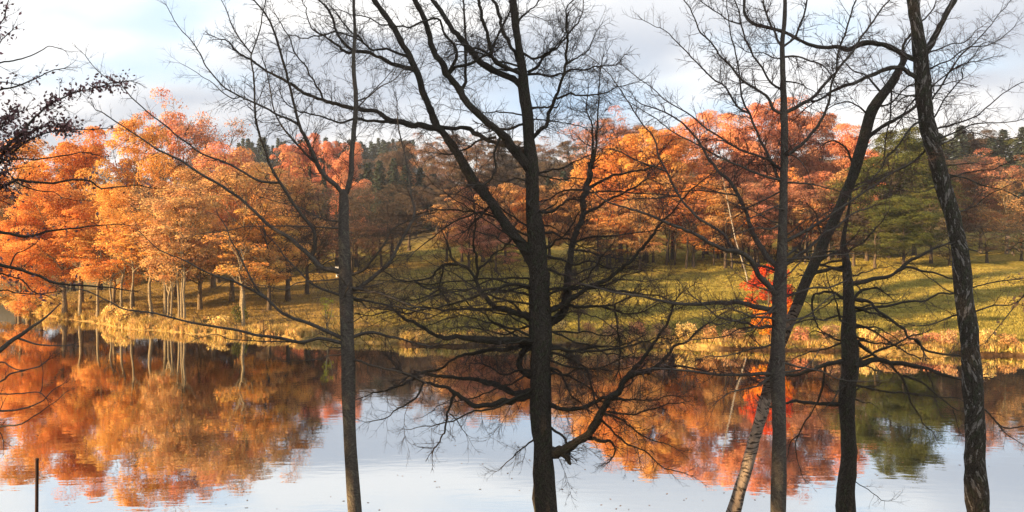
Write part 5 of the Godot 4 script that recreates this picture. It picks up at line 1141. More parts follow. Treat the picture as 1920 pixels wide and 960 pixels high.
	limb("limb", [-0.44, 9.26, 0.00, 0.133, -0.82, 9.74, 0.17, 0.118, -1.13, 10.06, 0.34, 0.111, -1.57, 10.41, 0.48, 0.102, -2.02, 10.90, 0.60, 0.093, -2.22, 11.17, 0.64, 0.089, -2.45, 11.51, 0.68, 0.084, -2.61, 11.81, 0.71, 0.080, -2.79, 11.97, 0.73, 0.077, -2.82, 12.13, 0.74, 0.076, -2.89, 12.51, 0.78, 0.071, -3.01, 12.83, 0.82, 0.068, -3.21, 13.21, 0.90, 0.063, -3.31, 13.63, 1.00, 0.058], 1)
	limb("limb", [-0.65, 11.35, 0.00, 0.100, -0.89, 11.51, -0.09, 0.093, -1.27, 11.69, -0.26, 0.086, -1.71, 12.06, -0.45, 0.079, -2.00, 12.42, -0.52, 0.073, -2.21, 12.69, -0.55, 0.069, -2.50, 13.08, -0.57, 0.063, -2.69, 13.35, -0.59, 0.060, -2.91, 13.65, -0.64, 0.056, -3.10, 14.06, -0.74, 0.052], 1)
	limb("limb", [-0.65, 11.62, 0.00, 0.067, -1.13, 11.80, 0.26, 0.056, -1.40, 11.99, 0.45, 0.051, -1.50, 12.41, 0.61, 0.045, -1.60, 12.85, 0.72, 0.040, -1.70, 13.23, 0.84, 0.036, -1.75, 13.56, 1.00, 0.032], 1)
	limb("branch", [-1.40, 11.99, 0.45, 0.038, -1.60, 12.10, 0.47, 0.035, -1.82, 12.18, 0.42, 0.034, -1.95, 12.24, 0.38, 0.033], 0.5)
	limb("limb", [-0.67, 11.77, 0.00, 0.061, -0.82, 12.17, -0.17, 0.054, -0.95, 12.53, -0.32, 0.050, -1.10, 12.81, -0.44, 0.046, -1.21, 13.26, -0.57, 0.042, -1.39, 13.66, -0.70, 0.038, -1.49, 14.05, -0.83, 0.035], 1)
	limb("branch", [-1.43, 12.11, 0.50, 0.033, -1.33, 12.30, 0.47, 0.029, -1.13, 12.73, 0.39, 0.024, -0.95, 13.12, 0.27, 0.020, -0.86, 13.55, 0.16, 0.017], 1)
	limb("limb", [-2.15, 11.08, 0.63, 0.043, -2.02, 11.37, 0.52, 0.039, -2.04, 12.01, 0.25, 0.034, -2.04, 12.45, 0.16, 0.031, -2.06, 13.02, 0.11, 0.027, -2.15, 13.46, 0.04, 0.024, -2.21, 13.81, -0.05, 0.022], 1)
	limb("limb", [-2.43, 11.48, 0.68, 0.043, -2.26, 11.62, 0.69, 0.039, -2.08, 11.67, 0.70, 0.037, -1.81, 11.79, 0.63, 0.034, -1.67, 11.91, 0.61, 0.032], 0.7)
	limb("limb", [-2.41, 11.53, 0.68, 0.043, -2.22, 11.82, 0.75, 0.037, -2.21, 12.06, 0.77, 0.035, -2.38, 12.32, 0.79, 0.032, -2.54, 12.59, 0.86, 0.029, -2.69, 12.75, 0.93, 0.027, -2.99, 12.66, 1.05, 0.024, -3.18, 12.52, 1.14, 0.023, -3.34, 12.46, 1.21, 0.021, -3.62, 12.48, 1.35, 0.019, -3.80, 12.50, 1.44, 0.017, -4.02, 12.52, 1.54, 0.016, -4.23, 12.61, 1.64, 0.014, -4.48, 12.65, 1.73, 0.012, -4.77, 12.71, 1.81, 0.010], 1)
	limb("limb", [-3.28, 11.76, -0.72, 0.069, -3.43, 11.90, -0.76, 0.063, -3.91, 12.07, -0.86, 0.053, -4.41, 12.27, -0.95, 0.045, -4.75, 12.40, -1.04, 0.040, -5.21, 12.45, -1.17, 0.034, -5.49, 12.65, -1.27, 0.030, -5.78, 12.89, -1.37, 0.026, -6.00, 13.04, -1.45, 0.023, -6.25, 13.23, -1.52, 0.019, -6.40, 13.61, -1.62, 0.015, -6.50, 13.87, -1.68, 0.012], 1)
	limb("limb", [-3.52, 12.16, -0.79, 0.046, -3.65, 12.26, -0.75, 0.042, -3.89, 12.36, -0.68, 0.037, -4.07, 12.42, -0.62, 0.034, -4.41, 12.36, -0.52, 0.029, -4.65, 12.51, -0.41, 0.025, -4.81, 12.65, -0.32, 0.023, -4.97, 12.71, -0.26, 0.021, -5.15, 12.98, -0.15, 0.017], 1)
	limb("branch", [-4.94, 12.43, -1.11, 0.041, -5.30, 12.68, -1.22, 0.036, -5.50, 12.97, -1.33, 0.033, -5.60, 13.24, -1.38, 0.031, -5.77, 13.58, -1.34, 0.028, -6.00, 13.84, -1.32, 0.026, -6.16, 14.14, -1.37, 0.024], 1)
	limb("branch", [-4.65, 12.51, -0.41, 0.028, -5.01, 12.73, -0.54, 0.023, -5.37, 12.85, -0.66, 0.020, -5.69, 12.76, -0.74, 0.018, -5.95, 12.73, -0.78, 0.016, -6.21, 12.70, -0.82, 0.014, -6.53, 12.81, -0.91, 0.012], 1)
	limb("limb", [-2.72, 10.36, -0.45, 0.085, -3.19, 10.42, -0.56, 0.076, -3.53, 10.44, -0.66, 0.071, -3.99, 10.60, -0.80, 0.065, -4.55, 10.84, -0.93, 0.059, -5.04, 10.95, -1.02, 0.054, -5.54, 11.11, -1.09, 0.049, -5.89, 11.21, -1.13, 0.045, -6.32, 11.36, -1.18, 0.041, -6.68, 11.62, -1.22, 0.037, -7.04, 11.84, -1.25, 0.033, -7.52, 12.11, -1.31, 0.029, -7.77, 12.28, -1.35, 0.026, -8.06, 12.44, -1.40, 0.023, -8.26, 12.59, -1.44, 0.021, -8.44, 12.76, -1.48, 0.019, -8.64, 12.85, -1.52, 0.018], 1)
	limb("limb", [-3.99, 10.57, -0.80, 0.046, -4.43, 10.55, -0.69, 0.038, -4.89, 10.62, -0.58, 0.032, -5.25, 10.48, -0.46, 0.028, -5.51, 10.54, -0.34, 0.025, -5.82, 10.64, -0.20, 0.022, -6.16, 10.71, -0.05, 0.018, -6.38, 10.81, 0.04, 0.016, -6.55, 10.96, 0.11, 0.014], 1)
	limb("branch", [-5.82, 11.19, -1.13, 0.029, -5.91, 11.45, -1.18, 0.026, -6.14, 11.80, -1.23, 0.023, -6.28, 12.04, -1.28, 0.021, -6.54, 12.38, -1.43, 0.019, -6.71, 12.73, -1.61, 0.017, -6.89, 13.02, -1.76, 0.015, -7.09, 13.33, -1.90, 0.014, -7.23, 13.59, -1.97, 0.012], 1)
	limb("limb", [-2.75, 10.38, -0.47, 0.057, -2.21, 10.31, -0.50, 0.055, -1.86, 10.22, -0.48, 0.053, -1.49, 10.05, -0.35, 0.052, -1.02, 9.86, -0.27, 0.051], 1)
	limb("branch", [-0.56, 10.40, 0.00, 0.033, -0.82, 10.32, -0.01, 0.033, -1.06, 10.24, 0.00, 0.033, -1.35, 10.29, 0.02, 0.033], 0.7)
	limb("limb", [-0.49, 11.67, 0.00, 0.050, -0.28, 11.87, -0.08, 0.042, -0.02, 12.10, -0.15, 0.036, 0.24, 12.40, -0.25, 0.030, 0.42, 12.57, -0.33, 0.027, 0.60, 12.77, -0.43, 0.023, 0.75, 13.05, -0.56, 0.019, 0.90, 13.40, -0.68, 0.015, 0.95, 13.68, -0.75, 0.011], 1.2)
	limb("branch", [-0.62, 12.14, 0.00, 0.039, -0.41, 12.01, 0.09, 0.032, -0.18, 11.98, 0.19, 0.028, 0.03, 12.11, 0.28, 0.024, 0.23, 12.31, 0.32, 0.019, 0.39, 12.59, 0.34, 0.015, 0.44, 12.89, 0.42, 0.011], 1.2)
	limb("branch", [-0.49, 11.62, 0.00, 0.039, -0.09, 11.68, -0.17, 0.032, 0.24, 11.67, -0.33, 0.029, 0.42, 11.72, -0.41, 0.027, 0.60, 11.83, -0.47, 0.025, 1.08, 11.86, -0.56, 0.021, 1.44, 11.96, -0.61, 0.017, 1.82, 12.00, -0.69, 0.014, 1.93, 12.15, -0.75, 0.013, 2.05, 12.30, -0.81, 0.012], 1.2)
	limb("limb", [-0.38, 10.05, 0.00, 0.061, -0.20, 10.19, 0.05, 0.055, -0.03, 10.36, 0.09, 0.051, 0.03, 10.60, 0.13, 0.047, 0.14, 10.87, 0.18, 0.043, 0.24, 11.17, 0.25, 0.039, 0.34, 11.47, 0.32, 0.035, 0.41, 11.77, 0.40, 0.031, 0.42, 12.03, 0.47, 0.028, 0.47, 12.42, 0.56, 0.024, 0.42, 12.77, 0.65, 0.020, 0.44, 13.13, 0.73, 0.016], 1.2)
	limb("branch", [0.41, 11.77, 0.40, 0.027, 0.65, 11.92, 0.29, 0.021, 0.87, 12.09, 0.18, 0.017, 1.04, 12.30, 0.17, 0.014, 1.16, 12.49, 0.20, 0.011, 1.25, 12.69, 0.15, 0.008], 1.2)
	limb("branch", [0.21, 10.97, 0.21, 0.030, 0.42, 11.03, 0.26, 0.026, 0.59, 11.06, 0.30, 0.024, 0.96, 11.01, 0.38, 0.019, 1.26, 11.06, 0.51, 0.016, 1.51, 11.10, 0.65, 0.013, 1.74, 11.18, 0.78, 0.011, 2.03, 11.27, 0.89, 0.008], 1.2)
	limb("branch", [-0.41, 10.50, 0.00, 0.022, 0.02, 10.50, -0.23, 0.018, 0.35, 10.45, -0.33, 0.015, 0.59, 10.46, -0.32, 0.014, 0.93, 10.37, -0.40, 0.011], 1)
	limb("branch", [-0.73, 12.87, 0.00, 0.033, -0.69, 12.99, -0.04, 0.029, -0.49, 13.22, -0.13, 0.021, -0.30, 13.40, -0.19, 0.016, -0.22, 13.65, -0.25, 0.011], 1.2)
	limb("limb", [-0.09, 5.13, 0.00, 0.111, 0.04, 5.32, -0.09, 0.106, 0.26, 5.54, -0.21, 0.103, 0.42, 5.81, -0.34, 0.099, 0.49, 6.13, -0.47, 0.096, 0.56, 6.66, -0.66, 0.091, 0.62, 7.25, -0.83, 0.087, 0.77, 7.73, -0.96, 0.083, 0.93, 8.15, -1.09, 0.079, 1.00, 8.56, -1.20, 0.076, 1.11, 9.02, -1.35, 0.073, 1.19, 9.32, -1.45, 0.071], 1)
	limb("branch", [1.18, 9.29, -1.43, 0.041, 1.28, 9.89, -1.50, 0.031, 1.24, 10.27, -1.55, 0.026, 1.17, 10.68, -1.57, 0.022, 1.08, 10.98, -1.57, 0.019, 1.13, 11.32, -1.59, 0.015, 1.19, 11.65, -1.62, 0.012], 1.2)
	limb("branch", [1.20, 9.39, -1.44, 0.036, 1.33, 9.91, -1.31, 0.029, 1.36, 10.47, -1.16, 0.024, 1.38, 11.19, -1.09, 0.018, 1.45, 11.91, -1.02, 0.014, 1.47, 12.22, -0.96, 0.012], 1.2)
	limb("limb", [1.13, 8.90, -1.32, 0.047, 1.53, 9.10, -1.49, 0.038, 1.84, 9.28, -1.63, 0.033, 2.23, 9.33, -1.66, 0.027, 2.61, 9.40, -1.65, 0.022, 2.99, 9.50, -1.73, 0.018], 1.2)
	limb("branch", [1.10, 8.86, -1.30, 0.035, 0.70, 8.84, -1.39, 0.027, 0.33, 8.76, -1.54, 0.021, 0.11, 8.60, -1.66, 0.018], 1.2)
	limb("limb", [0.93, 8.19, -1.10, 0.047, 1.34, 8.40, -1.01, 0.036, 1.62, 8.59, -0.93, 0.031, 1.96, 8.75, -0.75, 0.025, 2.26, 8.92, -0.57, 0.021, 2.47, 9.10, -0.48, 0.017], 1.2)
	limb("branch", [1.07, 8.79, -1.27, 0.029, 1.45, 8.80, -1.44, 0.025, 2.25, 8.82, -1.80, 0.020, 2.71, 8.79, -1.86, 0.017, 3.18, 8.72, -1.92, 0.015, 3.67, 8.73, -2.07, 0.012], 1.2)
	limb("limb", [-0.30, 8.18, 0.00, 0.050, -0.09, 8.22, -0.09, 0.041, 0.15, 8.25, -0.20, 0.035, 0.37, 8.40, -0.27, 0.029, 0.59, 8.59, -0.35, 0.023], 1.2)
	limb("branch", [0.71, 7.46, -0.90, 0.029, 1.20, 7.63, -0.69, 0.023, 1.58, 7.66, -0.54, 0.019, 2.29, 7.70, -0.48, 0.014, 2.77, 7.76, -0.37, 0.011], 1.2)
	limb("branch", [0.65, 7.28, -0.83, 0.029, 1.05, 7.25, -1.05, 0.024, 1.49, 7.11, -1.28, 0.020, 2.00, 7.08, -1.41, 0.016, 2.52, 6.97, -1.60, 0.012], 1.2)
	limb("limb", [-0.15, 5.66, 0.00, 0.072, 0.01, 5.73, 0.02, 0.068, 0.33, 5.88, 0.07, 0.062, 0.60, 6.09, 0.10, 0.057, 0.88, 6.26, 0.13, 0.052, 1.12, 6.41, 0.17, 0.049, 1.43, 6.52, 0.22, 0.045, 1.62, 6.73, 0.27, 0.042, 1.90, 6.94, 0.33, 0.038, 2.13, 7.13, 0.39, 0.035, 2.40, 7.48, 0.48, 0.030, 2.72, 7.88, 0.58, 0.025, 3.21, 8.41, 0.72, 0.019, 3.52, 8.82, 0.81, 0.014, 3.78, 9.08, 0.87, 0.011], 1.1)
	limb("limb", [1.12, 6.38, 0.17, 0.044, 1.48, 6.26, 0.09, 0.035, 1.84, 6.19, 0.01, 0.030, 2.41, 6.14, -0.25, 0.023, 2.89, 6.09, -0.43, 0.017], 1.2)
	limb("limb", [-0.12, 5.77, 0.01, 0.056, 0.51, 5.87, -0.10, 0.042, 0.83, 5.82, -0.18, 0.038, 1.36, 5.85, -0.46, 0.031, 1.73, 5.89, -0.65, 0.027, 2.06, 6.02, -0.76, 0.023], 1.2)
	limb("branch", [1.73, 5.89, -0.65, 0.029, 1.79, 5.57, -0.68, 0.027, 1.82, 5.13, -0.73, 0.026, 1.85, 4.62, -0.77, 0.024, 1.90, 4.15, -0.81, 0.023], 1)
	limb("branch", [1.36, 5.85, -0.46, 0.034, 1.69, 5.78, -0.28, 0.028, 2.02, 5.68, -0.07, 0.023, 2.57, 5.80, 0.04, 0.017, 2.85, 5.94, 0.07, 0.014, 3.15, 6.00, 0.19, 0.011], 1.2)
	limb("limb", [-0.12, 5.00, 0.00, 0.050, 0.04, 4.91, -0.08, 0.045, 0.34, 4.75, -0.26, 0.040, 0.86, 4.72, -0.51, 0.033, 1.37, 4.80, -0.60, 0.027, 1.81, 4.85, -0.67, 0.022, 2.30, 4.94, -0.83, 0.017], 1.2)
	limb("limb", [-0.09, 2.20, 0.00, 0.161, 0.17, 2.29, 0.07, 0.143, 0.39, 2.36, 0.13, 0.132, 0.66, 2.48, 0.20, 0.120, 0.93, 2.71, 0.29, 0.107, 1.10, 2.96, 0.36, 0.097, 1.26, 3.26, 0.45, 0.087, 1.50, 3.61, 0.56, 0.074, 1.68, 3.91, 0.64, 0.064, 1.81, 4.15, 0.71, 0.056, 2.05, 4.33, 0.79, 0.048], 0.8)
	limb("limb", [0.30, 2.34, 0.11, 0.149, 0.40, 2.21, 0.11, 0.096, 0.51, 2.01, 0.11, 0.050], 0)
	limb("limb", [1.92, 4.26, 0.75, 0.070, 2.23, 4.75, 0.92, 0.050, 2.54, 5.13, 1.05, 0.038, 2.76, 5.48, 1.14, 0.030, 2.91, 5.85, 1.22, 0.022, 2.97, 6.19, 1.31, 0.016], 1.1)
	limb("limb", [2.02, 4.31, 0.78, 0.054, 2.55, 4.47, 0.62, 0.041, 2.88, 4.66, 0.50, 0.035, 3.08, 4.90, 0.43, 0.031, 3.44, 5.06, 0.37, 0.025, 3.82, 5.41, 0.28, 0.019, 4.18, 5.64, 0.18, 0.014], 1.1)
	limb("limb", [2.05, 4.33, 0.79, 0.043, 2.41, 4.44, 0.86, 0.034, 2.72, 4.49, 0.94, 0.029, 3.12, 4.50, 1.19, 0.022, 3.57, 4.46, 1.43, 0.016], 1.1)
	limb("limb", [0.93, 2.68, 0.29, 0.055, 1.04, 2.63, 0.26, 0.048, 1.29, 2.58, 0.20, 0.037, 1.51, 2.56, 0.14, 0.030, 1.65, 2.41, 0.06, 0.025, 1.66, 2.22, -0.03, 0.020, 1.57, 2.05, -0.10, 0.015, 1.48, 1.95, -0.14, 0.011], 1)
	limb("branch", [1.24, 3.16, 0.42, 0.033, 1.48, 2.89, 0.34, 0.028, 1.70, 2.67, 0.28, 0.025, 1.98, 2.44, 0.20, 0.022, 2.36, 2.28, 0.09, 0.019, 2.65, 2.04, -0.03, 0.017, 2.95, 1.82, -0.13, 0.014, 3.39, 1.66, -0.25, 0.011], 0.7)
	limb("branch", [1.31, 3.29, 0.47, 0.033, 1.69, 3.18, 0.58, 0.025, 1.98, 3.00, 0.69, 0.020, 2.37, 2.79, 0.85, 0.015, 2.75, 2.66, 1.01, 0.011, 3.01, 2.58, 1.11, 0.008], 0.8)
	limb("branch", [1.52, 3.64, 0.57, 0.027, 1.78, 3.64, 0.51, 0.023, 2.31, 3.63, 0.37, 0.018, 2.68, 3.58, 0.22, 0.015, 3.21, 3.65, 0.02, 0.011], 1)
	limb("branch", [1.43, 3.34, 0.49, 0.027, 1.98, 3.22, 0.26, 0.021, 2.49, 3.29, 0.06, 0.017, 2.98, 3.37, -0.10, 0.014, 3.40, 3.45, -0.25, 0.011], 1)
	limb("limb", [-0.12, 3.52, 0.00, 0.072, 0.12, 3.43, 0.02, 0.065, 0.35, 3.30, 0.05, 0.059, 0.67, 3.32, 0.08, 0.054, 1.02, 3.44, 0.12, 0.048, 1.29, 3.59, 0.16, 0.043, 1.60, 3.68, 0.20, 0.039], 1)
	limb("branch", [0.04, 2.88, 0.00, 0.033, 0.17, 2.78, 0.00, 0.031, 0.40, 2.61, -0.00, 0.029, 0.46, 2.41, -0.01, 0.028], 0.3)
	limb("branch", [0.04, 4.34, 0.00, 0.033, 0.36, 4.25, -0.08, 0.029, 0.51, 3.85, -0.16, 0.026, 0.65, 3.60, -0.16, 0.024, 0.84, 3.42, -0.21, 0.022], 1)
	limb("branch", [0.02, 4.72, -0.11, 0.034, 0.60, 4.53, -0.40, 0.030, 0.98, 4.22, -0.63, 0.028, 1.13, 3.75, -0.84, 0.026, 1.23, 3.47, -0.97, 0.025, 1.37, 3.10, -1.14, 0.023], 1)
	limb("branch", [-0.33, 2.59, 0.00, 0.028, -0.41, 2.54, -0.02, 0.025, -0.62, 2.31, -0.07, 0.019, -0.83, 2.08, -0.17, 0.015, -1.16, 1.76, -0.44, 0.009, -1.32, 1.65, -0.50, 0.007], 0.6)
	limb("limb", [-0.25, 3.68, 0.00, 0.094, -0.64, 3.63, 0.01, 0.082, -0.93, 3.52, -0.01, 0.075, -1.23, 3.49, -0.05, 0.069, -1.52, 3.40, -0.01, 0.064, -1.84, 3.45, 0.04, 0.058, -2.11, 3.59, 0.12, 0.053, -2.38, 3.77, 0.22, 0.048, -2.72, 3.93, 0.33, 0.042, -2.95, 4.05, 0.40, 0.038, -3.29, 4.22, 0.48, 0.032, -3.63, 4.36, 0.51, 0.027], 0.7)
	limb("branch", [-3.15, 4.17, 0.45, 0.033, -3.47, 4.08, 0.40, 0.026, -3.75, 3.89, 0.34, 0.022, -4.12, 3.77, 0.25, 0.018, -4.41, 3.74, 0.16, 0.015, -4.74, 3.57, 0.08, 0.011], 0.9)
	limb("branch", [-3.05, 4.03, 0.41, 0.030, -3.22, 3.71, 0.54, 0.023, -3.48, 3.50, 0.65, 0.019, -3.74, 3.38, 0.74, 0.015, -3.99, 3.23, 0.82, 0.012, -4.38, 3.18, 0.94, 0.008], 0.9)
	limb("limb", [-2.33, 3.74, 0.20, 0.050, -2.32, 3.63, 0.18, 0.045, -2.43, 3.30, 0.12, 0.036, -2.54, 2.89, 0.04, 0.028, -2.65, 2.57, -0.06, 0.022, -2.82, 2.32, -0.12, 0.017], 0.9)
	limb("branch", [-2.43, 3.22, 0.11, 0.017, -2.23, 3.05, 0.03, 0.012, -2.05, 2.77, 0.06, 0.008], 0.6)
	limb("limb", [-0.28, 3.78, 0.00, 0.083, -0.71, 3.70, -0.19, 0.072, -1.06, 3.75, -0.38, 0.066, -1.35, 3.80, -0.51, 0.061, -1.65, 3.88, -0.58, 0.056, -2.00, 3.94, -0.63, 0.051, -2.44, 4.00, -0.68, 0.045, -2.84, 4.01, -0.76, 0.039, -3.23, 4.08, -0.89, 0.035], 0.8)
	limb("limb", [-0.22, 5.00, 0.00, 0.111, -0.53, 5.00, 0.08, 0.098, -0.99, 5.01, 0.19, 0.086, -1.51, 5.06, 0.32, 0.073, -2.03, 5.11, 0.45, 0.062, -2.42, 5.15, 0.56, 0.055, -2.76, 5.26, 0.65, 0.048, -3.10, 5.45, 0.76, 0.041, -3.36, 5.56, 0.83, 0.036, -3.55, 5.73, 0.90, 0.031, -3.74, 5.94, 0.97, 0.027], 1.1)
	limb("limb", [-0.22, 4.87, 0.00, 0.061, -0.63, 4.84, -0.12, 0.053, -1.17, 4.75, -0.26, 0.047, -1.63, 4.69, -0.39, 0.042, -2.15, 4.60, -0.56, 0.037, -2.44, 4.46, -0.67, 0.034, -2.74, 4.18, -0.79, 0.030, -3.19, 4.09, -0.93, 0.026, -3.57, 4.01, -1.04, 0.023], 1.1)
	limb("limb", [-0.25, 5.53, 0.00, 0.094, -0.50, 5.62, -0.01, 0.084, -0.93, 5.73, 0.01, 0.073, -1.20, 5.80, 0.02, 0.066, -1.48, 6.00, -0.03, 0.060, -1.70, 6.29, -0.12, 0.053, -1.81, 6.57, -0.20, 0.048, -1.98, 6.78, -0.28, 0.043, -2.20, 6.89, -0.34, 0.039, -2.35, 7.02, -0.38, 0.036, -2.42, 7.17, -0.41, 0.033, -2.53, 7.45, -0.43, 0.028], 1.1)
	limb("limb", [-1.79, 6.53, -0.19, 0.045, -1.73, 6.85, -0.16, 0.038, -1.76, 7.17, -0.12, 0.033, -1.80, 7.38, -0.05, 0.030, -1.77, 7.65, 0.10, 0.027, -1.83, 8.02, 0.23, 0.022], 1.2)
	limb("branch", [-1.73, 6.78, -0.16, 0.034, -1.59, 6.93, -0.21, 0.029, -1.42, 7.14, -0.26, 0.025, -1.17, 7.28, -0.40, 0.021, -0.89, 7.52, -0.59, 0.017], 1.2)
	limb("branch", [-2.26, 6.90, -0.35, 0.040, -2.64, 6.89, -0.44, 0.032, -2.93, 6.67, -0.54, 0.028, -3.24, 6.52, -0.62, 0.024, -3.67, 6.49, -0.71, 0.020, -3.90, 6.55, -0.76, 0.017, -4.12, 6.70, -0.82, 0.015, -4.47, 6.77, -0.90, 0.012], 1.2)
	limb("branch", [-3.38, 6.49, -0.65, 0.034, -3.08, 6.30, -0.57, 0.027, -2.79, 6.29, -0.50, 0.023, -2.68, 6.24, -0.48, 0.022, -2.92, 6.13, -0.44, 0.018, -3.25, 6.04, -0.42, 0.015, -3.56, 6.01, -0.36, 0.011], 1.1)
	limb("branch", [-2.64, 6.87, -0.44, 0.028, -2.64, 6.63, -0.45, 0.026, -2.70, 6.28, -0.51, 0.024, -2.58, 6.03, -0.57, 0.023], 1)
	limb("limb", [-0.28, 6.32, 0.00, 0.044, -0.56, 6.39, 0.10, 0.040, -0.99, 6.41, 0.28, 0.036, -1.40, 6.34, 0.44, 0.032, -1.81, 6.12, 0.62, 0.028, -2.21, 6.02, 0.76, 0.025, -2.67, 5.89, 0.92, 0.022, -3.16, 5.94, 1.08, 0.018, -3.57, 5.91, 1.22, 0.016, -3.95, 5.76, 1.37, 0.013, -4.38, 5.74, 1.54, 0.010], 1.2)
	limb("branch", [-0.28, 6.46, 0.00, 0.033, -0.69, 6.58, -0.12, 0.029, -1.34, 6.53, -0.29, 0.024, -1.71, 6.39, -0.47, 0.021, -2.09, 6.19, -0.68, 0.019, -2.52, 6.15, -0.88, 0.017, -2.96, 6.06, -1.03, 0.015], 1.2)
	limb("branch", [-0.28, 5.90, 0.00, 0.033, -0.74, 5.99, 0.25, 0.025, -1.16, 6.06, 0.32, 0.020, -1.54, 6.00, 0.38, 0.016], 1.2)
	limb("limb", [-0.89, 5.72, 0.00, 0.056, -1.53, 5.79, -0.13, 0.044, -2.06, 5.75, -0.24, 0.038, -2.63, 5.74, -0.35, 0.032, -3.14, 5.77, -0.44, 0.026, -3.58, 5.69, -0.52, 0.022, -4.15, 5.71, -0.62, 0.017], 1.2)
	limb("branch", [-0.56, 5.01, 0.08, 0.028, -1.24, 5.39, -0.31, 0.022, -1.70, 5.46, -0.50, 0.019, -2.08, 5.58, -0.61, 0.017, -2.53, 5.50, -0.71, 0.015, -3.05, 5.34, -0.87, 0.013, -3.38, 5.20, -1.00, 0.012], 1.2)
	limb("branch", [-0.28, 4.21, 0.00, 0.039, -0.71, 4.30, -0.20, 0.030, -1.06, 4.13, -0.34, 0.025, -1.34, 4.23, -0.42, 0.021, -1.63, 4.35, -0.53, 0.017], 1.2)
	limb("limb", [-0.36, 4.86, -0.04, 0.072, -0.55, 4.75, -0.16, 0.071, -0.66, 4.46, -0.32, 0.070, -0.62, 4.17, -0.54, 0.069, -0.45, 4.00, -0.71, 0.069], 0.2)
	limb("branch", [-1.02, 7.86, -0.08, 0.039, -1.29, 8.08, -0.19, 0.033, -1.60, 8.19, -0.31, 0.029, -2.08, 8.30, -0.46, 0.024, -2.61, 8.32, -0.57, 0.019, -3.07, 8.29, -0.66, 0.015, -3.49, 8.15, -0.78, 0.012], 1.1)
	limb("branch", [-1.62, 8.22, -0.31, 0.028, -1.88, 8.19, -0.22, 0.024, -2.21, 8.02, -0.04, 0.021, -2.60, 7.79, 0.07, 0.017, -2.96, 7.51, 0.06, 0.014, -3.32, 7.25, 0.16, 0.011], 1.1)
	limb("branch", [-1.45, 8.37, -0.14, 0.028, -1.70, 8.12, -0.13, 0.025, -1.84, 8.04, -0.14, 0.024, -1.95, 7.78, -0.16, 0.022], 1)
	limb("branch", [-1.29, 10.10, -0.32, 0.034, -1.71, 10.04, -0.49, 0.027, -2.08, 9.80, -0.59, 0.023, -2.38, 9.70, -0.59, 0.020, -2.66, 9.73, -0.66, 0.017], 1.1)
	limb("branch", [-1.17, 10.04, 0.34, 0.033, -1.33, 9.61, 0.42, 0.028, -1.32, 9.21, 0.55, 0.026, -1.52, 8.88, 0.81, 0.023, -1.77, 8.75, 0.92, 0.021], 1.1)
	limb("branch", [-0.33, 7.78, 0.00, 0.033, -0.69, 7.98, -0.20, 0.027, -0.91, 8.12, -0.33, 0.023, -1.23, 8.47, -0.56, 0.019, -1.50, 8.87, -0.80, 0.014], 1.2)
	limb("branch", [-0.32, 7.25, 0.00, 0.039, 0.03, 7.36, 0.11, 0.031, 0.29, 7.54, 0.22, 0.026, 0.54, 7.83, 0.48, 0.021, 0.71, 8.21, 0.72, 0.016], 1.2)
	limb("branch", [-0.38, 9.10, 0.00, 0.033, -0.09, 9.22, -0.12, 0.027, 0.32, 9.29, -0.28, 0.022, 0.80, 9.55, -0.49, 0.016, 1.23, 9.68, -0.66, 0.011], 1.2)
	limb("branch", [-0.40, 8.90, 0.00, 0.028, -0.75, 9.05, -0.16, 0.020, -1.09, 8.99, -0.29, 0.016, -1.43, 9.14, -0.42, 0.011], 1.2)
	limb("branch", [-0.26, 6.99, 0.00, 0.039, 0.05, 6.78, -0.19, 0.031, 0.46, 6.64, -0.40, 0.025, 0.81, 6.68, -0.55, 0.020, 1.31, 6.84, -0.78, 0.014], 1.2)
	limb("branch", [-0.20, 6.06, 0.00, 0.033, 0.17, 6.22, 0.12, 0.027, 0.62, 6.40, 0.23, 0.022, 0.93, 6.67, 0.47, 0.019, 1.27, 7.12, 0.88, 0.014, 1.50, 7.50, 1.10, 0.011], 1.2)
	limb("branch", [-0.17, 4.60, 0.00, 0.033, 0.23, 4.49, 0.15, 0.027, 0.68, 4.38, 0.30, 0.022, 1.18, 4.41, 0.57, 0.018, 1.54, 4.57, 0.79, 0.014, 1.95, 4.85, 1.03, 0.011], 1.2)
	limb("branch", [-0.22, 5.40, 0.00, 0.033, -0.62, 5.31, -0.20, 0.027, -1.02, 5.16, -0.40, 0.023, -1.50, 5.21, -0.64, 0.019, -1.99, 5.30, -0.89, 0.015, -2.41, 5.24, -1.09, 0.012], 1.2)
	branches(5.27, 7.78, 12, 2.6, 5.0, 0.026, 0.043, 0.50)
	branches(3.74, 5.53, 11, 2.6, 4.8, 0.026, 0.046, 0.50)
	branches(7.91, 11.88, 8, 1.2, 3.0, 0.026, 0.040, 0.80)
	bare_tree("leaning_birch_tree", "birch leaning to the right with a pale banded lower trunk and broken top", Vector3(5.30, 0.62, -22.50), M.birch, M.twig_red, {rough = 0.10, crook = 0.04, gap = 0.12, length = 0.7, up = 0.02, gnarl = 0.2}, 44)
	limb("trunk", [0.00, -0.34, 0.00, 0.183, 0.31, 0.68, 0.00, 0.171, 0.49, 1.29, 0.00, 0.159, 0.65, 1.83, 0.00, 0.154, 0.83, 2.50, 0.00, 0.154, 0.99, 3.05, 0.00, 0.148, 1.15, 3.65, 0.00, 0.148], 0, 0.1)
	tree_bark = M.grey_birch
	limb("trunk", [1.15, 3.65, 0.00, 0.148, 1.29, 4.26, 0.00, 0.142, 1.43, 4.80, 0.00, 0.142, 1.70, 5.48, 0.00, 0.136, 1.95, 6.02, 0.00, 0.131], 0, 0.1)
	tree_bark = M.dark_birch
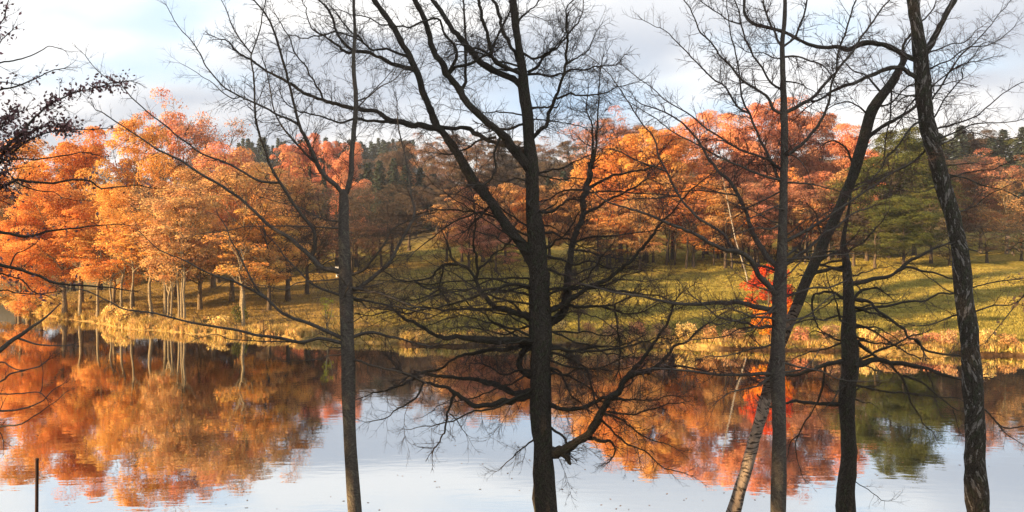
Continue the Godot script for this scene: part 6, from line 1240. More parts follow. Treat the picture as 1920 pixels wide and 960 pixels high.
	limb("trunk", [1.95, 6.02, 0.00, 0.131, 2.14, 6.56, 0.00, 0.126, 2.33, 6.97, 0.00, 0.126, 2.61, 7.58, 0.00, 0.126, 2.88, 8.19, 0.00, 0.126, 3.15, 8.80, 0.00, 0.126, 3.36, 9.34, 0.00, 0.136, 3.52, 9.88, 0.00, 0.142, 3.75, 10.73, 0.00, 0.136, 3.95, 11.14, 0.00, 0.131, 4.28, 11.57, 0.00, 0.115, 4.51, 11.96, 0.00, 0.094, 4.67, 12.27, 0.00, 0.063], 0)
	limb("limb", [3.36, 9.27, 0.00, 0.068, 3.58, 9.69, -0.16, 0.060, 3.80, 10.20, -0.34, 0.054, 4.10, 10.47, -0.46, 0.050, 4.48, 10.69, -0.59, 0.046, 4.81, 10.86, -0.69, 0.043, 5.20, 11.09, -0.82, 0.039, 5.56, 11.39, -0.95, 0.036], 1)
	limb("limb", [4.57, 12.11, 0.00, 0.045, 4.63, 12.43, -0.09, 0.038, 4.70, 12.69, -0.16, 0.034, 4.90, 12.93, -0.16, 0.029, 5.02, 13.37, -0.16, 0.023], 1)
	limb("branch", [4.10, 11.33, 0.00, 0.034, 3.91, 11.58, -0.04, 0.027, 3.67, 11.86, -0.10, 0.020, 3.45, 11.96, -0.24, 0.017, 3.22, 12.26, -0.37, 0.012], 1.2)
	limb("branch", [3.79, 10.78, 0.00, 0.028, 3.43, 11.00, 0.15, 0.021, 3.13, 11.12, 0.23, 0.017, 2.86, 11.06, 0.24, 0.014, 2.57, 10.91, 0.30, 0.011], 1.2)
	limb("branch", [3.90, 11.03, 0.00, 0.028, 4.30, 11.11, -0.06, 0.023, 4.72, 11.49, -0.33, 0.019, 4.98, 11.65, -0.46, 0.017], 1.2)
	limb("branch", [3.38, 9.40, 0.00, 0.034, 3.26, 9.89, -0.10, 0.025, 3.11, 10.11, -0.25, 0.022, 2.96, 10.20, -0.40, 0.020, 2.78, 10.14, -0.47, 0.017], 1.1)
	limb("branch", [3.15, 8.80, 0.00, 0.034, 3.52, 9.07, -0.07, 0.024, 4.01, 9.22, -0.27, 0.018, 4.53, 9.48, -0.54, 0.012], 1.2)
	limb("branch", [2.61, 7.58, 0.00, 0.034, 2.42, 7.98, 0.17, 0.022, 2.34, 8.31, 0.19, 0.016, 2.13, 8.51, 0.22, 0.011], 1.1)
	limb("branch", [2.33, 6.97, 0.00, 0.040, 2.71, 7.24, -0.09, 0.030, 3.15, 7.44, -0.18, 0.023, 3.53, 7.79, -0.27, 0.017], 1.1)
	limb("branch", [4.30, 11.60, 0.00, 0.023, 4.37, 11.18, -0.10, 0.021, 4.35, 10.74, -0.18, 0.020, 4.20, 10.33, -0.08, 0.018, 4.17, 9.77, -0.04, 0.017], 1)
	limb("branch", [1.10, 3.48, 0.00, 0.040, 1.02, 3.61, -0.00, 0.025, 0.92, 3.70, 0.02, 0.017], 0)
	bare_tree("straight_bare_tree", "straight bare tree with fine rising branches, crossed by the leaning birch", Vector3(5.70, 1.70, -19.00), M.smooth, M.twig_red, {rough = 0.13, crook = 0.045, gap = 0.085, length = 0.7, up = 0.03, gnarl = 0.2, leaves = 0.15, leaf_mat = M.dead_leaf}, 33)
	limb("trunk", [0.00, -0.21, 0.00, 0.172, 0.01, 0.70, 0.00, 0.161, 0.03, 1.84, 0.00, 0.155, 0.02, 2.99, 0.00, 0.150, 0.00, 4.13, 0.00, 0.155, 0.03, 5.27, 0.00, 0.144, 0.08, 6.19, 0.00, 0.111, 0.10, 7.10, 0.00, 0.089, 0.13, 8.24, 0.00, 0.078, 0.13, 9.21, 0.00, 0.078, 0.10, 9.96, 0.00, 0.061, 0.09, 10.70, 0.00, 0.050, 0.13, 11.33, 0.00, 0.044, 0.14, 12.36, 0.00, 0.033], 0)
	limb("branch", [0.09, 10.66, 0.00, 0.029, 0.04, 10.74, -0.02, 0.028, -0.07, 11.03, -0.09, 0.025, -0.17, 11.29, -0.15, 0.023, -0.27, 11.60, -0.18, 0.021, -0.27, 11.97, -0.23, 0.019], 1.2)
	limb("limb", [0.13, 9.21, 0.00, 0.038, -0.12, 9.33, 0.04, 0.034, -0.25, 9.57, 0.07, 0.031, -0.44, 9.71, 0.09, 0.029, -0.68, 9.85, 0.12, 0.027, -0.91, 10.02, 0.18, 0.024, -1.08, 10.22, 0.25, 0.022, -1.34, 10.38, 0.34, 0.020, -1.44, 10.55, 0.40, 0.018, -1.77, 10.81, 0.55, 0.016, -1.90, 11.03, 0.63, 0.014, -2.04, 11.29, 0.72, 0.012, -2.17, 11.45, 0.77, 0.010, -2.24, 11.61, 0.80, 0.009], 1.2)
	limb("branch", [0.10, 9.73, 0.00, 0.029, -0.12, 9.89, -0.07, 0.026, -0.25, 10.12, -0.13, 0.024, -0.47, 10.51, -0.24, 0.022, -0.58, 10.92, -0.39, 0.020, -0.66, 11.26, -0.53, 0.019, -0.70, 11.57, -0.64, 0.017, -0.77, 11.88, -0.75, 0.016, -0.80, 12.14, -0.82, 0.015], 1.2)
	limb("branch", [-0.66, 11.28, -0.53, 0.020, -0.93, 11.39, -0.60, 0.016, -1.17, 11.56, -0.65, 0.014, -1.38, 11.70, -0.67, 0.012, -1.57, 11.87, -0.70, 0.010], 1.2)
	limb("limb", [0.10, 7.69, 0.00, 0.038, 0.00, 7.89, -0.05, 0.035, -0.05, 8.12, -0.12, 0.033, -0.17, 8.37, -0.21, 0.031, -0.32, 8.75, -0.34, 0.028, -0.40, 8.98, -0.39, 0.027, -0.50, 9.28, -0.45, 0.025, -0.60, 9.47, -0.48, 0.024, -0.68, 9.82, -0.51, 0.021, -0.73, 10.16, -0.54, 0.019, -0.77, 10.53, -0.56, 0.017, -0.82, 10.89, -0.59, 0.016, -0.90, 11.22, -0.62, 0.014, -0.94, 11.67, -0.69, 0.012, -0.96, 12.03, -0.76, 0.010], 1.2)
	limb("branch", [-0.53, 9.32, -0.45, 0.027, -0.67, 9.37, -0.43, 0.025, -0.79, 9.46, -0.41, 0.024, -1.05, 9.86, -0.39, 0.020, -1.34, 10.07, -0.35, 0.018, -1.71, 10.38, -0.21, 0.015, -2.01, 10.62, -0.05, 0.013, -2.28, 10.83, 0.08, 0.011, -2.53, 11.02, 0.18, 0.009, -2.72, 11.06, 0.23, 0.008, -2.94, 11.17, 0.28, 0.007], 1.1)
	limb("branch", [0.11, 7.99, 0.00, 0.034, -0.16, 8.25, -0.10, 0.029, -0.49, 8.40, -0.17, 0.026, -0.77, 8.50, -0.23, 0.024, -0.94, 8.62, -0.29, 0.023, -1.23, 8.86, -0.42, 0.021, -1.50, 9.07, -0.55, 0.019, -1.81, 9.36, -0.71, 0.016, -2.19, 9.64, -0.91, 0.014, -2.55, 10.02, -1.10, 0.011, -2.88, 10.28, -1.23, 0.009, -3.16, 10.52, -1.33, 0.008], 1.1)
	limb("branch", [0.10, 7.81, 0.00, 0.034, -0.26, 7.85, 0.09, 0.029, -0.59, 7.96, 0.18, 0.026, -0.90, 8.08, 0.25, 0.024, -1.23, 8.21, 0.35, 0.021, -1.54, 8.34, 0.46, 0.019, -1.87, 8.51, 0.58, 0.017, -2.35, 8.71, 0.76, 0.014, -2.65, 8.90, 0.89, 0.012, -3.05, 9.11, 1.05, 0.010, -3.35, 9.29, 1.17, 0.008, -3.50, 9.40, 1.22, 0.007], 1)
	limb("limb", [0.06, 5.64, 0.00, 0.067, -0.02, 5.96, -0.07, 0.060, -0.19, 6.14, -0.13, 0.056, -0.30, 6.35, -0.19, 0.053, -0.46, 6.65, -0.27, 0.049, -0.53, 6.93, -0.33, 0.046, -0.61, 7.24, -0.39, 0.042, -0.75, 7.52, -0.45, 0.039, -0.95, 7.84, -0.52, 0.035, -1.13, 8.03, -0.56, 0.033, -1.37, 8.41, -0.64, 0.028, -1.53, 8.70, -0.69, 0.025, -1.80, 9.06, -0.76, 0.021, -2.05, 9.28, -0.82, 0.018, -2.35, 9.44, -0.88, 0.016, -2.76, 9.60, -0.97, 0.012, -2.93, 9.72, -1.01, 0.010], 1)
	limb("limb", [0.13, 9.25, 0.00, 0.043, 0.20, 9.27, -0.02, 0.042, 0.50, 9.41, -0.09, 0.038, 0.76, 9.57, -0.16, 0.035, 1.01, 9.81, -0.24, 0.033, 1.25, 10.08, -0.32, 0.030, 1.53, 10.40, -0.42, 0.027, 1.79, 10.66, -0.50, 0.025, 1.96, 10.96, -0.58, 0.023, 2.25, 11.29, -0.67, 0.021, 2.50, 11.64, -0.76, 0.018, 2.72, 11.91, -0.84, 0.016, 2.85, 12.10, -0.89, 0.015], 1.2)
	limb("branch", [0.10, 10.66, 0.00, 0.026, 0.34, 10.84, 0.02, 0.023, 0.45, 11.11, 0.05, 0.020, 0.50, 11.35, 0.18, 0.018, 0.48, 11.57, 0.35, 0.016, 0.47, 11.78, 0.41, 0.014], 1.2)
	limb("limb", [0.13, 8.31, 0.00, 0.038, 0.22, 8.38, 0.04, 0.036, 0.43, 8.55, 0.13, 0.034, 0.61, 8.77, 0.22, 0.031, 0.81, 9.04, 0.33, 0.028, 0.93, 9.39, 0.45, 0.026, 0.93, 9.67, 0.55, 0.024, 0.99, 10.04, 0.68, 0.021, 1.00, 10.43, 0.82, 0.019, 1.07, 10.67, 0.91, 0.018, 1.13, 11.08, 1.05, 0.015, 1.22, 11.34, 1.16, 0.014], 1.2)
	limb("branch", [0.10, 10.41, 0.00, 0.019, -0.12, 10.44, -0.07, 0.016, -0.28, 10.54, -0.13, 0.013, -0.50, 10.57, -0.21, 0.011, -0.66, 10.65, -0.27, 0.010], 1.2)
	limb("branch", [0.10, 10.44, 0.00, 0.026, 0.47, 10.49, -0.11, 0.022, 0.74, 10.43, -0.18, 0.020, 0.98, 10.31, -0.14, 0.018, 1.13, 10.12, -0.10, 0.016, 1.22, 9.98, -0.13, 0.014], 1.2)
	limb("branch", [-0.73, 7.49, -0.44, 0.025, -0.86, 7.53, -0.49, 0.022, -1.30, 7.60, -0.64, 0.018, -1.51, 7.64, -0.69, 0.016, -1.75, 7.64, -0.73, 0.014, -2.01, 7.59, -0.80, 0.013], 1)
	limb("branch", [0.10, 7.59, 0.00, 0.022, -0.27, 7.41, -0.07, 0.017, -0.59, 7.24, -0.22, 0.015], 1)
	limb("limb", [0.03, 5.25, 0.00, 0.072, -0.22, 5.54, 0.10, 0.063, -0.47, 5.81, 0.21, 0.057, -0.64, 6.09, 0.31, 0.053, -0.90, 6.27, 0.39, 0.049, -1.26, 6.34, 0.48, 0.045, -1.63, 6.49, 0.57, 0.040, -2.09, 6.70, 0.67, 0.035, -2.49, 6.86, 0.75, 0.030, -2.78, 6.98, 0.81, 0.027, -3.14, 7.12, 0.89, 0.023, -3.47, 7.20, 0.97, 0.020, -3.77, 7.28, 1.04, 0.017, -4.09, 7.48, 1.14, 0.014], 1)
	limb("limb", [-0.77, 6.18, 0.35, 0.042, -1.05, 6.40, 0.27, 0.038, -1.19, 6.64, 0.21, 0.036, -1.54, 6.86, 0.13, 0.032, -1.87, 7.16, 0.04, 0.029, -2.10, 7.50, -0.05, 0.027, -2.33, 7.93, -0.15, 0.024, -2.52, 8.34, -0.23, 0.022, -2.55, 8.62, -0.29, 0.020, -2.72, 8.91, -0.36, 0.018, -2.96, 9.22, -0.43, 0.016, -3.22, 9.70, -0.54, 0.014, -3.46, 10.06, -0.62, 0.012, -3.70, 10.36, -0.69, 0.010, -3.92, 10.59, -0.75, 0.008, -4.07, 10.70, -0.79, 0.007], 0.9)
	limb("branch", [-2.36, 8.01, -0.16, 0.024, -2.77, 8.13, -0.03, 0.019, -3.21, 8.30, 0.09, 0.016, -3.51, 8.44, 0.06, 0.013, -3.81, 8.49, 0.03, 0.011, -4.11, 8.58, 0.08, 0.010], 1)
	limb("branch", [-2.07, 7.47, -0.03, 0.019, -2.47, 7.45, -0.17, 0.015, -2.92, 7.45, -0.29, 0.012, -3.37, 7.40, -0.41, 0.010], 1)
	limb("limb", [0.03, 4.95, 0.00, 0.062, -0.23, 5.07, -0.07, 0.056, -0.52, 5.10, -0.15, 0.052, -0.74, 5.19, -0.23, 0.048, -1.12, 5.18, -0.33, 0.044, -1.66, 5.14, -0.43, 0.038, -2.18, 5.17, -0.50, 0.033, -2.81, 5.29, -0.58, 0.027, -3.27, 5.36, -0.64, 0.023, -3.80, 5.47, -0.73, 0.018, -4.15, 5.56, -0.80, 0.015], 1.2)
	limb("limb", [0.01, 4.64, 0.00, 0.038, -0.21, 4.69, 0.07, 0.034, -0.41, 4.65, 0.13, 0.031, -0.67, 4.75, 0.21, 0.028, -0.94, 4.80, 0.29, 0.025, -1.38, 4.90, 0.40, 0.020, -1.67, 5.14, 0.49, 0.017, -1.94, 5.30, 0.58, 0.014], 1.1)
	limb("branch", [0.01, 4.63, 0.00, 0.024, -0.17, 4.66, -0.07, 0.022, -0.72, 4.59, -0.33, 0.017, -0.96, 4.47, -0.39, 0.016, -1.31, 4.38, -0.42, 0.014, -1.80, 4.34, -0.49, 0.011, -2.05, 4.30, -0.56, 0.010], 1)
	limb("limb", [0.02, 3.67, 0.00, 0.048, -0.16, 3.66, 0.03, 0.044, -0.46, 3.66, 0.05, 0.039, -1.00, 3.64, 0.08, 0.032, -1.65, 3.72, 0.29, 0.025, -2.38, 3.82, 0.57, 0.018, -2.85, 3.87, 0.68, 0.014], 1.1)
	limb("limb", [0.09, 5.96, 0.00, 0.043, 0.21, 6.01, -0.04, 0.040, 0.41, 6.17, -0.11, 0.036, 0.76, 6.38, -0.23, 0.032, 1.04, 6.63, -0.33, 0.028, 1.43, 6.83, -0.44, 0.024, 1.83, 7.12, -0.56, 0.019, 2.36, 7.31, -0.70, 0.015], 1.1)
	limb("limb", [0.09, 6.46, 0.00, 0.043, 0.22, 6.53, 0.03, 0.040, 0.50, 6.68, 0.08, 0.035, 0.88, 6.91, 0.14, 0.030, 1.41, 7.32, 0.31, 0.022, 1.85, 7.67, 0.49, 0.017, 2.19, 7.93, 0.61, 0.013, 2.54, 8.12, 0.71, 0.009], 1)
	limb("branch", [0.08, 5.27, 0.00, 0.029, 0.38, 5.36, -0.09, 0.025, 0.77, 5.49, -0.20, 0.021, 1.19, 5.48, -0.43, 0.019, 1.76, 5.65, -0.71, 0.015], 1.1)
	limb("branch", [0.03, 4.36, 0.00, 0.029, -0.26, 4.24, -0.06, 0.024, -0.64, 4.17, -0.14, 0.020, -1.03, 3.99, -0.43, 0.016, -1.45, 3.92, -0.63, 0.012], 1.1)
	limb("branch", [0.03, 3.79, 0.00, 0.029, -0.35, 3.46, 0.08, 0.020, -0.73, 3.36, 0.22, 0.016, -1.13, 3.35, 0.46, 0.012, -1.44, 3.20, 0.60, 0.009], 1)
	limb("branch", [0.11, 6.87, 0.00, 0.024, -0.25, 6.75, 0.13, 0.018, -0.59, 6.77, 0.20, 0.014, -0.97, 6.64, 0.26, 0.009], 1)
	branches(3.44, 6.19, 14, 1.2, 3.2, 0.020, 0.034, 0.80)
	branches(6.53, 9.96, 8, 1.0, 2.4, 0.017, 0.026, 0.80)
	bare_tree("dark_bare_tree", "dark mossy bare tree between the leaning birch and the right birch", Vector3(8.95, 0.25, -24.00), M.oak, M.twig, {rough = 0.24, crook = 0.07, gap = 0.14, length = 0.65, up = 0.02, gnarl = 0.28}, 55)
	limb("trunk", [0.00, -0.48, 0.00, 0.280, 0.07, 0.61, 0.00, 0.252, 0.12, 1.26, 0.00, 0.238, 0.19, 2.12, 0.00, 0.224, 0.17, 2.99, 0.00, 0.217, 0.14, 3.85, 0.00, 0.210, 0.20, 4.58, 0.00, 0.224, 0.17, 5.59, 0.00, 0.182, 0.17, 6.31, 0.00, 0.154, 0.14, 6.88, 0.00, 0.133, 0.09, 7.39, 0.00, 0.112, 0.04, 7.75, 0.00, 0.091, 0.03, 8.18, 0.00, 0.063, 0.14, 8.76, 0.00, 0.042, 0.23, 9.34, 0.00, 0.028, 0.26, 9.77, 0.00, 0.017], 0)
	limb("limb", [0.23, 4.58, 0.00, 0.091, 0.53, 4.71, -0.06, 0.081, 0.94, 4.77, -0.18, 0.074, 1.58, 4.69, -0.32, 0.064, 2.15, 4.60, -0.34, 0.055, 2.67, 4.43, -0.32, 0.046, 3.01, 4.30, -0.32, 0.041, 3.45, 4.21, -0.34, 0.035, 3.81, 4.26, -0.39, 0.031], 0.8)
	limb("branch", [1.39, 4.70, -0.27, 0.043, 1.58, 4.46, -0.31, 0.036, 1.79, 4.25, -0.33, 0.032, 1.96, 3.77, -0.41, 0.026, 2.07, 3.52, -0.50, 0.023, 2.35, 3.18, -0.66, 0.019, 2.60, 2.88, -0.77, 0.015, 2.83, 2.70, -0.82, 0.013], 0.6)
	limb("branch", [1.79, 4.33, -0.33, 0.043, 2.28, 4.13, -0.26, 0.031, 2.53, 3.90, -0.18, 0.025, 2.74, 3.69, -0.05, 0.020, 2.98, 3.46, 0.08, 0.015, 3.16, 3.41, 0.12, 0.012], 0.6)
	limb("branch", [2.95, 3.46, 0.08, 0.018, 3.10, 3.10, -0.00, 0.012, 3.17, 2.88, 0.02, 0.009], 0.5)
	limb("branch", [2.39, 4.53, -0.33, 0.025, 2.49, 4.30, -0.39, 0.020, 2.69, 3.93, -0.45, 0.015, 2.71, 3.63, -0.45, 0.012], 0.6)
	limb("limb", [0.17, 4.78, 0.00, 0.079, -0.23, 4.73, 0.07, 0.066, -0.85, 4.57, 0.19, 0.052, -1.24, 4.46, 0.21, 0.045, -1.61, 4.43, 0.22, 0.038, -2.10, 4.38, 0.28, 0.030], 0.9)
	limb("limb", [0.14, 3.61, 0.00, 0.061, -0.11, 3.60, -0.05, 0.053, -0.58, 3.60, -0.12, 0.044, -1.09, 3.62, -0.26, 0.036, -1.40, 3.56, -0.36, 0.031, -1.88, 3.42, -0.48, 0.025], 0.8)
	limb("branch", [-0.51, 4.65, 0.13, 0.036, -0.54, 4.02, -0.02, 0.029, -0.68, 3.51, -0.16, 0.024, -0.89, 3.10, -0.23, 0.021, -1.11, 2.71, -0.27, 0.017, -1.19, 2.39, -0.31, 0.015, -1.08, 1.87, -0.37, 0.012, -0.91, 1.50, -0.45, 0.009], 0.8)
	limb("branch", [-1.10, 2.70, -0.27, 0.018, -1.28, 2.50, -0.37, 0.015, -1.38, 2.18, -0.37, 0.012, -1.46, 1.90, -0.33, 0.009], 0.7)
	limb("limb", [0.16, 6.83, 0.00, 0.073, 0.67, 6.94, -0.11, 0.061, 1.15, 6.99, -0.23, 0.053, 1.53, 7.12, -0.30, 0.047, 1.89, 7.38, -0.35, 0.041, 2.26, 7.60, -0.40, 0.035, 2.67, 7.78, -0.46, 0.030, 3.08, 7.97, -0.54, 0.025], 1)
	limb("branch", [1.58, 7.17, -0.31, 0.043, 1.84, 7.27, -0.25, 0.036, 2.16, 7.21, -0.18, 0.031, 2.48, 7.16, -0.11, 0.027, 2.86, 7.04, -0.00, 0.022, 3.14, 7.00, 0.06, 0.018], 1)
	limb("limb", [0.17, 6.23, 0.00, 0.055, 0.29, 6.32, -0.04, 0.048, 0.50, 6.62, -0.13, 0.037, 0.75, 6.72, -0.21, 0.031, 1.05, 6.70, -0.32, 0.025, 1.33, 6.55, -0.41, 0.018], 1.1)
	limb("limb", [0.28, 6.36, -0.05, 0.055, 0.37, 6.42, -0.02, 0.052, 0.67, 6.37, 0.10, 0.046, 0.84, 6.16, 0.20, 0.042, 1.13, 5.91, 0.33, 0.037, 1.45, 5.63, 0.45, 0.032, 1.58, 5.39, 0.52, 0.029, 1.80, 5.36, 0.60, 0.026, 1.85, 5.11, 0.68, 0.024], 1)
	limb("limb", [0.17, 5.35, 0.00, 0.055, 0.34, 5.29, -0.05, 0.050, 0.59, 5.15, -0.15, 0.046, 0.87, 4.93, -0.20, 0.041, 1.11, 4.75, -0.24, 0.037], 0.8)
	limb("limb", [0.26, 4.72, 0.00, 0.048, 0.48, 4.81, -0.08, 0.043, 0.99, 4.96, -0.26, 0.036, 1.45, 5.12, -0.43, 0.030, 2.03, 5.32, -0.66, 0.024, 2.56, 5.43, -0.85, 0.019], 1)
	limb("branch", [1.71, 5.38, 0.56, 0.036, 2.03, 5.13, 0.45, 0.030, 2.44, 5.03, 0.33, 0.027, 3.21, 4.88, 0.14, 0.021, 3.59, 4.72, 0.03, 0.018], 1)
	limb("branch", [0.14, 6.05, 0.00, 0.042, 0.38, 6.10, -0.06, 0.040, 1.26, 6.20, -0.29, 0.034, 2.03, 6.34, -0.47, 0.029, 2.52, 6.39, -0.57, 0.027, 2.91, 6.55, -0.65, 0.025, 3.39, 6.56, -0.74, 0.023, 3.88, 6.67, -0.84, 0.020, 4.28, 6.78, -0.91, 0.019, 4.82, 6.89, -1.02, 0.016, 5.68, 6.98, -1.20, 0.013], 0.9)
	limb("limb", [0.12, 7.24, 0.00, 0.055, -0.11, 7.26, 0.04, 0.047, -0.34, 7.29, 0.07, 0.042, -0.63, 7.18, 0.15, 0.036, -0.95, 7.04, 0.25, 0.030], 1.1)
	limb("branch", [0.09, 7.43, 0.00, 0.042, -0.05, 7.48, -0.03, 0.038, -0.29, 7.46, -0.07, 0.033, -0.50, 7.39, -0.23, 0.029, -0.72, 7.49, -0.43, 0.025], 1.1)
	limb("limb", [0.17, 6.41, 0.00, 0.048, -0.07, 6.49, -0.07, 0.042, -0.28, 6.59, -0.12, 0.038, -0.52, 6.59, -0.18, 0.034, -0.72, 6.54, -0.26, 0.031, -0.68, 6.13, -0.45, 0.026, -0.47, 5.68, -0.64, 0.020, -0.39, 5.55, -0.68, 0.019], 1)
	limb("branch", [0.17, 5.87, 0.00, 0.036, -0.17, 6.00, 0.08, 0.028, -0.57, 5.89, 0.18, 0.022, -0.98, 5.93, 0.35, 0.017, -1.46, 5.84, 0.52, 0.012], 1.1)
	limb("branch", [0.19, 5.30, 0.00, 0.036, -0.10, 5.21, -0.11, 0.029, -0.42, 5.05, -0.23, 0.023, -0.76, 4.97, -0.32, 0.018, -1.16, 4.78, -0.45, 0.012], 1.1)
	limb("branch", [0.07, 7.61, 0.00, 0.036, 0.27, 7.82, 0.04, 0.029, 0.61, 8.04, 0.09, 0.023, 0.82, 8.39, 0.29, 0.017, 0.98, 8.74, 0.42, 0.012], 1.2)
	limb("branch", [0.17, 4.14, 0.00, 0.036, 0.51, 4.09, 0.16, 0.031, 0.97, 3.99, 0.44, 0.025, 1.49, 3.97, 0.54, 0.021, 2.16, 3.92, 0.61, 0.016, 2.78, 3.87, 0.78, 0.012], 0.9)
	limb("branch", [0.17, 1.98, 0.00, 0.018, 0.41, 1.44, -0.12, 0.013, 0.83, 1.21, -0.27, 0.011, 1.21, 0.86, -0.48, 0.009, 1.51, 0.79, -0.56, 0.007], 0.5)
	limb("branch", [0.19, 5.73, 0.00, 0.036, 0.64, 5.69, -0.16, 0.031, 1.16, 5.41, -0.36, 0.027, 1.86, 5.01, -0.63, 0.022, 2.40, 4.76, -0.82, 0.019], 1)
	branches(4.43, 7.75, 16, 1.2, 3.2, 0.029, 0.047, 0.80)
	branches(2.99, 4.43, 4, 0.8, 1.8, 0.022, 0.036, 0.80)
	bare_tree("tall_birch_tree", "tall rugged birch on the right, white-flecked bark and forked top", Vector3(10.56, 1.38, -20.00), M.rugged, M.twig_red, {rough = 0.2, crook = 0.04, gap = 0.11, length = 0.7, up = 0.0, gnarl = 0.2, leaves = 0.15, leaf_mat = M.dead_leaf}, 66)
	limb("trunk", [0.00, -0.24, 0.00, 0.262, -0.04, 0.72, 0.00, 0.245, -0.10, 1.69, 0.00, 0.233, -0.12, 2.65, 0.00, 0.222, -0.13, 3.37, 0.00, 0.210, -0.19, 4.09, 0.00, 0.198, -0.25, 4.81, 0.00, 0.198, -0.36, 5.53, 0.00, 0.181, -0.42, 6.26, 0.00, 0.175, -0.54, 6.98, 0.00, 0.163, -0.70, 7.58, 0.00, 0.157, -0.84, 8.06, 0.00, 0.157, -1.03, 8.78, 0.00, 0.163, -1.15, 9.26, 0.00, 0.169, -1.27, 9.86, 0.00, 0.169, -1.32, 10.47, 0.00, 0.169, -1.37, 11.07, 0.00, 0.152, -1.44, 11.67, 0.00, 0.128, -1.53, 12.27, 0.00, 0.128, -1.64, 12.99, 0.00, 0.117], 0)
	limb("limb", [-1.32, 10.95, 0.00, 0.081, -1.18, 11.14, -0.05, 0.079, -1.05, 11.33, -0.10, 0.078, -0.89, 11.65, -0.17, 0.077, -0.72, 11.91, -0.24, 0.076, -0.51, 12.22, -0.34, 0.075, -0.33, 12.51, -0.43, 0.074, -0.04, 12.91, -0.54, 0.073], 1)
	limb("limb", [-1.37, 10.90, 0.00, 0.066, -1.60, 10.99, -0.05, 0.062, -1.75, 11.08, -0.07, 0.060, -2.03, 11.24, -0.11, 0.057, -2.32, 11.32, -0.15, 0.054, -2.55, 11.35, -0.19, 0.052, -2.71, 11.30, -0.23, 0.051, -2.90, 11.23, -0.27, 0.050, -3.10, 11.29, -0.33, 0.048, -3.38, 11.28, -0.40, 0.046, -3.74, 11.40, -0.51, 0.044, -3.94, 11.52, -0.57, 0.042, -4.15, 11.66, -0.65, 0.041, -4.52, 11.82, -0.76, 0.038, -4.89, 11.96, -0.86, 0.036, -5.06, 12.18, -0.92, 0.035, -5.05, 12.44, -0.97, 0.033, -5.09, 12.71, -1.02, 0.032], 1)
	limb("limb", [-1.33, 10.47, 0.00, 0.071, -1.62, 10.61, 0.06, 0.062, -1.83, 10.71, 0.11, 0.057, -2.27, 10.65, 0.20, 0.049, -2.54, 10.52, 0.25, 0.045, -2.93, 10.36, 0.32, 0.039, -3.26, 10.25, 0.38, 0.034, -3.48, 10.16, 0.42, 0.031, -3.69, 10.00, 0.47, 0.027, -3.88, 9.90, 0.51, 0.025], 1)
	limb("branch", [-1.25, 9.80, 0.00, 0.030, -1.13, 9.96, -0.05, 0.028, -0.87, 10.30, -0.14, 0.024, -0.61, 10.67, -0.22, 0.021, -0.25, 11.10, -0.38, 0.018, 0.27, 11.56, -0.61, 0.014, 0.66, 11.93, -0.78, 0.012, 0.87, 12.18, -0.88, 0.010, 1.13, 12.39, -0.97, 0.009, 1.26, 12.56, -1.02, 0.008], 1.2)
	limb("branch", [-1.18, 9.44, 0.00, 0.025, -1.04, 9.68, 0.07, 0.021, -0.89, 10.00, 0.13, 0.018, -0.68, 10.33, 0.26, 0.015, -0.60, 10.48, 0.37, 0.013, -0.68, 10.63, 0.47, 0.012, -0.50, 10.84, 0.66, 0.010, -0.42, 11.06, 0.77, 0.008, -0.29, 11.12, 0.82, 0.007], 1.2)
	limb("branch", [-1.35, 11.01, 0.00, 0.020, -1.12, 11.11, -0.07, 0.017, -0.83, 11.20, -0.15, 0.015, -0.51, 11.33, -0.24, 0.013, -0.22, 11.38, -0.31, 0.011, 0.05, 11.66, -0.39, 0.009, 0.26, 11.78, -0.45, 0.008], 1.2)
	limb("branch", [-1.15, 9.29, 0.00, 0.025, -0.95, 9.39, -0.05, 0.023, -0.55, 9.50, -0.15, 0.020, -0.05, 9.66, -0.27, 0.016, 0.18, 9.78, -0.30, 0.015, 0.45, 10.04, -0.32, 0.013, 0.70, 10.22, -0.34, 0.011, 1.02, 10.42, -0.38, 0.009, 1.30, 10.52, -0.43, 0.008], 1.2)
	limb("branch", [-1.11, 9.07, 0.00, 0.025, -1.02, 9.13, 0.03, 0.023, -0.61, 9.30, 0.11, 0.019, -0.36, 9.41, 0.17, 0.016, -0.06, 9.45, 0.38, 0.013, 0.26, 9.43, 0.65, 0.010, 0.58, 9.48, 0.80, 0.007], 1.2)
	limb("branch", [-1.08, 8.96, 0.00, 0.020, -0.57, 9.14, -0.18, 0.016, -0.34, 9.30, -0.27, 0.015, 0.13, 9.32, -0.43, 0.012, 0.73, 9.20, -0.63, 0.010, 1.18, 9.24, -0.77, 0.008], 1.2)
	limb("branch", [-1.15, 10.71, 0.00, 0.020, -0.96, 10.82, 0.12, 0.017, -0.80, 10.88, 0.21, 0.016, -0.63, 11.05, 0.34, 0.014, -0.42, 11.11, 0.45, 0.012, -0.07, 11.14, 0.62, 0.010, 0.26, 11.43, 0.86, 0.007], 1.2)
	limb("branch", [-1.27, 10.16, 0.00, 0.020, -0.85, 10.50, -0.18, 0.016, -0.30, 10.85, -0.42, 0.013, 0.30, 11.05, -0.76, 0.011, 0.96, 11.24, -1.06, 0.008], 1.2)
	limb("branch", [-1.12, 9.12, 0.00, 0.030, -1.24, 8.85, -0.12, 0.027, -1.52, 8.56, -0.30, 0.023, -2.06, 8.32, -0.39, 0.019, -2.54, 8.10, -0.51, 0.016], 1.1)
	limb("branch", [-1.20, 9.56, 0.00, 0.030, -1.38, 9.52, 0.04, 0.028, -1.61, 9.37, 0.12, 0.025, -1.95, 8.99, 0.26, 0.022, -2.22, 8.68, 0.24, 0.019, -2.35, 8.44, 0.21, 0.017, -2.61, 8.16, 0.26, 0.015], 1.1)
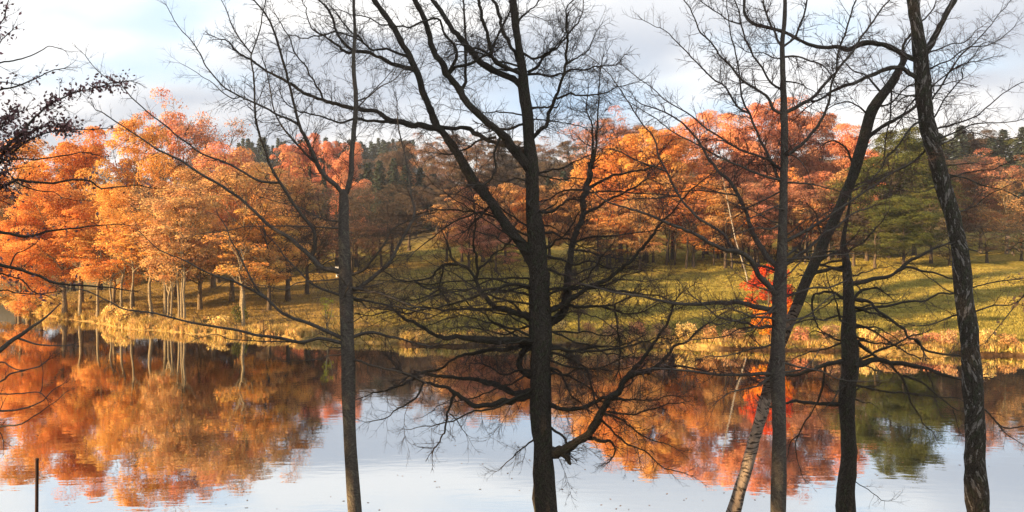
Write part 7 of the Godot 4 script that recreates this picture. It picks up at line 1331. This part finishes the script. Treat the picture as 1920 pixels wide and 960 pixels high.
	limb("branch", [-0.31, 5.22, 0.00, 0.025, -0.49, 5.17, -0.06, 0.021, -0.73, 5.05, -0.14, 0.017, -1.02, 4.93, -0.29, 0.013, -1.24, 4.88, -0.39, 0.010], 0.9)
	limb("branch", [-0.31, 5.20, 0.00, 0.025, -0.18, 5.25, 0.04, 0.022, 0.24, 5.37, 0.18, 0.017, 0.60, 5.41, 0.17, 0.013, 0.93, 5.64, 0.19, 0.010], 0.9)
	limb("branch", [-0.64, 7.40, 0.00, 0.020, -0.42, 7.52, -0.07, 0.017, 0.02, 7.65, -0.22, 0.014, 0.43, 7.96, -0.30, 0.011, 0.98, 8.15, -0.41, 0.008], 1.1)
	limb("branch", [-0.82, 8.00, 0.00, 0.020, -0.97, 8.06, -0.06, 0.017, -1.28, 7.95, -0.17, 0.012, -1.64, 8.02, -0.31, 0.008], 1.1)
	limb("branch", [-0.17, 3.13, 0.00, 0.025, 0.18, 3.00, -0.07, 0.020, 0.43, 2.74, -0.13, 0.016, 0.67, 2.59, -0.18, 0.014, 1.14, 2.60, -0.26, 0.010], 0.8)
	limb("branch", [0.35, 2.84, -0.11, 0.020, 0.48, 2.64, -0.06, 0.015, 0.63, 2.47, -0.01, 0.012, 0.96, 2.25, 0.09, 0.008], 0.8)
	limb("branch", [-1.33, 10.28, 0.00, 0.025, -1.43, 10.06, -0.11, 0.021, -1.59, 9.89, -0.16, 0.018, -1.71, 9.62, -0.17, 0.015], 1.2)
	limb("branch", [-1.42, 11.55, 0.00, 0.025, -1.52, 11.39, -0.10, 0.019, -1.74, 11.15, -0.10, 0.012, -1.85, 11.19, -0.11, 0.010], 1.2)
	limb("branch", [-1.47, 11.73, 0.00, 0.025, -1.21, 11.87, -0.07, 0.019, -0.98, 12.13, -0.17, 0.015, -0.82, 12.47, -0.29, 0.010], 1.2)
	branches(7.22, 10.47, 10, 1.0, 2.6, 0.018, 0.027, 0.80)
	branches(4.57, 6.98, 4, 0.8, 2.0, 0.018, 0.024, 0.80)
	bare_tree("leafy_sapling", "thin sapling at the right edge with pale orange leaves", Vector3(10.53, 2.36, -17.00), M.smooth, M.twig_red, {rough = 0.08, crook = 0.02, gap = 0.07, length = 0.28, up = 0.0, gnarl = 0.2, leaves = 8.0, leaf_mat = M.pale_leaf}, 99)
	limb("trunk", [0.00, -0.39, 0.00, 0.129, -0.05, 0.63, 0.00, 0.109, -0.08, 2.27, 0.00, 0.089, -0.12, 4.31, 0.00, 0.064, -0.14, 6.05, 0.00, 0.045, -0.15, 7.07, 0.00, 0.025], 0)
	limb("branch", [-0.13, 5.33, 0.00, 0.021, -0.38, 5.13, -0.05, 0.017, -0.66, 4.78, -0.10, 0.014, -0.77, 4.59, -0.17, 0.012, -0.91, 4.33, -0.30, 0.010, -1.03, 4.07, -0.41, 0.008, -1.18, 3.82, -0.48, 0.007], 0.4)
	limb("branch", [-0.12, 4.72, 0.00, 0.017, -0.46, 4.88, 0.09, 0.012, -0.66, 5.03, 0.08, 0.008, -0.85, 5.09, 0.08, 0.006], 0.8)
	limb("branch", [-0.14, 5.64, 0.00, 0.017, -0.38, 5.82, -0.04, 0.012, -0.60, 5.85, -0.12, 0.010, -0.76, 5.76, -0.22, 0.007, -0.82, 5.68, -0.25, 0.007], 0.9)
	limb("branch", [-0.12, 4.31, 0.00, 0.017, -0.36, 4.46, -0.09, 0.012, -0.61, 4.56, -0.09, 0.008, -0.78, 4.61, -0.10, 0.006], 0.9)

func small_things() -> void:
	red_maple(20.9, 72.2, 6.5)
	sapling(-16.7, 79.9, 3.4)
	far_tree("thin", "meadow_tree", "small thin dark-stemmed tree alone on the far bank right of the oak trunk", "", 5.9, 78.2, 5.8, 0.4, 1.0, M.dull, M.dark_wood)
	post()
	white_post()
	white_stem()

func leafy(seed_value: int, tips: Array, puff: float, leaves: int, size: float, hue: float, low := Color.WHITE, high := Color.WHITE) -> ArrayMesh:
	var r := RandomNumberGenerator.new()
	r.seed = seed_value
	var b := MB.new()
	for c in tips:
		var tone := r.randf_range(0.75, 1.15)
		for k in int(leaves * r.randf_range(0.5, 1.4)):
			var d := anyway(r)
			var p: Vector3 = c + Vector3(d.x, d.y * 0.8, d.z) * puff * (0.4 + 0.65 * sqrt(r.randf()))
			var g := tone * r.randf_range(0.65, 1.2)
			var w := r.randf_range(-1.0, 1.0) * hue
			var t := low.lerp(high, smoothstep(0.36, 0.58, p.y + r.randf_range(-0.07, 0.07)))
			leaf(b, p, (anyway(r) + d * 0.7).normalized(), (d + Vector3(0, 0.3, 0)).normalized(), size * r.randf_range(0.6, 1.25), 0.65, Color(g * t.r, g * t.g * (1.0 + w), g * t.b), r)
	return b.mesh(true)

var bush := {}
func shrub(called: String, label: String, group: String, category: String, x: float, d: float, high: float, wide: float, mat: Material) -> void:
	if bush.is_empty():                                 # one bush, a metre high, made once
		var r := RandomNumberGenerator.new()
		r.seed = 400
		var wood := MB.new()
		var tips := []
		for k in 16:
			var a := TAU * k * 0.382
			var tip := Vector3(cos(a) * r.randf_range(0.1, 0.62), r.randf_range(0.35, 0.95), sin(a) * r.randf_range(0.1, 0.62))
			tube(wood, PackedVector3Array([Vector3(cos(a) * 0.06, -0.05, sin(a) * 0.06), tip * Vector3(0.4, 0.55, 0.4), tip]), PackedFloat32Array([0.018, 0.012, 0.005]), 4)
			tips.append(tip * Vector3(1, 0.85, 1))
		bush.leaves = leafy(401, tips, 0.26, 46, 0.055, 0.2)
		bush.wood = wood.mesh()
	var o := thing(called, label, category, Vector3(x, ground(x, d), -d), group)
	o.rotation.y = x * 1.7
	o.scale = Vector3(wide, high, wide)
	part("stems", bush.wood, M.dark_wood, o)
	part("foliage", bush.leaves, mat, o)

func red_maple(x: float, d: float, high: float) -> void:
	var o := thing("red_maple_tree", "narrow maple at the water's edge, crimson above and fiery orange below", "tree", Vector3(x, ground(x, d), -d))
	o.scale = Vector3(high, high, high)
	var r := RandomNumberGenerator.new()
	r.seed = 77
	var wood := MB.new()
	tube(wood, PackedVector3Array([Vector3(0, -0.03, 0), Vector3(0.004, 0.3, 0), Vector3(-0.004, 0.6, 0.004), Vector3(0, 0.95, 0)]), PackedFloat32Array([0.013, 0.011, 0.008, 0.003]), 7)
	var tips := []
	for k in 48:
		var t := r.randf_range(0.16, 1.0)
		var a := TAU * k * 0.382
		var reach := 0.32 * sin(PI * clampf((t - 0.05) * 0.98, 0, 1)) ** 0.6 * r.randf_range(0.45, 1.0)
		var tip := Vector3(cos(a) * reach, t * 0.95, sin(a) * reach)
		tube(wood, PackedVector3Array([Vector3(0, t * 0.8, 0), tip]), PackedFloat32Array([0.005, 0.002]), 4)
		tips.append(tip)
	part("trunk", wood.mesh(), M.dark_wood, o)
	part("crown", leafy(78, tips, 0.08, 135, 0.0125, 0.3, Color(1, 1.5, 0.9), Color(0.72, 0.34, 2.2)), M.flame, o)

func sapling(x: float, d: float, high: float) -> void:
	var o := thing("green_sapling", "thin leaning sapling with yellow green leaves at the waterline left of the slim tree", "tree", Vector3(x, ground(x, d), -d))
	o.scale = Vector3(high, high, high)
	var wood := MB.new()
	tube(wood, PackedVector3Array([Vector3(0.03, -0.03, 0), Vector3(0.02, 0.3, 0), Vector3(-0.03, 0.62, 0), Vector3(-0.02, 0.95, 0)]), PackedFloat32Array([0.018, 0.014, 0.01, 0.004]), 7)
	tube(wood, PackedVector3Array([Vector3(0.02, 0.28, 0), Vector3(0.12, 0.5, 0.03), Vector3(0.16, 0.85, 0.02)]), PackedFloat32Array([0.011, 0.008, 0.004]), 6)
	var tips := []
	var r := RandomNumberGenerator.new()
	r.seed = 88
	for k in 11:
		var t := r.randf_range(0.45, 0.98)
		tips.append(Vector3(r.randf_range(-0.14, 0.14), t, r.randf_range(-0.1, 0.1)))
	part("trunk", wood.mesh(), M.pale_wood, o)
	part("crown", leafy(89, tips, 0.08, 26, 0.022, 0.2), M.yellow_green, o)

func post() -> void:
	var x := -9.66
	var d := 18.0
	var o := thing("iron_post", "thin dark rusty post standing upright near the lower left corner", "post", Vector3(x, ground(x, d), -d))
	var high := 3.76 - o.position.y
	var b := MB.new()
	tube(b, PackedVector3Array([Vector3(-0.02, -0.3, 0), Vector3(0, high * 0.5, 0), Vector3(0.008, high, 0)]), PackedFloat32Array([0.034, 0.033, 0.032]), 10)
	part("shaft", b.mesh(), plain(Color(0.045, 0.028, 0.024), 0.7), o)
	var c := CylinderMesh.new()
	c.top_radius = 0.030
	c.bottom_radius = 0.037
	c.height = 0.03
	c.radial_segments = 12
	var cap := part("cap", c, plain(Color(0.05, 0.035, 0.03), 0.7), o)
	cap.position = Vector3(0.008, high + 0.005, 0)

func white_post() -> void:
	var d := 138.0
	var x := (632.0 - 960.0) / 1663.0 * d
	var o := thing("white_post", "small white marker post at the edge of the far lawn left of the slim tree", "post", Vector3(x, ground(x, d), -d))
	var b := MB.new()
	tube(b, PackedVector3Array([Vector3(0, -0.2, 0), Vector3(0, 1.5, 0)]), PackedFloat32Array([0.16, 0.15]), 8)
	part("shaft", b.mesh(), plain(Color(0.75, 0.75, 0.74)), o)
	var c := BoxMesh.new()
	c.size = Vector3(0.46, 0.42, 0.12)
	var board := part("board", c, plain(Color(0.78, 0.78, 0.77)), o)
	board.position = Vector3(0, 1.45, 0.2)

func white_stem() -> void:
	var o := thing("white_birch_tree", "very thin white birch stem leaning before the orange grove", "tree", Vector3(28.4, ground(28.4, 108.0), -108.0))
	var b := MB.new()
	tube(b, PackedVector3Array([Vector3(0.6, -0.3, 0), Vector3(0.0, 2.4, 0), Vector3(-1.2, 6.2, 0), Vector3(-2.1, 10.5, 0), Vector3(-2.9, 14.5, 0)]), PackedFloat32Array([0.075, 0.07, 0.06, 0.045, 0.02]), 8)
	var r := RandomNumberGenerator.new()
	r.seed = 90
	var t := MB.new()
	for k in 22:
		var f := r.randf_range(0.35, 1.0)
		var p := Vector3(0.4 - 3.2 * f, f * 14.3, 0)
		twig(t, p, (anyway(r) + Vector3(0, 0.5, 0)).normalized(), r.randf_range(0.8, 2.0), 0.02, 1, r, 0.0, 0.2)
	part("trunk", b.mesh(), plain(Color(0.36, 0.33, 0.29)), o)
	part("twigs", t.mesh(), M.dark_wood, o, "stuff")
